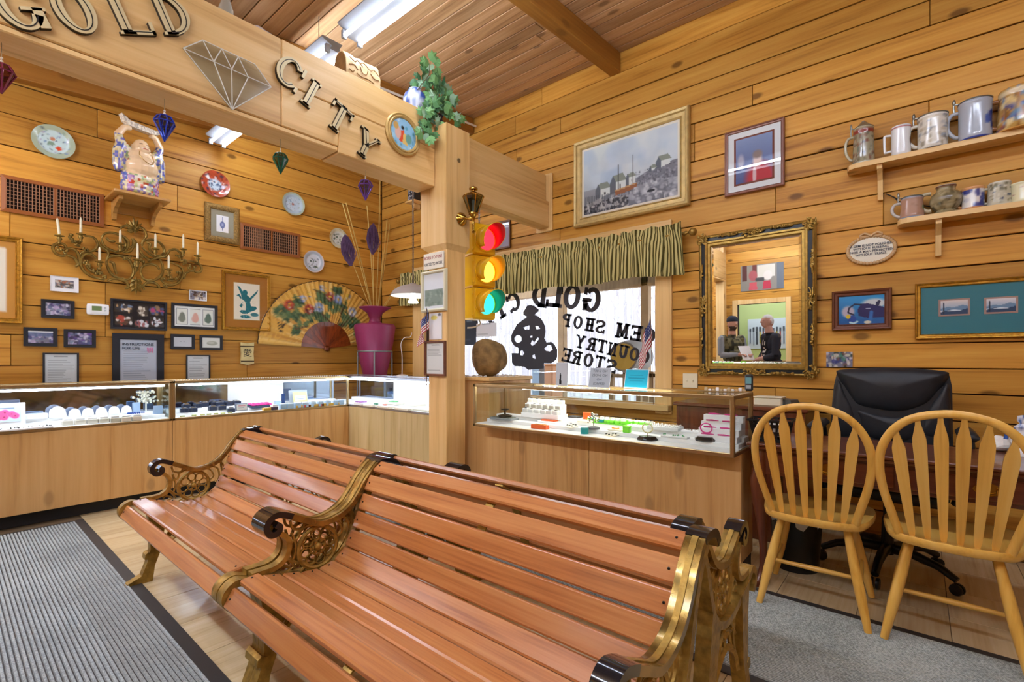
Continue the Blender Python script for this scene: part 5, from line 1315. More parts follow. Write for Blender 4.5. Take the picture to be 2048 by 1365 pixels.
for sd in ('left', 'right'):
    g = G()
    for c_ in curves[sd]:
        P = spline([cz(a, b) for a, b in c_], 4); m = len(P)
        g.tube([p - Vector((C0.x, YL, C0.z)) for p in P], [.011 * (.55 + .45 * math.sin(PI * (i + 1) / (m + 1))) + .002 for i in range(m)], 6)
    R = random.Random(5)
    blobs = {'left': [(250, 280), (270, 330), (330, 350), (350, 380), (430, 430), (460, 450), (450, 600), (490, 650), (540, 700), (600, 740), (650, 750), (700, 790), (120, 430), (200, 480), (960, 560), (1000, 540)], 'right': [(1150, 560), (1180, 620), (1270, 590), (1550, 800), (1610, 820), (1640, 740), (1690, 560), (1720, 600), (1640, 520), (1780, 670), (1860, 690), (1480, 900), (1440, 800)]}[sd]
    for a, b in blobs:
        for q in range(4): g.ball(cz(a + R.uniform(-24, 24), b + R.uniform(-22, 22)) - Vector((C0.x, YL, C0.z)) - Vector((0, R.uniform(0, .02), 0)), (R.uniform(.008, .018), .010, R.uniform(.008, .018)), 6)
    g.obj('scroll_branch', CAN, ca, smooth=60)
g = G()
def leaf(base, tip, w_, lean=0):
    b, t_ = cz(*base), cz(*tip); d = t_ - b; s = Vector((d.z, 0, -d.x)).normalized() * w_
    O = Vector((C0.x, YL, C0.z)); up_ = Vector((0, -.018, 0))
    vs = [b - O, b + d * .45 + s - O, t_ - O + up_ * .3, b + d * .45 - s - O, b + d * .4 + up_ * 1.3 - O, b + d * .4 - O + Vector((0, .008, 0))]
    g.add([tuple(v) for v in vs], [(0, 1, 4), (1, 2, 4), (2, 3, 4), (3, 0, 4), (1, 0, 5), (2, 1, 5), (3, 2, 5), (0, 3, 5)])
for tp in ((1070, 30), (1010, 60), (960, 100), (1130, 55), (1175, 110), (1000, 180), (1140, 190)): leaf((1075, 200), tp, .022)
for b_, tp in (((1100, 780), (1100, 1040)), ((1100, 820), (1030, 870)), ((1100, 820), (1180, 880)), ((1100, 870), (1010, 930)), ((1100, 870), (1190, 940)), ((1100, 920), (1030, 985)), ((1100, 920), (1170, 990)), ((1090, 560), (1090, 780)), ((1080, 300), (1090, 430)), ((1120, 640), (1080, 760))): leaf(b_, tp, .024)
g.obj('acanthus_leaves', CAN, ca)
for k, (x, y, top) in enumerate(((120, 265, 40), (395, 245, 30), (900, 370, 185), (635, 600, 410), (1120, 575, 360), (1350, 435, 235), (1705, 440, 245), (1890, 525, 345), (1520, 700, 515))):
    p = cz(x, y, YL - .10); O = p - Vector((C0.x, YL, C0.z))
    cu = G().lathe([(.0, -.075), (.014, -.07), (.010, -.05), (.020, -.03), (.012, -.012), (.034, -.004), (.036, 0), (.014, .001), (.012, .012), (0, .012)], 12).tube([(0, 0, -.06), (0, .05, -.08), (0, .085, -.05)], .007, 6).obj('candle_cup', CAN, ca, O, smooth=50)
    h_ = p.z; h_ = cz(x, top, YL - .10).z - p.z
    o = G().lathe([(0, .012), (.0105, .012), (.0105, .03), (.0095, h_ - .02), (.004, h_ - .004), (0, h_)], 10).obj('candle', mt('candle_wax', 'e6dfc0', rough=.4), None, p, (0, -.09 if k == 0 else 0, 0), 50)
    tag(o, 'slim cream taper candle in a cup of the gilt candelabra' if k else 'leaning cream taper candle at the end of the gilt candelabra', 'candle', 'taper candles of the candelabra')

# ---------------------------------------------------------------- painted fan
fz = lambda a, b: onY(420 + a / 4.402, 540 + b / 4.402, YL - .03)
FP = fz(1035, 690); FR = .865; FI = .345
fan = thing('painted_fan', 'large gold paper fan painted with red and blue peonies', 'fan', (FP.x, YL - .008, FP.z))
cv = Cv(150, 76, 'd9a94c'); R = random.Random(77)
for i in range(70):
    a = R.uniform(.05, 3.1); c_ = R.choice(['e8c06a', 'c08a34', 'a8702a', 'edd08a', 'b98038'])
    cv.line([(.5 + .2 * math.cos(a), 1 - .4 * math.sin(a)), (.5 + .5 * math.cos(a), 1 - math.sin(a))], R.uniform(.002, .007), c_, .6)
def fpx(a, b):
    p = fz(a, b); return (.5 + (p.x - FP.x) / (2 * FR), 1 - (p.z - FP.z) / FR)
for a, b, r in ((640, 380, .05), (700, 390, .055), (850, 420, .06), (920, 400, .055), (1040, 280, .045), (1080, 310, .05), (1120, 200, .03), (980, 230, .03), (1200, 440, .045), (1270, 470, .04), (1160, 330, .045), (780, 280, .03), (760, 530, .025), (1310, 540, .03), (1000, 430, .045)):
    x, y = fpx(a, b); cv.speck(['3f5a3a', '567048', '2f4a34', '6f7f50'], 22, .008, .022, int(a), (x - r, y - 2 * r, x + r, y + 2 * r), .85)
for a0, a1 in (((1120, 520), (1180, 300)), ((1100, 500), (930, 330)), ((1130, 520), (1300, 380)), ((860, 500), (750, 520)), ((1050, 240), (900, 160))): cv.line([fpx(*a0), fpx(*a1)], .004, '5a4028')
for a, b, r, c_ in ((700, 310, .036, 'b0442c'), (875, 345, .036, 'b0442c'), (1060, 235, .034, 'a84a34'), (965, 330, .036, '8fa3c0'), (1130, 260, .034, '8a9cc4'), (820, 255, .024, '8a9cc4'), (990, 160, .022, '93a9c6'), (1255, 370, .034, 'a9b6c4'), (875, 220, .012, '8a9cc4'), (1215, 240, .02, 'c9b030')):
    x, y = fpx(a, b); cv.ell(x, y, r, 2 * r, c_, 1, .3).speck([c_, 'd8d0c8', '5a2a28' if c_[0] in 'ab' and c_ != 'a9b6c4' else '4a5a8a'], 16, .004, .011, int(b), (x - r * .8, y - r * 1.5, x + r * .8, y + r * 1.5), .7).ell(x, y, .008, .016, 'd8b840')
for a, b in ((620, 470), (640, 500), (610, 500), (655, 485), (630, 535)): x, y = fpx(a, b); cv.line([(x - .012, y), (x + .012, y + .01)], .003, '2a2018').line([(x, y - .015), (x, y + .02)], .003, '2a2018')
NB = 76; g = G(); NR = 30
a0, a1 = math.radians(7), math.radians(177.5)
for i in range(NB + 1):
    a = a0 + (a1 - a0) * i / NB; dp = .012 if i % 2 else .004
    for j in range(NR + 1):
        r = FI + (FR - FI) * j / NR
        g.v.append((r * math.cos(a), -.010 - dp * (.4 + .6 * j / NR), r * math.sin(a))); g.c.append(cv.at(.5 + r * math.cos(a) / FR / 2, 1 - r * math.sin(a) / FR))
g.f = [(i * (NR + 1) + j, i * (NR + 1) + j + 1, (i + 1) * (NR + 1) + j + 1, (i + 1) * (NR + 1) + j) for i in range(NB) for j in range(NR)]
o = g.obj('paper_leaf', mt('fan_paper', rough=.5, attr=True), fan); md = o.modifiers.new('t', 'SOLIDIFY'); md.thickness = .002
stick = wood('fan_stick', '9a4a1c', '7f3a14', '5a260c', 2, sc=2, knot=0, rnd=.3, rough=.3, coat=.4)
for i in range(19):
    a = a0 + (a1 - a0) * (i + .5) / 19
    M = RY(PI / 2 - a)
    G().prism([(-.006, 0), (.006, 0), (.026, FI + .02), (-.026, FI + .02)], -.004 - (i % 2) * .003, -.001 - (i % 2) * .003, M=M).obj('fan_stick', stick, fan)
G().tube([(p.x, 0, p.z) for p in [Vector((FR * math.cos(a0 + (a1 - a0) * i / 48), 0, FR * math.sin(a0 + (a1 - a0) * i / 48))) for i in range(49)]], .005, 6, M=TR(0, -.016, 0)).obj('edge_binding', mt('fan_edge', '4a3416', rough=.6), fan)
G().puff([(-.04, -.03), (.0, -.045), (.04, -.03), (.03, .02), (-.03, .02)], -.012, .012, 3, back=.01).obj('pivot', stick, fan)

# ---------------------------------------------------------------- floor vase, stand and reeds
VX, VY = 3.69, 5.45
VM = mt('plum_glaze', '8a2f55', rough=.42, var=.12, vs=4)
vs_ = thing('floor_vase', 'tall plum floor vase tapering to a narrow foot', 'vase', (VX, VY, .72))
prof = [(0, 0), (.085, 0), (.095, .02), (.13, .18), (.19, .45), (.235, .70), (.262, .88), (.262, .915), (.24, .935), (.10, .945), (.075, .965), (.068, 1.01), (.10, 1.08), (.16, 1.125), (.205, 1.15), (.205, 1.158), (.15, 1.13), (.08, 1.07), (.05, 1.0), (0, .98)]
G().lathe(prof, 40).obj('body', VM, vs_, smooth=35)
sd = thing('vase_stand', 'grey metal stand holding the plum floor vase', 'stand', (VX, VY, 0))
gm = mt('stand_grey', '8d9190', rough=.4, metal=.6)
G().tube([(a, b, 1.30) for a, b in circ(.215, 28)], .011, 8, True).obj('ring', gm, sd, smooth=50)
G().tube([(a, b, .715) for a, b in circ(.10, 20)], .009, 6, True).obj('foot_ring', gm, sd, smooth=50)
for k in range(4):
    a = PI / 4 + k * PI / 2 + .15
    G().tube([(.215 * math.cos(a), .215 * math.sin(a), 1.30), (.225 * math.cos(a), .225 * math.sin(a), 0)], .010, 8).obj('leg', gm, sd, smooth=50)
    G().tube([(.10 * math.cos(a), .10 * math.sin(a), .715), (.22 * math.cos(a), .22 * math.sin(a), .715)], .006, 6).obj('spoke', gm, sd, smooth=50)
VT = Vector((VX, VY, 1.80))
def reed(x, y, Y, lbl, mat, r=.006, base=(0, 0), gp='dry reeds in the plum vase'):
    p = onY(x, y, Y); b = VT + Vector((base[0], base[1], 0))
    P = spline([b, b.lerp(p, .5) + Vector((.01, 0, 0)), p], 5)
    o = G().tube([q - b for q in P], r, 6).obj('dry_reed', mat, None, b, smooth=50); return tag(o, lbl, 'reed', gp)
rm = mt('reed_straw', 'cdb064', rough=.6, var=.15)
for x, y, Y, bx_, by_ in ((685, 407, 5.5, -.03, 0), (692, 406, 5.5, -.015, .01), (734, 412, 5.5, 0, .02), (760, 360, 5.6, .03, .02), (774, 440, 5.7, .035, 0), (780, 445, 5.72, .04, .01), (766, 500, 5.65, .02, -.02)):
    reed(x, y, Y, 'long straw-coloured dry reed standing in the plum vase', rm, base=(bx_, by_))
for x, y, h_, rot, base, lb in ((697, 505, .40, -.18, (-.04, .0), 'purple dried palm spear leaning away from the corner'), (746, 482, .42, .06, (.0, .03), 'upright purple dried palm spear in the plum vase'), (812, 540, .30, .40, (.05, -.02), 'thin purple palm spear leaning past the dish lamp'), (836, 510, .30, .45, (.06, -.03), 'thin purple palm spear reaching towards the post')):
    c_ = onY(x, y, 5.40); b = VT + Vector((*base, 0)); t = thing('palm_spear', lb, 'dried leaf', b, 0)
    d = (c_ - b); u = d.normalized()
    G().tube([(0, 0, 0), tuple(d * .5), tuple(d)], .004, 6).obj('stem', rm, t)
    wd = .085 if rot < .2 else .025
    ax = Vector((math.sin(rot), 0, math.cos(rot))); sx_ = Vector((math.cos(rot), 0, -math.sin(rot)))
    g = G(); n = 9
    for k in range(-n, n + 1):
        q = k / n; top = ax * h_ * (.55 - .42 * q * q) + sx_ * wd * q * 1.0; bot = -ax * h_ * .42 + sx_ * wd * .12 * q; mid = sx_ * wd * q * 1.15 - ax * h_ * .05
        P = spline([d + bot, d + mid + Vector((0, -.015 * (k % 2), 0)), d + top], 4); m = len(P)
        g.tube(P, [.006 * (1 - .85 * i / (m - 1)) + .0008 for i in range(m)], 4)
    for sgn in (-1, 1):
        P0 = [d - ax * h_ * .40, d + sx_ * sgn * wd * .75 - ax * h_ * .22, d + sx_ * sgn * wd * 1.1 + ax * h_ * .02, d + sx_ * sgn * wd * .95 + ax * h_ * .28, d + sx_ * sgn * wd * .5 + ax * h_ * .46, d + ax * h_ * .56]
        g.add([tuple(p + Vector((0, .012, 0))) for p in P0], [tuple(range(6))])
    g.obj('leaf', mt('palm_purple', '5f4468', rough=.75, var=.25, vs=30), t)
# ================================================================== LETTERING
def glyph(ch, th=.2, tn=.14, sf=.1, sw=.09, W=.74):
    """slab-serif capital as simple polygons in a W x 1 box; returns (polys, width)"""
    P = []
    rc = lambda x0, x1, z0, z1: P.append([(x0, z0), (x1, z0), (x1, z1), (x0, z1)])
    def arc(cx, cz_, rx, rz, a, b, t0=th, t1=tn, n=22):
        for i in range(n):
            p, q = a + (b - a) * i / n, a + (b - a) * (i + 1) / n
            f = lambda w_, k: (cx + (rx - k * t0) * math.cos(w_), cz_ + (rz - k * t1) * math.sin(w_))
            P.append([f(p, 0), f(q, 0), f(q, 1), f(p, 1)])
    def stem(x, z0=0, z1=1, t=th, top=1, bot=1):
        rc(x, x + t, z0, z1)
        if top: rc(x - sw, x + t + sw, z1 - sf, z1)
        if bot: rc(x - sw, x + t + sw, z0, z0 + sf)
    dg = lambda x0, z0, x1, z1, t: P.append([(x0, z0), (x0 + t, z0), (x1 + t, z1), (x1, z1)])
    r = math.radians
    if ch == 'I': W = th + 2 * sw + .04; stem(W / 2 - th / 2)
    elif ch == 'L': stem(sw); rc(sw, W, 0, tn); rc(W - tn * .8, W, 0, .3)
    elif ch == 'T': stem(W / 2 - th / 2, top=0); rc(0, W, 1 - tn, 1); rc(0, tn * .8, .74, 1); rc(W - tn * .8, W, .74, 1)
    elif ch == 'Y':
        W += .08; stem(W / 2 - th / 2, 0, .45, top=0); dg(W / 2 - th / 2, .42, .06, 1, th); dg(W / 2 - th / 2 + .02, .42, W - .06 - tn - .03, 1, tn + .03)
        rc(0, .06 + th + .05, 1 - sf, 1); rc(W - .25, W, 1 - sf, 1)
    elif ch == 'D': stem(sw); arc(sw + th * .5, .5, W - sw - th * .5, .5, -PI / 2, PI / 2)
    elif ch == 'O': arc(W / 2, .5, W / 2, .5, 0, 2 * PI, n=32)
    elif ch in 'CG':
        arc(W / 2, .5, W / 2, .5, r(40), r(320) if ch == 'C' else r(335), n=28); rc(W - tn * .9, W, .68, .98)
        if ch == 'G': rc(W - th * .9, W, .05, .46); rc(W * .52, W + .06, .40, .40 + sf)
        else: rc(W - tn * .9, W, .04, .22)
    elif ch == 'S':
        arc(W / 2, .725, W / 2, .275, r(20), r(270), th, tn, 22); arc(W / 2, .275 + .0, W / 2, .275 + tn * .0 + .0, r(90), r(-160), th, tn, 22)
        P[:] = [[(x, min(1, z)) for x, z in q] for q in P]; rc(W - tn * .8, W, .68, .98); rc(0, tn * .8, .02, .32)
        rc(W * .3, W * .7, .45, .55)
    elif ch == 'H': stem(sw); stem(W - sw - th); rc(sw, W - sw, .5 - tn / 2, .5 + tn / 2)
    elif ch == 'P' or ch == 'R':
        stem(sw); arc(sw + th, .73, W - sw - th - .02, .27, -PI / 2, PI / 2, th, tn); rc(sw, sw + th * 1.2, 1 - tn, 1); rc(sw, sw + th * 1.2, .46, .46 + tn)
        if ch == 'R': dg(W - th - .02, 0, W * .45, .5, th); rc(W - th - .06, W + .06, 0, sf)
    elif ch == 'M': W += .18; stem(sw, t=tn); stem(W - sw - th); dg(W / 2 - th / 2, .1, sw, 1, th); dg(W / 2 - th / 2, .1, W - sw - th, 1, th * .8)
    elif ch == 'N': stem(sw, t=tn); stem(W - sw - tn, t=tn); dg(W - sw - th, 0, sw, 1, th)
    elif ch == 'E': stem(sw, top=0, bot=0); rc(0, W, 0, tn); rc(0, W, 1 - tn, 1); rc(sw, W * .75, .5 - tn / 2, .5 + tn / 2); rc(W - tn * .8, W, 0, .28); rc(W - tn * .8, W, .72, 1); rc(W * .75 - tn * .5, W * .75, .36, .64)
    elif ch == 'U': stem(sw * .8, .4, 1, bot=0); stem(W - sw * .8 - tn, .4, 1, t=tn, bot=0); arc(W / 2, .42, W / 2 - sw * .8, .42, PI, 2 * PI, th, tn)
    return P, W
def letter(parent, ch, H_, x, z, y, rot, mats, mirror=1, name='letter', kw=None, depth=.028):
    """letter standing on (x, z), centred, in the parent's local xz plane; returns nothing"""
    P, W_ = glyph(ch, **(kw or {}))
    M = TR(x, y, z) @ RY(-rot) @ Matrix.Diagonal((mirror * H_, 1, H_, 1)) @ TR(-W_ / 2, 0, 0)
    for k, (m, grow, y0, y1, nm) in enumerate(mats):
        kw2 = dict(kw or {}); kw2.update(grow)
        Q, _ = glyph(ch, **kw2); g = G()
        for q in Q: g.prism(q, y0, y1, M=M)
        g.obj(nm, m, parent)
SGL = thing('shop_lettering', 'raised gold and black letters reading GOLD CITY arched on the beam', 'sign', (1.0, SBY0 - .001, 2.62))
lg = mt('letter_gold', 'd3c294', rough=.45, metal=.1); lb_ = mt('letter_black', '1c1813', rough=.5)
kw = dict(th=.21, tn=.10, sf=.07, sw=.07, W=.80)
a = math.radians(24.5)
for ch, x, z, rt in (('G', .258, 2.623, a), ('O', .440, 2.702, a), ('L', .640, 2.80, a), ('D', .818, 2.888, a), ('C', 1.345, 2.865, -a), ('I', 1.480, 2.795, -a), ('T', 1.675, 2.712, -a), ('Y', 1.885, 2.607, -a)):
    H_ = .195
    # black edge block, gold face, black inline
    letter(SGL, ch, H_, x - 1.0, z - 2.62, 0, rt, [(lb_, dict(), -.022, 0, 'letter_edge'), (lg, dict(), -.026, -.022, 'letter_face')], kw=kw)
    P, W_ = glyph(ch, **kw)
    M = TR(x - 1.0, 0, z - 2.62) @ RY(-rt) @ Matrix.Diagonal((H_, 1, H_, 1)) @ TR(-W_ / 2, 0, 0)
    ln_ = {'G': [circ(.30, 22, math.radians(50), math.radians(330), .40, .5, .43)], 'O': [circ(.30, 28, cx=.40, cz=.5, ry=.435) + [(.70, .5)]], 'L': [[(.19, .95), (.19, .06), (.72, .06)]], 'D': [[(.19, .95), (.19, .05)], [(.19, .95)] + circ(.42, 16, PI / 2, -PI / 2, .28, .5, .44) + [(.19, .05)]], 'C': [circ(.30, 22, math.radians(48), math.radians(315), .40, .5, .43)], 'I': [[(.21, .95), (.21, .05)]], 'T': [[(.40, .93), (.40, .05)], [(.05, .93), (.75, .93)]], 'Y': [[(.16, .95), (.44, .44), (.44, .05)], [(.44, .44), (.74, .95)]]}[ch]
    g = G()
    for l in ln_: g.ribbon([(p[0], p[1]) for p in l], .022, -.0275, -.025, M=M)
    g.obj('inline', lb_, SGL)
# acrylic diamond
dz = lambda x, y: onY(x, y, SBY0 - .012)
D0 = dz(464, 220)
dm = thing('acrylic_diamond', 'clear acrylic cut-diamond plaque with white facet lines on the beam', 'sign', (D0.x, SBY0 - .012, D0.z))
ol = [dz(*p) for p in ((464, 220.5), (366, 97), (405, 81), (509, 129), (542.5, 175))]
G().prism([(p.x - D0.x, p.z - D0.z) for p in ol], -.004, .004).obj('sheet', glass('acrylic', 'eef2f6', .14, .08), dm)
fl = [((366, 97), (542.5, 175)), ((405, 81), (427, 124)), ((443, 98), (427, 124)), ((443, 98), (463, 139)), ((476, 114), (463, 139)), ((476, 114), (496, 155)), ((427, 124), (464, 220)), ((463, 139), (464, 220)), ((496, 155), (464, 220)), ((464, 220), (366, 97)), ((366, 97), (405, 81)), ((405, 81), (509, 129)), ((509, 129), (542, 175)), ((542, 175), (464, 220))]
g = G()
for p, q in fl: g.tube([dz(*p) - D0, dz(*q) - D0], .0028, 5)
for v in g.v: pass
g.v = [(x, y - .005, z) for x, y, z in g.v]; g.obj('facet_lines', mt('acrylic_line', 'd9d6c8', rough=.3), dm)
# round framed miniature on the beam
c0 = onY(805, 270, SBY0 - .002)
rp = thing('round_picture', 'round gilt framed oriental miniature at the beam end', 'picture', c0)
G().lathe([(.115, -.004), (.155, 0), (.157, .012), (.148, .022), (.136, .018), (.13, .026), (.118, .022), (.113, .012)], 40, M=RX(PI / 2)).obj('frame', mt('round_gilt', 'c2a262', rough=.4, metal=.3), rp, smooth=40)
cv = Cv(44, 44, '8fc0dc').speck(['e8eef4', 'a9d3e4', '5a9ab8'], 30, .03, .08, 3).poly([(.32, .75), (.4, .4), (.52, .36), (.55, .8)], 'd8502f').poly([(.45, .8), (.5, .45), (.62, .5), (.66, .85)], 'e0c070').ell(.46, .3, .06, .06, '2a2a2a').ell(.28, .5, .12, .2, 'd8b0a0').ell(.7, .6, .12, .16, '6f9f90').ell(.2, .3, .1, .12, 'c9a05a')
pl_ = printed('print', cv, .226, .226, rp, (0, -.0145, 0))
bm = bmesh.new(); bm.from_mesh(pl_.data); bmesh.ops.delete(bm, geom=[f for f in bm.faces if f.calc_center_median().length > .115], context='FACES'); bm.to_mesh(pl_.data); bm.free()
# carved log on the beam
lgx = thing('carved_log', 'pale carved half log with a wavy face lying on the sign beam', 'carving', (1.93, 3.07, 3.15))
g = G(); n = 24; vs = []
for i in range(9):
    x = -.135 + .27 * i / 8
    for k in range(n):
        a = -.35 + (PI + .7) * k / (n - 1); r = .092 + .010 * mnoise.noise(Vector((x * 18, math.cos(a) * 3, math.sin(a) * 3)))
        vs.append((x, -r * math.cos(a) * .95, max(0, r * math.sin(a) * 1.65 + .04)))
g.add(vs, [(i * n + k, i * n + k + 1, (i + 1) * n + k + 1, (i + 1) * n + k) for i in range(8) for k in range(n - 1)] + [tuple(range(n))[::-1], tuple(8 * n + k for k in range(n))] + [(i * n, (i + 1) * n, (i + 1) * n + n - 1, i * n + n - 1) for i in range(8)])
g.obj('log', mt('carved_pale_wood', 'd9b987', rough=.7, var=.15, vs=12, bump=.4, bs=30), lgx, smooth=50)
G().add([(-.1375, -.092 * math.cos(-.2 + (PI + .4) * k / 19) * .9, max(.004, .085 * math.sin(-.2 + (PI + .4) * k / 19) * 1.65 + .04)) for k in range(20)], [tuple(range(20))]).obj('bark_end', mt('log_end', '8a6434', rough=.8, var=.3, vs=20), lgx)
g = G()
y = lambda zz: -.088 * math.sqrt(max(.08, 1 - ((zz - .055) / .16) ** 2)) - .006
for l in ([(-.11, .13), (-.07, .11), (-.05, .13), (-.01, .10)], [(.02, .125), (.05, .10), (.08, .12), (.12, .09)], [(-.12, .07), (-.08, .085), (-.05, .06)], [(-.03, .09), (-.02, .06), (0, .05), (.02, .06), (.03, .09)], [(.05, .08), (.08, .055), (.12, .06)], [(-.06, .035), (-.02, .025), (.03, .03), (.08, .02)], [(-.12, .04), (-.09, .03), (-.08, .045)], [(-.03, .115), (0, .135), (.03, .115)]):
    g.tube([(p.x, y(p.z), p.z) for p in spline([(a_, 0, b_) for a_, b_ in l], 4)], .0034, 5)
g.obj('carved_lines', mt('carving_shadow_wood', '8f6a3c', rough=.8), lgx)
# beam-top trinkets at the left
ob = thing('beam_ornament', 'dark plinth with a glass ornament on the beam top', 'ornament', onY(452, 14, 3.05) * 1.0)
ob.location.z = 3.15
G().box(-.06, .06, -.04, .04, 0, .022, .004).obj('plinth', mt('plinth_black', '17171a', rough=.3), ob)
G().lathe([(0, .022), (.035, .022), (.04, .06), (.02, .12), (.025, .15), (0, .16)], 16).obj('bottle', mt('smoky_glass', 'a09a8a', rough=.15, coat=.3), ob, smooth=40)
dw = thing('driftwood', 'thin strip of pale driftwood on the beam top beside the log', 'driftwood', (1.30, 3.02, 3.15))
g = G().tube([(p.x, p.y, max(.008, p.z)) for p in spline([(-.10, 0, .02), (-.05, .01, .035), (0, 0, .022), (.06, .01, .015), (.13, .0, .02)], 4)], [.012, .012, .016, .018, .016, .014, .012, .014, .015, .014, .012, .010, .010, .010, .009, .008, .006], 7)
g.obj('strip', mt('driftwood_grey', 'b9a79c', rough=.8, var=.25, vs=20), dw, smooth=50)
# china jar with trailing ivy
jx_ = onY(830, 200, 3.05).x
jar = thing('ginger_jar', 'round blue and white china jar on the beam top', 'jar', (jx_, 3.05, 3.15))
cvj = Cv(40, 30, 'd5dcea').speck(['1f3f92', '35569e'], 150, .02, .045, 13)
G().lathe([(0, 0), (.05, 0), (.055, .012), (.085, .06), (.095, .10), (.08, .145), (.045, .165), (.045, .18), (.05, .185), (.04, .186), (0, .15)], 36, col=lambda u, v: cvj.at(u, v)).obj('body', GLAZE(), jar, smooth=50)
iv = thing('ivy_garland', 'artificial grape ivy trailing from the blue jar down the beam end', 'plant', (jx_, 3.05, 3.33), 0)
lm = []
for k, c_ in enumerate(('4f7f4a', '6b9a5c', '86a888', '3f6a44')):
    g = G(); pts = [(0, 0), (.018, .006), (.03, .026), (.02, .032), (.024, .05), (.008, .046), (0, .064), (-.008, .046), (-.024, .05), (-.02, .032), (-.03, .026), (-.018, .006)]
    g.add([(x, .006 * math.sin(x * 80), z) for x, z in pts] + [(0, -.008, .03)], [(i, (i + 1) % 12, 12) for i in range(12)])
    lm.append(g.mesh('leaf', mt('ivy_' + c_, c_, rough=.6)))
R = random.Random(99)
# the plant's reach, read off the photo on the plane of the beam front
spots = [(858, 125), (866, 135), (850, 140), (862, 150), (870, 160), (872, 150), (880, 165), (845, 158), (826, 160), (862, 168), (866, 178), (880, 182), (893, 190), (902, 200), (908, 212), (872, 195), (868, 200), (862, 208), (856, 222), (862, 225), (850, 232), (858, 245), (848, 255), (855, 265), (864, 262), (870, 248), (884, 228), (890, 215), (898, 225), (905, 240), (916, 240), (880, 210), (868, 212), (850, 272), (875, 172), (885, 176), (888, 200)]
for i, (x, y) in enumerate(spots):
    for q in range(3):
        p = onY(x + R.uniform(-5, 5), y + R.uniform(-5, 5), (2.90 + R.uniform(0, .04)) if y > 190 else (2.98 + R.uniform(0, .10))) - Vector(iv.location)
        o = bpy.data.objects.new('leaf', R.choice(lm)); COL.objects.link(o); o.parent = iv; o.location = p
        o.rotation_euler = (R.uniform(-.6, .6), R.uniform(-2.6, 2.6), R.uniform(-.9, .9)); s = R.uniform(1.1, 1.7); o.scale = (s, s, s)
g = G()
for c_ in ([(835, 180), (858, 150), (860, 125)], [(850, 180), (872, 190), (884, 215), (878, 240)], [(845, 190), (855, 220), (852, 268)], [(870, 185), (895, 205), (915, 238)]):
    g.tube([onY(x, y, 2.96) - Vector(iv.location) for x, y in c_], .003, 5)
g.obj('vines', mt('vine_brown', '5b4a30', rough=.8), iv)
for (x, y, n_, c_, r_) in ((881, 243, 22, '2a2430', .0095), (853, 238, 14, '9a4a3a', .0085)):
    g = G()
    for q in range(n_): g.ball(onY(x + R.uniform(-4.5, 4.5) * (1 - q / n_ * .5), y - 14 + q * 1.6, 2.945 - R.uniform(0, .012)) - Vector(iv.location), r_, 6)
    g.obj('grape_cluster', mt('grape_' + c_, c_, rough=.25), iv, smooth=60)['kind'] = 'stuff'
# hanging gem lanterns
def gemlamp(x, ytop, ybot, colr, label, Y=3.075):
    a, b = onY(x, ytop, Y), onY(x, ybot, Y); h_ = a.z - b.z; s = h_ / .14
    t = thing('gem_ornament', label, 'ornament', a, 0, 'gem-shaped ornaments hanging from the sign beam')
    m = mt('gem_frame_' + colr, colr, rough=.15, coat=.5); R1, R2 = .034 * s, .052 * s; n = 8
    top = [Vector((R1 * math.cos(2 * PI * k / n), R1 * math.sin(2 * PI * k / n), 0)) for k in range(n)]
    gd = [Vector((R2 * math.cos(2 * PI * k / n), R2 * math.sin(2 * PI * k / n), -.034 * s)) for k in range(n)]
    bt = Vector((0, 0, -h_)); g = G()
    for k in range(n):
        for p, q in ((top[k], top[(k + 1) % n]), (top[k], gd[k]), (gd[k], gd[(k + 1) % n]), (gd[k], bt)): g.tube([p, q], .0042 * s, 5)
    g.obj('gem_frame', m, t)
    G().add([tuple(v * .97) for v in top] + [tuple(v * .97) for v in gd] + [tuple(bt * .97)], [tuple(range(n))[::-1]] + [(k, (k + 1) % n, n + (k + 1) % n, n + k) for k in range(n)] + [(n + k, n + (k + 1) % n, 2 * n) for k in range(n)]).obj('glass_body', glass('gem_tint_' + colr, tuple(min(255, int(int(colr[i:i + 2], 16) * .5 + 125)) for i in (0, 2, 4)), .2), t)
    G().ball((0, 0, .012), (.007, .007, .014), 8).ball((0, 0, .032), .006, 6).obj('beads', mt('bead_white', 'e8e4da', rough=.3), t)
    G().tube([(0, 0, 0), (0, 0, 2.588 - a.z)], .0018, 5).obj('cord', mt('cord_pale', 'b9a98a', rough=.8), t)
gemlamp(3, 131, 187, '7a2a44', 'maroon gem-shaped glass ornament hanging from the sign beam')
gemlamp(329, 234, 283, '2a3fa8', 'cobalt blue gem-shaped glass ornament hanging from the sign beam')
gemlamp(561, 309, 348, '1f5a44', 'dark green gem-shaped glass ornament hanging from the sign beam')
gemlamp(731, 363, 401, '5f3a86', 'purple gem-shaped glass ornament hanging from the sign beam')

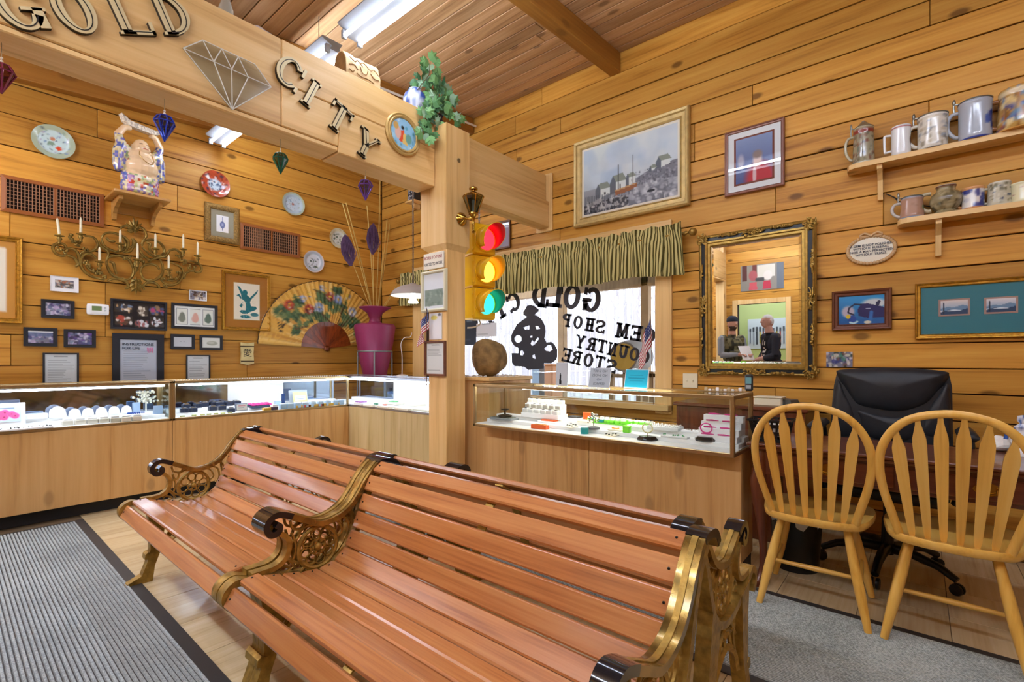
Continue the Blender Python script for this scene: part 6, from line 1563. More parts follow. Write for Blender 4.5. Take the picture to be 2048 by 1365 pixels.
# ================================================================== ON THE POST
FX = PX0 - .004           # face of the post that looks along the benches
def on_post(x0, yt0, yb0, x1, yt1, yb1):
    a, b, c, d = onX(x0, yt0, FX), onX(x0, yb0, FX), onX(x1, yt1, FX), onX(x1, yb1, FX)
    return (a + b + c + d) / 4, (abs(c.y - a.y) + abs(d.y - b.y)) / 2, ((a - b).z + (c - d).z) / 2
c0, W_, H_ = on_post(849, 509, 541, 889, 503, 536)
t = thing('slogan_plaque', 'small painted plaque joking about being born to mine and forced to work', 'plaque', c0, -PI / 2)
G().box(-W_ / 2, W_ / 2, -.012, .003, -H_ / 2, H_ / 2, .004).obj('board', mt('plaque_cream', 'dcd6c4', rough=.6), t)
text('BORN TO MINE', .036, mt('ink_red', '9a2f35', rough=.6), t, (0, -.0125, H_ * .2), sx=W_ / .29)
text('FORCED TO WORK', .036, mt('ink_dark', '2a2f3a', rough=.6), t, (0, -.0125, -H_ * .2), sx=W_ / .355)
def post_frame(r, label, cv, fw, fm, prof='flat', depth=.02, mats=()):
    c0, W_, H_ = on_post(*r)
    t = thing('framed_picture', label, 'picture', c0 - Vector((.001, 0, 0)), -PI / 2)
    moulding(W_, H_, PROF[prof](fw, depth)).obj('frame', fm, t)
    printed('print', cv, W_ - 2 * fw + .002, H_ - 2 * fw + .002, t, (0, -depth * .3, 0))
    return t
post_frame((846, 545, 625, 895.5, 538, 622), 'pale cream framed picture of a misty field on the post', Cv(30, 44, 'd3d9dd').rect(.08, .46, .9, .92, '7f8f84').speck(['9aa89c', '6a7a70'], 30, .03, .07, 3, (.1, .5, .9, .9), .6), .024, mt('frame_cream', 'd8d3b4', rough=.4), 'round', .03)
c0, W_, H_ = on_post(859, 627.5, 680, 884, 626, 679)
t = thing('note_paper', 'white note with a small yellow flower drawing pinned to the post', 'paper', c0, -PI / 2)
printed('sheet', Cv(20, 40, 'e6e6e8').ell(.4, .18, .25, .08, 'e8dc7a').ell(.8, .08, .12, .05, '6a6a6a'), W_, H_, t, (0, -.003, 0))
G().box(-W_ / 2, W_ / 2, -.0025, .003, -H_ / 2, H_ / 2).obj('backing', mt('paper_white', 'eceae4'), t)
post_frame((852, 684, 752, 893, 681, 752), 'walnut framed typed document low on the post', doc(24, 44, 16, 81, 'd8dcd8', 'a0a6a4', True), .016, WDF, 'flat', .022)
c_ = onX(858, 660, PX0 - .06)
flag('small American flag on a stick leaning on the back of the post', Vector((PX0 - .06, c_.y + .03, .99)), (0, 0, .62), (0, 0, 0), .26, .17, -.35, -PI / 2)
# brass carriage lantern
BR = mt('polished_brass', 'b58f3f', rough=.16, metal=1)
ln0 = onY(929, 440, PY0 - .03)
la = thing('wall_lantern', 'polished brass carriage lantern on the post', 'lantern', (ln0.x, PY0 - .026, ln0.z))
G().lathe([(0, 0), (.055, 0), (.05, .012), (.03, .03), (.018, .045), (0, .05)], 24, M=TR(-.03, 0, 0) @ RX(PI / 2)).obj('backplate', BR, la, smooth=40)
G().tube(spline([(-.03, -.04, 0), (-.02, -.08, -.01), (0, -.105, .01)], 5), .010, 8).obj('arm', BR, la, smooth=50)
bc = (0, -.105, 0)
G().lathe([(0, -.13), (.008, -.125), (.012, -.11), (.006, -.10), (.012, -.02), (.016, 0), (.03, .02), (.04, .025), (.036, .035), (0, .035)], 16, M=TR(*bc)).obj('stem', BR, la, smooth=40)
g = G(); g2 = G()
for k in range(6):
    a = k * PI / 3; b = (k + 1) * PI / 3
    p = lambda r_, z, w_: (bc[0] + r_ * math.cos(w_), bc[1] + r_ * math.sin(w_), z)
    g.tube([p(.036, .035, a), p(.085, .165, a)], .004, 6); g.tube([p(.085, .165, a), p(.085, .165, b)], .005, 6)
    g2.add([p(.035, .036, a), p(.035, .036, b), p(.083, .164, b), p(.083, .164, a)], [(0, 1, 2, 3)])
g.obj('cage', BR, la, smooth=50); g2.obj('panes', glass('lantern_glass', '9aa4a4', .3), la)
G().lathe([(.088, .165), (.07, .18), (.03, .20), (.012, .205), (.012, .215), (.035, .222), (.036, .232), (.02, .245), (.008, .25), (0, .256)], 24, M=TR(*bc)).obj('roof', BR, la, smooth=40)
G().lathe([(0, .035), (.011, .037), (.011, .10), (.016, .12), (.01, .14), (0, .142)], 12, M=TR(*bc)).obj('bulb', mt('bulb_clear', 'e8e0c8', rough=.2), la, smooth=50)
# traffic signal
YEL = mt('signal_yellow', 'f2c018', rough=.32, coat=.3)
TLX, TLY = 3.12, 2.99; ztop = 1.2 + (718.5 - 451) * 4.32 / 965; zbot = 1.2 + (718.5 - 641) * 4.32 / 965
tl = thing('traffic_signal', 'yellow three-light traffic signal hanging on a chain, all lamps lit', 'traffic light', (TLX, TLY, zbot), -.22)
SH = (ztop - zbot) / 3
for k, (nm, c_, em) in enumerate((('green', '17a088', '35e0c0'), ('amber', 'f0b020', 'ffc94a'), ('red', 'd81828', 'ff3044'))):
    z0 = k * SH; hw = .118
    sc_ = G().box(-hw, hw, -.06, .10, z0 + .002, z0 + SH - .002, .012).obj('lamp_housing', YEL, tl)
    dr = G().box(-hw + .006, hw - .006, -.078, -.06, z0 + .01, z0 + SH - .01, .008).obj('lamp_door', YEL, sc_)
    for zz in (z0 + .05, z0 + SH - .05): G().box(-hw - .008, -hw + .004, -.075, -.055, zz - .012, zz + .012, .002).obj('hinge', YEL, sc_)
    cz_ = z0 + SH / 2
    G().lathe([(.112, 0), (.112, .012), (.098, .012), (.098, 0)], 32, M=TR(0, -.078, cz_) @ RX(PI / 2)).obj('visor_ring', YEL, sc_, smooth=40)
    G().lathe([(0, .030), (.03, .029), (.06, .024), (.085, .012), (.099, 0), (.09, -.01), (0, -.012)], 28, M=TR(0, -.078, cz_) @ RX(PI / 2)).obj('lens', mt('lens_' + nm, c_, rough=.15, emit=em, es=1.1 if nm != 'amber' else 1.3, bump=.3, bs=160), sc_, smooth=40)
    # tunnel visor: long at the top, cut away below
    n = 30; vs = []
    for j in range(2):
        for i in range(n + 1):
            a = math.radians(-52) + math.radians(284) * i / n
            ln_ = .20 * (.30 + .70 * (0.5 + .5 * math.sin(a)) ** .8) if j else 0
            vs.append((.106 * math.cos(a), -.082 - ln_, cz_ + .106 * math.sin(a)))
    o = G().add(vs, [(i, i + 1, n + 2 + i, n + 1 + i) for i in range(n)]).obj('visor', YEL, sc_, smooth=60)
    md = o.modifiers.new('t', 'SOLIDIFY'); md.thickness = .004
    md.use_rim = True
    o.data.materials.append(mt('visor_painted_glow_' + nm, c_, rough=.4)); md.material_offset = 1; md.material_offset_rim = 0  # inside of the visor coloured like its lens, standing in for the lens glow
g = G()
for k in range(7):
    z = SH * 3 + .012 + k * .022; r_ = RZ(PI / 2 * (k % 2))
    g.tube([tuple(r_ @ Vector((a, 0, b))) for a, b in circ(.0085, 10, ry=.015)], .0028, 5, True, M=TR(0, .02, z))
g.obj('chain', mt('chain_steel', '8c8f92', rough=.4, metal=.9), tl, smooth=50)
G().tube([(0, .02, SH * 3 + .15), (0, .02, 2.568 - zbot)], .004, 6).obj('hook', mt('chain_steel', '8c8f92'), tl)
G().tube(spline([(.0, .02, 0), (.01, .02, -.03), (-.03, .04, -.06), (-.10, .06, -.07)], 5), .008, 6).obj('cable', mt('cable_white', 'd5d2c8', rough=.5), tl, smooth=50)
# dish pendant lamp over the corner case
lp0 = onY(826, 592, 4.09)
pl = thing('dish_pendant', 'grey enamel dish lamp on a chain over the corner showcase', 'pendant lamp', (lp0.x, 4.09, lp0.z))
G().lathe([(.232, 0), (.236, .004), (.20, .055), (.15, .088), (.09, .108), (.04, .122), (.02, .135), (0, .137)], 40, cap=False).obj('shade', mt('enamel_grey', 'a59e98', rough=.35), pl, smooth=60)
G().lathe([(.230, -.002), (.196, .05), (.146, .083), (.086, .103), (.03, .118), (0, .12)], 40, cap=False).obj('inner_reflector', mt('enamel_white', 'f4f2ec', rough=.4), pl, smooth=60)
G().lathe([(0, .08), (.02, .08), (.022, .02), (.018, .0), (.03, -.03), (.052, -.065), (.054, -.075), (0, -.08)], 20).obj('bulb', mt('par_bulb', 'f2f2f0', rough=.3, emit='fff8ea', es=6.0), pl, smooth=50)
g = G(); ztop_ = ZC(lp0.x) - .186 - lp0.z
nl = int((ztop_ - .14) / .036)
for k in range(nl):
    r_ = RZ(PI / 2 * (k % 2)); g.tube([tuple(r_ @ Vector((a, 0, b))) for a, b in circ(.010, 8, ry=.021)], .003, 4, True, M=TR(0, -.0, .15 + k * .036))
o = g.obj('chain', mt('chain_bronze', '6f6258', rough=.5, metal=.6), pl)
G().tube(spline([(0, 0, .13), (.008, 0, .6), (-.006, 0, 1.1), (0, 0, ztop_)], 5), .0035, 5).obj('flex', mt('flex_brown', '8a7a6a', rough=.6), pl)
# gooseneck desk lamp behind it
gk = thing('gooseneck_lamp', 'thin white gooseneck lamp rising behind the plum vase', 'lamp', Vector((3.62, 4.55, ZA1)) * 1 - Vector((.42, 0, 0)))
gk.location = (3.27, 4.32, ZA1)
q0 = gk.location
G().lathe([(0, 0), (.06, 0), (.06, .012), (.02, .02), (0, .02)], 20).obj('base', mt('lamp_white', 'b5a79e', rough=.4), gk, smooth=40)
G().tube(spline([(0, 0, .02), (.0, .0, .22), (.0, .02, .35), (0, -.04, .42), (0, -.14, .425), (0, -.17, .47)], 6), .0045, 6).obj('neck', mt('lamp_white', 'b5a79e'), gk, smooth=60)
# ================================================================== WINDOW WALL
cv = Cv(150, 96, 'b7bfc0').grad('c3ccc8', 'aab2b8', 0, .62).speck(['cdd2d0', 'b0b8bc', '9fb0c4', 'bcc9cf'], 60, .04, .14, 5, (0, 0, 1, .55), .35)
cv.grad('8e9297', '6a6c74', .62, 1).speck(['c9cbd0', 'a5a8b0', '5a5c64', '8a8d96'], 260, .006, .03, 6, (.3, .62, 1, .98), .55)
cv.poly([(.56, .64), (.78, .52), (1, .5), (1, .74), (.8, .7), (.6, .7)], '6f7078').speck(['50525a', '8c8e96'], 120, .004, .012, 8, (.58, .54, 1, .72), .7)
for x0, x1, zt, zb, zr in ((.14, .31, .66, .78, .57), (.31, .48, .60, .76, .50), (.48, .58, .58, .70, .53), (.79, .93, .47, .56, .40), (.72, .79, .54, .58, .5)):
    w_ = x1 - x0
    cv.poly([(x0, zb), (x0, zt), (x0 + w_ * .18, zr), (x0 + w_ * .36, zt), (x0 + w_ * .36, zb)], '5a6068').poly([(x0 + w_ * .36, zb), (x0 + w_ * .36, zt), (x1, zt - .01), (x1, zb - .03)], 'c6ccc8').poly([(x0 + w_ * .18, zr), (x1 - w_ * .18, zr - .01), (x1 + .01, zt), (x0 + w_ * .36, zt)], '7d8478').rect(x0 + w_ * .6, zt + .05, x0 + w_ * .7, zb - .04, '3a3c40')
for i in range(26): x = .0 + i * .022; cv.line([(x, .72 + .002 * i), (x, .86 - .003 * i)], .004, '4a4c50', .8)
cv.line([(.40, .36), (.40, .74)], .0035, '3a3a3c').line([(.555, .28), (.555, .72)], .004, '3a3a3c')
cv.poly([(.36, .74), (.6, .70), (.6, .74), (.52, .78), (.37, .80)], '8a5a3a').poly([(.36, .72), (.6, .685), (.6, .70), (.36, .745)], 'b08a60')
cv.speck(['26272b', '45464c', '8f8f90', 'b5b3b0', '34343a'], 320, .006, .02, 9, (0, .84, .5, 1), .8).poly([(.03, .84), (.2, .79), (.24, .82), (.06, .9)], '9a9a98', .6).line([(.05, .8), (.07, .96)], .006, 'a9a9a8').line([(.2, .78), (.22, .93)], .006, 'a9a9a8').ell(.74, .85, .04, .02, '26272b')
framed('R', (1151.3, 291.5, 459, 1381.4, 210.8, 408.7), 'large gilt framed harbour painting with fishing sheds and a moored boat', cv, .085, mt('frame_pale_gilt', 'bfa468', rough=.42, metal=.3, var=.15, vs=20), 'step', .05, mats=((.022, 'd9d3c2'),), pane=False)
cv = Cv(54, 70, '6f7ea8').grad('8494b8', '4f5a8a').ell(.66, .95, .38, .34, 'b8343c', 1, .5).ell(.6, .55, .12, .16, 'd5b8ac', 1, .6).ell(.6, .42, .13, .09, '8a7a74', 1, .6).ell(.52, .86, .05, .22, 'dcd6d6', .8, .6).ell(.15, .5, .09, .14, 'c9bfc6', .7, .7)
framed('R', (1450.5, 268.5, 395.4, 1570, 234.4, 372), 'brown framed soft-focus portrait of a sitter in a red coat', cv, .026, mt('frame_rose_wood', '8a5a48', rough=.35), 'step', .025, mats=((.045, 'd9dcdc'), (.014, '7a4a3e')))
framed('R', (952, 462, 513, 1022, 433, 491), 'frame with a mauve mat hanging behind the traffic signal', Cv(20, 20, '9a92a4'), .02, mt('frame_thin_brown', '6a4a34', rough=.4), 'flat', .02)
cv = Cv(70, 48, '1f7fc4').grad('2f9ad8', '155a9c').ell(.78, .3, .26, .16, 'e0dcd8', .9, .5).ell(.22, .55, .14, .2, 'c9b9c4', .9, .4).poly([(.42, .5), (.5, .3), (.62, .28), (.95, .42), (1, .5), (1, .8), (.6, .78), (.45, .7)], '252a63').poly([(.82, .26), (.88, .2), (.92, .24), (.87, .4), (.82, .38)], '2a2f50').line([(.5, .32), (.36, .3), (.24, .42), (.22, .58), (.34, .66)], .018, '1a2440').ell(.3, .8, .09, .12, '1c4a9c').ell(.22, .72, .05, .07, 'd8c030').line([(.26, .92), (.34, .96), (.42, .9)], .02, 'bfe4e8').line([(.72, .6), (.7, .86)], .04, '2f6fb8').ell(.64, .93, .08, .05, 'd8d8c0').rect(.6, .45, .7, .48, 'c9d3e8')
framed('R', (1664.4, 584.9, 661.4, 1784, 575.6, 658.7), 'walnut framed underwater photo of a diver with a dark tank', cv, .04, WDF, 'step', .028)
t, W_, H_ = framed('R', (1830, 567, 671.6, 2140, 548, 681), 'wide gilt frame with a teal mat and small landscape openings', None, .03, GILT, 'step', .026, mats=((.02, '3f7f8c'),))
for k, (x0, y0, x1, y1) in enumerate(((1877, 600, 1940, 631), (1968, 596, 2036, 626), (2064, 592, 2132, 622))):
    a, b = onX(x0, y0, XR - .01), onX(x1, y1, XR - .01); c0 = (a + b) / 2; w_, h_ = abs(a.y - b.y), abs(a.z - b.z)
    lc_ = Vector((-(c0.y - t.location.y), -.010, c0.z - t.location.z))
    G().box(lc_.x - w_ / 2, lc_.x + w_ / 2, -.0105, -.0085, lc_.z - h_ / 2, lc_.z + h_ / 2).obj('opening_border', mt('mat_rose', 'a88a80', rough=.7), t)
    cv = Cv(40, 20, 'd8e0ea').grad('e8e0e0' if k else 'e8d8d0', '9fb6cc', 0, .6).poly([(0, .55), (.25, .45), (.5, .5), (.8, .35), (1, .45), (1, .7), (0, .7)], '6f8fae').poly([(0, .8), (.3, .65), (.6, .75), (1, .6), (1, 1), (0, 1)], '2f4a6a').ell(.5, .72, .25, .05, 'dfe8ee').line([(.12, .2), (.12, .9)], .02, '1f2f44')
    printed('landscape', cv, w_ - .02, h_ - .02, t, (lc_.x, -.0112, lc_.z))
# oval plaque
c0 = onX(1742, 500, XR - .008); t = thing('oval_plaque', 'oval cream plaque with a roped gold rim and a motto about gems', 'plaque', c0, -PI / 2)
ow = (onX(1693, 500, XR).y - onX(1792, 500, XR).y) / 2; oh = 28.5 * (XR / ray(1742, 500)[0]) / 965
G().puff(circ(ow * .93, 40, ry=oh * .9), -.006, .006, 4, back=.01).obj('panel', mt('plaque_ivory', 'e6e0cc', rough=.5), t, smooth=60)
g = G()
for i in range(44):
    a = 2 * PI * i / 44; g.ball((ow * .96 * math.cos(a), -.008, oh * .95 * math.sin(a)), (.013, .010, .013), 6)
g.obj('rope_rim', mt('rim_tan', 'cda878', rough=.5), t, smooth=60)
g = G()
for s in (-1, 1): g.tube(spline([(0, -.012, oh * .95), (s * .035, -.018, oh * 1.15), (s * .06, -.015, oh * .98), (s * .02, -.014, oh * .92)], 4), .008, 6)
g.obj('bow', mt('rim_tan', 'cda878'), t, smooth=60)
text('A GEM IS NOT POLISHED\nWITHOUT RUBBING,\nNOR A MAN PERFECTED\nWITHOUT TRIALS.', .021, mt('ink_plaque', '4a4f5a', rough=.6), t, (0, -.0135, 0), space=1.0, bold=.0004)
# unframed snapshot, switch plate
ctr, W_, H_, rz = rect_on('R', (1652.5, 704, 734.5, 1705, 704, 734.5))
t = thing('snapshot', 'small unframed colour snapshot above the office chair', 'photo', ctr, rz)
printed('print', photo(91, ['4f8a74', 'c9c4d0', '3a3f7a', '7a5a4a', 'd8d0c0', '2f3a2f'], 60, 40, 26, r=(.03, .1)), W_, H_, t, (0, -.002, 0)); G().box(-W_ / 2, W_ / 2, -.0015, .001, -H_ / 2, H_ / 2).obj('paper', mt('paper_white'), t)
ctr, W_, H_, rz = rect_on('R', (1366, 747.5, 776, 1395.5, 747, 777))
t = thing('switch_plate', 'ivory double light switch plate beside the window frame', 'switch', ctr, rz)
G().box(-W_ / 2, W_ / 2, -.006, .002, -H_ / 2, H_ / 2, .003).obj('plate', mt('ivory_plastic', 'ddd3b6', rough=.4), t)
for s in (-1, 1): G().box(s * .026 - .006, s * .026 + .006, -.014, -.005, -.012, .012, .003).obj('toggle', mt('ivory_plastic', 'ddd3b6'), t, rot=(.3, 0, 0))
# shelves and steins
def wshelf(yl, yr, ztop, d, label, br):
    t = thing('wall_shelf', label, 'shelf', (XR - .006, (yl + yr) / 2, ztop), -PI / 2)
    L = yl - yr
    pts = [(-L / 2, 0), (L / 2, 0), (L / 2, -d), (-L / 2 + .05, -d), (-L / 2 + .015, -d + .02), (-L / 2, -d + .06)]
    g = G(); g.add([(x, y, 0) for x, y in pts] + [(x, y, -.032) for x, y in pts], [tuple(range(6)), tuple(range(6, 12))[::-1]] + [(i, (i + 1) % 6, 6 + (i + 1) % 6, 6 + i) for i in range(6)])
    g.obj('board', BEAM(0), t)
    for b in br:
        x = -(b - (yl + yr) / 2)
        g = G(); q = [(0, -.032), (-d * .85, -.032), (-d * .85, -.06), (-.05, -.12), (-.035, -.20), (-.028, -.245), (0, -.245)]
        g.add([(x - .014, y, z) for y, z in q] + [(x + .014, y, z) for y, z in q], [tuple(range(7)), tuple(range(7, 14))[::-1]] + [(i, (i + 1) % 7, 7 + (i + 1) % 7, 7 + i) for i in range(7)])
        g.obj('bracket', BEAM(2), t)
    return t
wshelf(.37, -1.6, 2.515, .14, 'upper pine wall shelf holding tall beer steins', (onX(1760, 350, XR - .07).y, -.9))
wshelf(.10, -1.6, 2.10, .14, 'lower pine wall shelf holding squat mugs', (onX(1877, 470, XR - .07).y, -1.1))
PEW = mt('pewter', '8f9088', rough=.35, metal=.8)
def stein(x, h_, r, zb, label, cv, prof='cyl', lid=None, handle='e0dccb', hs=-1, sq=False):
    X = XR - .078; y = onX(x, 300, X).y
    t = thing('beer_stein', label, 'stein', (X, y, zb), -PI / 2)
    P = {'cyl': [(1.04, 0), (1.06, .03), (1.0, .06), (.98, .12), (.98, .9), (1.02, .93), (1.02, .97), (.97, 1.0)], 'tap': [(1.12, 0), (1.14, .03), (1.04, .08), (1.0, .14), (.9, .85), (.93, .9), (.93, .97), (.88, 1.0)], 'bulge': [(.75, 0), (.78, .06), (.62, .14), (.8, .22), (1.0, .4), (1.02, .52), (.9, .7), (.62, .82), (.58, .9), (.66, .97), (.63, 1.0)]}[prof]
    fine = []
    for (a, b), (c_, e) in zip(P[:-1], P[1:]):
        k = max(1, int((e - b) / .045))
        for i in range(k): fine.append((r * (a + (c_ - a) * i / k), h_ * (b + (e - b) * i / k)))
    fine.append((r * P[-1][0], h_)); top = r * P[-1][0]
    n = 40; fine += [(top * .9, h_ * .995), (top * .85, h_ * .8)]
    hh = h_
    G().lathe([(0, 0)] + fine + [(0, h_ * .8)], n, col=lambda u, v: cv.at((u + .25) % 1, 1 - min(1, v * 1.12))).obj('body', GLAZE(), t, smooth=45)
    hz = [(-.9, .82), (-1.38, .80), (-1.62, .62), (-1.54, .38), (-1.15, .2), (-.9, .2)] if not sq else [(-.9, .78), (-1.55, .8), (-1.65, .7), (-1.6, .3), (-1.5, .24), (-.9, .26)]
    G().tube(spline([(a * r, 0, b * h_) for a, b in hz], 5), r * .15, 8, col=handle).obj('handle', GLAZE(), t, smooth=60)
    if lid:
        lf = {'cone': [(0, 0), (1.0, 0), (1.02, .03), (.85, .08), (.55, .2), (.35, .3), (.2, .33), (.22, .37), (.1, .42), (0, .44)], 'flat': [(0, 0), (1.02, 0), (1.04, .03), (.95, .06), (.5, .10), (0, .11)]}[lid]
        ld = G().lathe([(a * top * 1.03, h_ + b * r * 2) for a, b in lf], 28).obj('lid', PEW, t, smooth=40)
        G().tube(spline([(-top * .8, 0, h_ + .008), (-top * 1.25, 0, h_ + .012), (-top * 1.25, 0, h_ * .85)], 4), r * .07, 6).ball((-top * 1.25, 0, h_ + .028), (r * .12, r * .12, .022), 8).obj('thumb_lift', PEW, ld, smooth=60)
    return t
def sk(bg, cols, n, seed, bands=(), r=(.012, .035)):
    c = Cv(80, 40, bg).speck(cols, n, r[0], r[1], seed, (0, .1, 1, .9))
    for y0, y1, cc in bands: c.rect(0, y0, 1, y1, cc)
    return c
S1, S2 = 2.515, 2.10
stein(1727, .245, .062, S1, 'tall grey relief stein with a peaked pewter lid', sk('9c9478', ['6a5f48', 'b8ae90', '7a4a38', '5a6a5a', '3f3a44'], 160, 1, ((0, .06, 'cfc6a8'), (.1, .14, '8a3a2c'), (.92, 1, 'cfc6a8'))), 'tap', 'cone', 'b5ab8c')
stein(1802, .195, .052, S1, 'white stein with a painted coat scene and red band', sk('e2e2e0', ['e2e2e0', 'd5d5d5'], 20, 2, ((.05, .1, 'a83a2e'),)).ell(.25, .5, .07, .2, '6a3a2c').ell(.31, .6, .06, .15, '2c3a6a').ell(.27, .35, .05, .12, '7a9a5a'), 'cyl', None, 'e0e0de', sq=True)
stein(1865, .21, .075, S1, 'wide white stein with grey leaf relief and a low lid', sk('d8d2c2', ['9a8f78', '7a7468', 'b8ab90', '8a9098'], 90, 3, ((0, .05, 'e8e4da'), (.93, 1, '7a7c80'))), 'cyl', 'flat', 'd5cfbf')
stein(1950, .235, .077, S1, 'grey salt-glazed stein with cobalt flowers', sk('a9afb8', ['a9afb8', '9fa6b0'], 20, 4, ((.9, 1, '2a3f8a'),)).ell(.18, .45, .05, .14, '2a3f8a').ell(.12, .55, .04, .1, '3a54a0').ell(.2, .66, .05, .1, '2a3f8a').ell(.36, .5, .05, .2, '8a5a4a').ell(.36, .35, .03, .08, '3a3030'), 'cyl', 'flat', 'a9afb8')
stein(2040, .25, .098, S1, 'large amber relief stein crowded with figures', sk('b98f4a', ['8a5a28', 'd8b878', '2c3a8a', '5a7a9a', '9a4a2a', 'e0cfa0'], 220, 5, ((0, .06, 'd89030'), (.1, .16, 'd8c49a'), (.92, 1, 'd89a48')), (.015, .04)), 'tap', None, '8a5a30')
stein(1824, .135, .062, S2, 'squat pink-brown lidded stein with a floral spray', sk('b08a74', ['b08a74', 'a5806a'], 20, 6, ((.9, 1, '8a9ab0'), (0, .08, '8f98a8'))).ell(.27, .5, .06, .14, 'd87a7a').ell(.22, .5, .05, .12, '7a9a6a').ell(.33, .48, .05, .12, '6a8a5a'), 'tap', 'flat', 'bfb8b0')
stein(1892, .175, .078, S2, 'round-bellied tan jug stein with a rope handle', sk('8f8260', ['6a5f42', 'b0a480', 'a89870', '544a34'], 160, 7, ((.08, .12, '6a3a34'), (0, .06, 'c8c2a8')), (.012, .035)), 'bulge', None, 'b8ad8c')
stein(1946, .135, .052, S2, 'small mug with navy figures and orange bands', sk('e0ddd6', ['2a327a', 'e0ddd6', '2a327a'], 26, 8, ((0, .14, 'd8a06a'), (.88, 1, 'c98a50')), (.04, .09)), 'cyl', None, 'c9905a')
stein(1999, .14, .055, S2, 'cream mug with dark blue relief figures', sk('bfb9a0', ['2f3a5a', '8a8468', 'd8d4c0', '6a6650'], 70, 9, ((0, .08, 'd8d2bc'), (.9, 1, 'cfc8b0'))), 'tap', None, 'c9c2a8')
stein(2046, .115, .056, S2, 'pale ivory mug with a square handle', sk('dcd6ae', ['dcd6ae', 'c9b090', 'a86a6a'], 18, 10), 'cyl', None, 'dcd6b8', sq=True)
o = G().tube(spline([onX(1772, 388, XR - .012), onX(1790, 396, XR - .012), onX(1800, 404, XR - .012), onX(1850, 412, XR - .012), onX(1900, 418, XR - .012)], 5), .004, 5).obj('black_cable', mt('cable_black', '1a1512', rough=.6)); tag(o, 'thin black cable sagging between the pine shelves', 'cable')
# small ledge with shell box near the corner
c0 = onX(833, 405, XR - .05)
t = thing('corner_shelf', 'tiny pine shelf near the corner behind the post', 'shelf', (XR - .006, c0.y, c0.z), -PI / 2)
G().box(-.09, .09, -.16, 0, -.022, 0, .003).obj('board', BEAM(0), t); G().box(-.02, .02, -.10, 0, -.09, -.022, .003).obj('bracket', BEAM(2), t)
t = thing('patterned_box', 'black box patterned with white shells on the tiny corner shelf', 'box', (XR - .09, c0.y, c0.z), -PI / 2)
cv = Cv(36, 30, '26262c').speck(['d8d4d8', 'b9b4bc', 'efecec'], 40, .03, .07, 3)
G().box(-.065, .065, -.05, .05, 0, .15, .003).obj('body', mt('box_black', '26262c', rough=.4), t); printed('front_pattern', cv, .126, .146, t, (0, -.0515, .075)); printed('side_pattern', cv, .096, .146, t, (-.0665, 0, .075), (0, 0, -PI / 2))

# ---------------------------------------------------------------- gilt mirror
ctr, MW, MH, rz = rect_on('R', (1402, 476.7, 751, 1634.5, 439, 753))
mi = thing('wall_mirror', 'ornate black and gold framed mirror tilted slightly forward', 'mirror', ctr - Vector((.012, 0, 0)), rz)
MT = math.radians(.85)
mi.rotation_euler = (MT, 0, rz)
MG = mt('mirror_gold', 'a5853f', rough=.35, metal=.6, var=.3, vs=40); MB = mt('mirror_black', '1d2226', rough=.35)
moulding(MW, MH, [(0, -.004), (0, .03), (.012, .042), (.022, .036)]).obj('outer_rim', MG, mi)
moulding(MW, MH, [(.018, .03), (.05, .034), (.052, .02)]).obj('black_band', MB, mi)
moulding(MW, MH, [(.048, .02), (.052, .042), (.066, .044), (.072, .034), (.088, .034), (.094, .026), (.096, .012)]).obj('inner_moulding', MG, mi)
R = random.Random(15)
def orn(x, z, n, sx, sz, nm):
    g = G()
    for _ in range(n):
        a = R.uniform(0, 2 * PI); q = R.uniform(.1, 1)
        g.ball((x + sx * q * math.cos(a), -.036 - R.uniform(0, .012), z + sz * q * math.sin(a)), (R.uniform(.006, .014), .009, R.uniform(.006, .014)), 6)
    for k in range(6):
        a = k * PI / 3 + R.uniform(0, 1); g.tube(spline([(x, -.042, z), (x + sx * .6 * math.cos(a), -.046, z + sz * .6 * math.sin(a)), (x + sx * math.cos(a + .6), -.040, z + sz * math.sin(a + .6))], 3), .005, 5)
    g.obj(nm, MG, mi, smooth=60)
hx, hz = MW / 2 - .034, MH / 2 - .034
for sx in (-1, 1):
    for sz in (-1, 1): orn(sx * hx, sz * hz, 26, .05, .05, 'corner_ornament')
    orn(sx * hx, 0, 26, .026, .085, 'side_ornament'); orn(0, sx * hz, 26, .085, .026, 'centre_ornament')
    for sz in (-.5, .5): orn(sx * (hx + .012), sz * hz, 12, .010, .09, 'vine_ornament'); orn(sz * hx, sx * (hz + .012), 12, .08, .010, 'vine_ornament')
a, b = MW / 2 - .094, MH / 2 - .094
# bevelled mirror plate
bv = .018
G().add([(-a, -.012, -b), (a, -.012, -b), (a, -.012, b), (-a, -.012, b), (-a + bv, -.0145, -b + bv), (a - bv, -.0145, -b + bv), (a - bv, -.0145, b - bv), (-a + bv, -.0145, b - bv)], [(4, 5, 6, 7), (0, 1, 5, 4), (1, 2, 6, 5), (2, 3, 7, 6), (3, 0, 4, 7)]).obj('mirror_glass', mt('mirror_silver', 'f2f4f4', rough=.0, metal=1), mi)

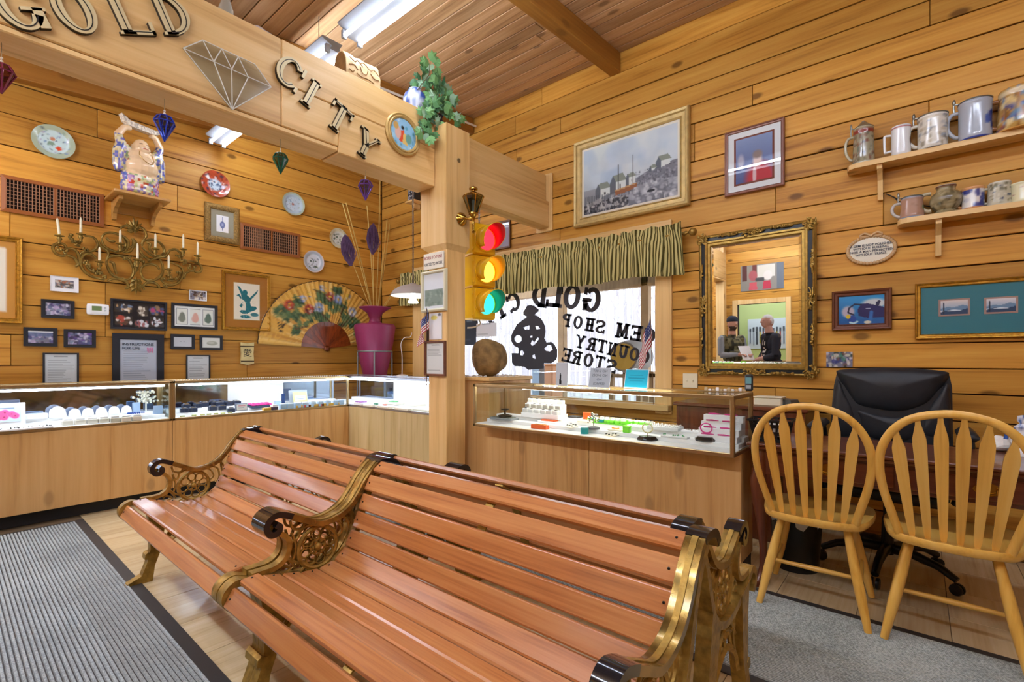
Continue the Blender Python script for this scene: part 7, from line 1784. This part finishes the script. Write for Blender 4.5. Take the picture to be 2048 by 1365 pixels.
# ---------------------------------------------------------------- valance
VXp = XR - .085
va = thing('window_valance', 'gathered olive striped valance on a rod over the window', 'curtain', (VXp, 3.42, 2.0))
G().tube([(0, -1.96, .255), (0, 1.93, .255)], .012, 10).obj('rod', mt('rod_brass', '9a7a3a', rough=.35, metal=.7), va, smooth=40)
for s in (-1, 1):
    f = G().ball((0, s * 1.985 - .01, .255), .034, 14).lathe([(.012, -.03), (.018, -.012), (.012, 0)], 10, M=TR(0, s * 1.95, .255) @ RX(PI / 2)).obj('finial', mt('rod_brass'), va, smooth=50)
    G().tube([(0, s * 1.90, .255), (.07, s * 1.90, .255)], .008, 6).obj('rod_bracket', mt('rod_brass'), va)
L_ = 3.86; NC = 1050; rows = [(.345, .9), (.325, 1), (.30, .75), (.282, .35), (.255, .5), (.228, .35), (.205, .6), (.16, .8), (.10, .9), (.03, 1), (-.04, 1.1), (-.082, 1.15)]
R = random.Random(8); ph_ = [R.uniform(0, 6.28) for _ in range(6)]
V = []; C_ = []
dk_, lt_ = lin('4b4420'), lin('c4b678')
for i in range(NC):
    u = i / (NC - 1); s = u * L_
    wv = .022 * math.sin(s * 62 + 2.0 * math.sin(s * 5.3 + ph_[0])) + .012 * math.sin(s * 29 + ph_[1]) + .006 * math.sin(s * 131 + ph_[2])
    gather = .9 + .1 * math.sin(s * 9)
    for j, (z, k) in enumerate(rows):
        sag = .012 * math.sin(s * 7 + ph_[3]) * (j > 8) + (.010 * math.sin(s * 48 + ph_[4]) if j < 2 else 0)
        V.append((-.022 - wv * k * gather * (1 if j > 5 else 1.1), -L_ / 2 + s + .018 * (j - 6) / 6 * (1 if u > .98 else (-1 if u < .02 else 0)) + .012 * math.sin(s * 17 + j * .3), z + sag))
        st = (s * 1.0 + .002 * math.sin(j + s * 40)) % .026
        C_.append(dk_ if st < .0125 else lt_)
nr = len(rows)
g = G(); g.v = V; g.c = C_; g.f = [(i * nr + j, i * nr + j + 1, (i + 1) * nr + j + 1, (i + 1) * nr + j) for i in range(NC - 1) for j in range(nr - 1)]
o = g.obj('striped_cloth', mt('valance_cloth', rough=.8, spec=.2, attr=True), va, smooth=70)

# ---------------------------------------------------------------- window decals
DX = XR + .070
wd_ = thing('window_lettering', 'dark vinyl shop name seen back to front on the window glass', 'decal', (DX, 3.2, 1.5), -PI / 2)
vin = mt('vinyl_black', '2b2b33', rough=.4)
kw = dict(th=.24, tn=.17, sf=.15, sw=.10, W=.80)
for s_, rot, h_ in (([('G', 1184, 600), ('O', 1144, 594), ('L', 1110, 590), ('D', 1080, 590)], -8, 50), ([('C', 1027, 604), ('I', 1001, 618), ('T', 978, 634), ('Y', 952, 652)], 22, 40), ([('S', 1201, 654), ('H', 1180, 650), ('O', 1156, 645), ('P', 1133, 641)], -9, 27), ([('M', 1245, 662), ('E', 1273, 667), ('G', 1299, 672)], -9, 31), ([('Y', 1161, 684), ('R', 1184, 689), ('T', 1204, 693), ('N', 1225, 699), ('U', 1247, 704), ('O', 1269, 709), ('C', 1289, 714)], -11, 27), ([('E', 1134, 711), ('R', 1154, 716), ('O', 1177, 721), ('T', 1200, 726), ('S', 1223, 733)], -11, 28)):
    for ch, x, y in s_:
        p = onX(x, y, DX); t_ = DX / ray(x, y)[0]; H_ = h_ * t_ / 965
        c_ = math.radians(rot) * 1.15
        letter(wd_, ch, H_, -(p.y - 3.2) + math.sin(c_) * H_ / 2, p.z - 1.5 - math.cos(c_) * H_ / 2, 0, c_, [(vin, {}, -.0015, 0, 'letter')], mirror=-1, kw=kw)
mn = thing('miner_decal', 'dark vinyl silhouette of a crouching gold panner on the window glass', 'decal', (DX, 3.2, 1.5), -PI / 2)
mp = lambda a, b: (lambda p: (-(p.y - 3.2), p.z - 1.5))(onX(800 + a / 4.402, 600 + b / 4.402, DX))
outl = [(1085, 110), (1105, 75), (1120, 52), (1150, 45), (1180, 52), (1200, 70), (1222, 85), (1218, 104), (1195, 118), (1185, 135), (1215, 145), (1250, 175), (1275, 225), (1282, 280), (1272, 340), (1290, 378), (1330, 370), (1362, 395), (1385, 440), (1385, 500), (1375, 530), (1330, 560), (1268, 558), (1265, 606), (1180, 612), (1130, 618), (1095, 590), (1010, 585), (985, 555), (982, 470), (1040, 470), (1040, 425), (1005, 405), (980, 365), (978, 320), (1000, 270), (1030, 215), (1085, 175), (1120, 150), (1088, 135)]
holes = [[(1040 + 32 * math.cos(a * PI / 6), 345 + 34 * math.sin(a * PI / 6)) for a in range(12)], [(1085, 245), (1140, 225), (1140, 262), (1100, 262)], [(1190, 235), (1215, 230), (1235, 255), (1205, 262)], [(1150, 385), (1165, 355), (1180, 375), (1215, 330), (1225, 345), (1180, 400), (1160, 405)], [(1270, 430), (1300, 400), (1330, 400), (1345, 440), (1320, 455), (1285, 450)], [(1060, 455), (1075, 440), (1095, 470), (1080, 492), (1062, 485)], [(1165, 490), (1185, 480), (1195, 520), (1170, 515)], [(1145, 320), (1165, 315), (1165, 332), (1148, 334)]]
bm = bmesh.new(); es = []
for lp in [outl] + holes:
    vs = [bm.verts.new((mp(*q)[0], 0, mp(*q)[1])) for q in lp]
    es += [bm.edges.new((vs[i], vs[(i + 1) % len(vs)])) for i in range(len(vs))]
bmesh.ops.triangle_fill(bm, use_beauty=True, edges=es, normal=(0, 1, 0))
me = bpy.data.meshes.new('silhouette'); bm.to_mesh(me); bm.free(); me.materials.append(vin)
o = bpy.data.objects.new('silhouette', me); COL.objects.link(o); o.parent = mn
# pane papers stuck on the glass
for r, c_, lb in (((953, 648, 672, 993, 648, 673), 'd8dade', 'typed pale card taped to the window above the boulder'), ((926, 640, 690, 952, 640, 690), '3a3f48', 'dark poster taped to the window beside the post')):
    a, b = onX(r[0], r[1], DX - .004), onX(r[3], r[5], DX - .004)
    t = thing('window_card', lb, 'card', (a + b) / 2, -PI / 2); W_, H_ = abs(a.y - b.y), abs(a.z - b.z)
    printed('sheet', doc(24, 16, 5, 4, c_, 'a9adb2' if c_[0] == 'd' else '4a505a'), W_, H_, t, (0, -.002, 0)); G().box(-W_ / 2, W_ / 2, -.0015, .002, -H_ / 2, H_ / 2).obj('backing', mt('card_' + c_, c_), t)
# boulder on the cabinet
rk = thing('boulder', 'rough brown boulder resting on the pine cabinet', 'rock', (3.10, 2.86, 1.05))
g = G().ball((0, 0, .155), (.175, .15, .16), 36)
def rock(v):
    p = Vector(v) - Vector((0, 0, .155)); n1 = mnoise.noise(p * 5 + Vector((3, 1, 7))); n2 = mnoise.noise(p * 14)
    p *= 1 + .22 * n1 + .07 * n2
    p.x = max(-.165, min(.175, p.x)); q = p.z + .3 * p.x
    if q > .15: p.z -= (q - .15) * .8
    return (p.x, p.y, max(0, p.z + .155))
g.v = [rock(v) for v in g.v]
g.obj('rock', mt('boulder_brown', '85693f', rough=.85, var=.45, vs=14, bump=.8, bs=45), rk, smooth=35)
g = G(); R = random.Random(6)
for _ in range(60): g.ball((R.uniform(-.22, .26), R.uniform(-.19, .16), .006), (R.uniform(.006, .014), R.uniform(.006, .014), .006), 5)
o = g.obj('crystal_chips', mt('chip_white', 'd8d6d2', rough=.5), None, (3.10, 2.86, 1.05)); tag(o, 'scatter of white crystal chips around the boulder', 'chips'); o['kind'] = 'stuff'

# ---------------------------------------------------------------- outside
gr = struct(cbox('ground_outside', XR + .2, 40, -20, 40, -.6, -.5, mt('gravel', 'a5a19a', rough=.9, var=.2, vs=2)))
dkk = struct(cbox('floor_porch', XR + .15, 7.2, -2, 9, -.12, -.04, mt('porch_boards', 'a08a70', rough=.8)))
PW = mt('porch_wood', 'a98a66', rough=.7, var=.2, vs=4)
def porch_post(px, X, w_=.12):
    y = onX(px, 650, X).y; t = cbox('porch_post', X - w_ / 2, X + w_ / 2, y - w_ / 2, y + w_ / 2, -.04, 2.55, PW, None, .005); return y
y1 = porch_post(1125, 6.9); tag(bpy.context.scene.collection.objects['porch_post'], 'square porch post outside the window between the shop words', 'post')
y2 = porch_post(1292, 6.9); tag(bpy.context.scene.collection.objects['porch_post.001'], 'square porch post outside the window behind the flag', 'post')
o = cbox('porch_beam', 6.84, 6.96, -2, 9, 2.30, 2.55, PW, None, .005); tag(o, 'long beam along the porch edge outside the window', 'beam')
for k in range(12):
    y = -1.6 + k * .62
    o = G().box(-1.75, 1.75, -.03, .03, -.08, .08).obj('porch_rafter', PW, None, (XR + .2 + 1.6, y, 2.86), (0, .21, 0)); tag(o, 'sloping porch rafter outside the window', 'rafter', 'porch rafters outside')
o = G().box(-1.8, 1.8, -2.5, 3.6, -.01, .01).obj('roof_porch', mt('porch_roof_boards', '9a8468', rough=.8, var=.2, vs=5), None, (XR + .2 + 1.6, 1.0, 2.98), (0, .21, 0)); struct(o)
c0 = onX(1254, 714, 5.95); t = thing('barrel', 'wooden barrel on its side outside the window, yellow head towards the glass', 'barrel', (6.1, c0.y, c0.z))
G().lathe([(0, -.25), (.20, -.25), (.235, 0), (.20, .25), (0, .25)], 32, M=RY(PI / 2)).obj('staves', mt('barrel_grey', '8f8a84', rough=.7), t, smooth=40)
G().lathe([(0, 0), (.175, 0), (.175, .02), (0, .02)], 32, M=TR(-.262, 0, 0) @ RY(PI / 2)).obj('head', mt('barrel_yellow', 'd9a93c', rough=.6), t); G().ball((-.27, 0, 0), .022, 8).obj('bung', mt('bung_grey', '6a665f'), t)
o = thing('barrel_rack', 'plain timber rack carrying the barrel on the porch', 'rack', (6.1, c0.y, -.04))
for s in (-1, 1):
    for q in (-1, 1): G().box(s * .2 - .03, s * .2 + .03, q * .2 - .03, q * .2 + .03, 0, c0.z - .20 + .04).obj('leg', PW, o)
    G().box(s * .2 - .03, s * .2 + .03, -.23, .23, c0.z - .24, c0.z - .19).obj('rail', PW, o)
for x, y, c_, lb in ((1075, 745, '8fa3b8', 'pale blue crate on the porch outside'), (1100, 742, 'c98a5a', 'orange crate on the porch outside')):
    p = onX(x, y, 6.3); t = thing('porch_crate', lb, 'crate', (6.4, p.y, -.04)); G().box(-.15, .15, -.08, .08, 0, p.z + .12, .01).obj('body', mt('crate_' + c_, c_, rough=.6), t); G().box(-.16, .16, -.085, .085, p.z + .12, p.z + .15, .01).obj('lid', mt('crate_' + c_, c_), t)
g = G(); R = random.Random(44)
for _ in range(260):
    X = R.uniform(14, 34); y = X * R.uniform(.05, 1.35); h_ = R.uniform(5, 10); r_ = R.uniform(.03, .10); b = Vector((X, y, -.5))
    lean = Vector((R.uniform(-.5, .5), R.uniform(-.5, .5), h_)); g.tube([b, b + lean * .5 + Vector((R.uniform(-.1, .1), 0, 0)), b + lean], [r_, r_ * .7, r_ * .2], 5)
    for _q in range(4):
        k = R.uniform(.3, .9); s = b + lean * k; g.tube([s, s + Vector((R.uniform(-1, 1), R.uniform(-1, 1), R.uniform(.6, 1.6)))], [r_ * .35, .008], 4)
o = g.obj('winter_trees', mt('bark_pale', 'b5aeb0', rough=.9)); tag(o, 'bare pale winter trees beyond the porch', 'trees'); o['kind'] = 'stuff'
# ================================================================== BEHIND THE PHOTOGRAPHER (seen in the mirror)
def person(label, loc, rz, arms, colf, h=1.0, lean=0.0):
    t = thing('person', label, 'person', loc, rz)
    g = G()
    for s in (-1, 1):
        g.tube([(s * .085, 0, .93), (s * .095, -.005, .70), (s * .10, -.01, .48), (s * .10, .0, .30), (s * .10, .025, .08)], [.095, .085, .06, .058, .042], 12)
        g.ball((s * .105, -.05, .04), (.045, .125, .042), 12); g.ball((s * .10, .02, .06), (.045, .05, .06), 10)
    sh = lambda z: -lean * max(0, z - .95)
    g.ball((0, 0, .96), (.17, .125, .13), 16).ball((0, -.02 + sh(1.1), 1.10), (.175, .14, .15), 16).ball((0, sh(1.28), 1.28), (.195, .13, .17), 16)
    for s in (-1, 1): g.ball((s * .175, sh(1.4), 1.395), (.085, .075, .07), 12)
    hy = sh(1.6)
    g.tube([(0, sh(1.42), 1.42), (0, hy - .015, 1.57)], [.07, .055], 12)
    g.ball((0, hy - .02, 1.652), (.076, .097, .112), 18).ball((0, hy - .055, 1.60), (.056, .058, .06), 12).ball((0, hy - .122, 1.637), (.014, .020, .018), 8).ball((0, hy - .112, 1.655), (.010, .016, .025), 8)
    g.ball((0, hy - .108, 1.598), (.026, .014, .008), 8)
    for s in (-1, 1):
        g.ball((s * .077, hy - .01, 1.638), (.012, .022, .032), 8); g.ball((s * .03, hy - .098, 1.675), (.022, .014, .010), 8)
    for s, (el, wr) in zip((-1, 1), arms):
        a = Vector((s * .20, sh(1.39), 1.39)); e = Vector(el); w_ = Vector(wr)
        g.tube([a, a.lerp(e, .5), e], [.066, .058, .05], 12); g.tube([e, e.lerp(w_, .4), w_], [.05, .048, .033], 12)
        d = (w_ - e).normalized(); up = Vector((0, 0, 1)); sd = d.cross(up).normalized(); nn = sd.cross(d)
        c_ = w_ + d * .05; g.ball(c_, (.036, .036, .026), 10); g.tube([w_, c_ + d * .03], [.03, .036], 10)
        for k, ln_ in enumerate((.062, .074, .078, .07)):
            b = c_ + d * .03 + sd * (k - 1.5) * .019
            g.tube([b, b + d * ln_ * .5 - nn * .004, b + d * ln_ * .85 - nn * .022, b + d * ln_ * .8 - nn * .04], [.0095, .009, .0085, .008], 7)
        b = c_ - d * .01 - sd * s * .028
        g.tube([b, b - sd * s * .022 + d * .02, b - sd * s * .025 + d * .055 - nn * .01], [.012, .0105, .009], 7)
    o = fused('body', g, t, .0078, colf, mt('person_skin_cloth', rough=.75, spec=.25, attr=True), 1)
    o.scale = (h, h, h)
    return t, hy
camo = ('4a4630', '6a6344', '39372a', '7d7452')
def col1(c):
    x, y, z = c
    if z > 1.47 and abs(x) < .11:
        if z < 1.608 and y < -.02 and z > 1.53 and not (y < -.108 and 1.592 < z < 1.604 and abs(x) < .022): return '4a392c'
        if z > 1.70 or (y > .02 and z > 1.58): return '4a3c30'
        return 'c99880'
    if z < .93: return '3c4048'
    if z < .10: return '2a2420'
    if abs(x) > .205 or y < -.16: return 'c99880' if y < -.30 else '8f9294'
    return camo[int(mnoise.cell(Vector((x * 22, y * 22, z * 22))) * 3.99)]
def col2(c):
    x, y, z = c
    if z > 1.47 and abs(x) < .11:
        if z > 1.70 or (y > -.10 and z > 1.61 and abs(x) < .082 and y > -.075): return 'c9c4bc'
        return 'c79a86'
    if z < .95: return '23252c'
    if z < .10: return '1f1c1a'
    if (Vector((x, y, z)) - Vector((.10, -.20, 1.03))).length < .12 and y < -.14: return 'c79a86'
    if (Vector((x, y, z)) - Vector((-.05, -.27, 1.05))).length < .12 and y < -.20: return 'c79a86'
    if abs(x) < .10 and y < -.06:
        return 'd8d0c4' if (mnoise.cell(Vector((x * 34, 0, z * 34))) > .72 and 1.08 < z < 1.36 and abs(x) < .055) else '1b1b1f'
    return '4a3f38' if z > 1.38 and y > -.05 else '2c2c34'
p1, hy = person('man in a dark cap and camouflage vest holding a sheet of paper', (-.60, 2.44, .011), .62, [((-.25, -.04, 1.12), (-.11, -.27, 1.13)), ((.25, -.04, 1.12), (.11, -.27, 1.13))], col1, 1.0)
cp = mt('cap_navy', '262b38', rough=.8)
g = G(); g.lathe([(.082, .0), (.084, .02), (.078, .06), (.05, .092), (0, .102)], 20, M=TR(0, hy - .018, 1.69) @ Matrix.Diagonal((1, 1.2, 1, 1)))
cap = g.obj('cap', cp, p1, smooth=60)
G().prism([(x, y) for x, y in circ(.075, 14, PI, 2 * PI, 0, 0, .085)], -.004, .004, M=TR(0, hy - .085, 1.70) @ RX(PI / 2 - .15)).obj('cap_brim', cp, cap)
pp_ = thing('paper_sheet', 'white sheet of paper held by the man in the cap', 'paper', p1.location + Vector((math.sin(.62) * .40, -math.cos(.62) * .40, 1.06)), .62)
G().box(-.11, .11, -.001, .001, -.02, .24).obj('sheet', mt('paper_white'), pp_, rot=(-.5, 0, 0))
p2, hy = person('white-haired man in a dark jacket and printed black shirt', (-.60, 1.80, .011), 2.50, [((-.27, -.10, 1.10), (-.10, -.24, 1.05)), ((.36, .02, 1.14), (.17, -.15, 1.03))], col2, 1.01, .10)
# workshop board with hanging tools
tb = thing('tool_board', 'white pegboard of hanging hand tools on the green workshop wall', 'tool board', (-4.58, 2.75, 1.55), PI / 2)
G().box(-.42, .42, -.012, .006, -.36, .36, .003).obj('board', mt('pegboard', 'e2e6e4', rough=.6), tb)
R = random.Random(17)
for k in range(11):
    x = -.36 + k * .072; c_ = ('9aa0a6', 'c04a34', 'd8c030', '3a3f48', 'b9bdc2')[k % 5]
    q = G().box(x - .012, x + .012, -.04, -.012, -.25 + R.uniform(-.03, .03), .05, .004)
    q.obj('tool_handle', mt('tool_' + c_, c_, rough=.5), tb); G().box(x - .018, x + .018, -.035, -.012, .05, .12 + R.uniform(0, .05), .004).obj('tool_head', mt('tool_steel', '8f949a', rough=.35, metal=.8), tb)
wbn = thing('workbench', 'plain wooden workbench below the tool board', 'workbench', (-4.30, 2.75, 0))
G().box(-.28, .28, -1.0, 1.0, .88, .93, .004).obj('bench_top', BEAM(1), wbn)
for s in (-1, 1):
    for q in (-1, 1): G().box(s * .22 - .04, s * .22 + .04, q * .9 - .04, q * .9 + .04, 0, .88, .004).obj('leg', BEAM(2), wbn)
# picture over the opening and corner post by it
pf = thing('unframed_poster', 'wide poster of two seated musicians in red above the workshop opening', 'poster', (WX0 + .004, 2.32, 2.61), PI / 2)
cv = Cv(70, 46, '8a8478').rect(0, 0, .16, 1, '6a6f74').rect(.62, 0, .72, .6, '6a3a34').rect(.85, 0, .95, .6, '5a3430').rect(.2, .05, .6, .5, 'cfc9b8').ell(.36, .45, .1, .18, 'd8d0c4').poly([(.28, .95), (.3, .65), (.46, .65), (.48, .95)], 'b83a4a').ell(.7, .42, .1, .2, 'a85a5a').poly([(.6, .95), (.62, .68), (.78, .68), (.8, .95)], 'c85a60').rect(.44, .52, .64, .66, '4a4a48')
printed('print', cv, .76, .50, pf, (0, -.012, 0)); G().box(-.38, .38, -.011, .0, -.25, .25, .002).obj('board', mt('poster_board', 'd5d2cc'), pf)
struct(cbox('trim_13', WX0 + .0, WX0 + .16, 2.98, 3.14, 0, 3.50, BEAM(2), None, .006))
struct(cbox('trim_14', WX0 + .0, 0 - .9, 3.0, 3.12, 2.60, 2.85, BEAM(0), None, .006))
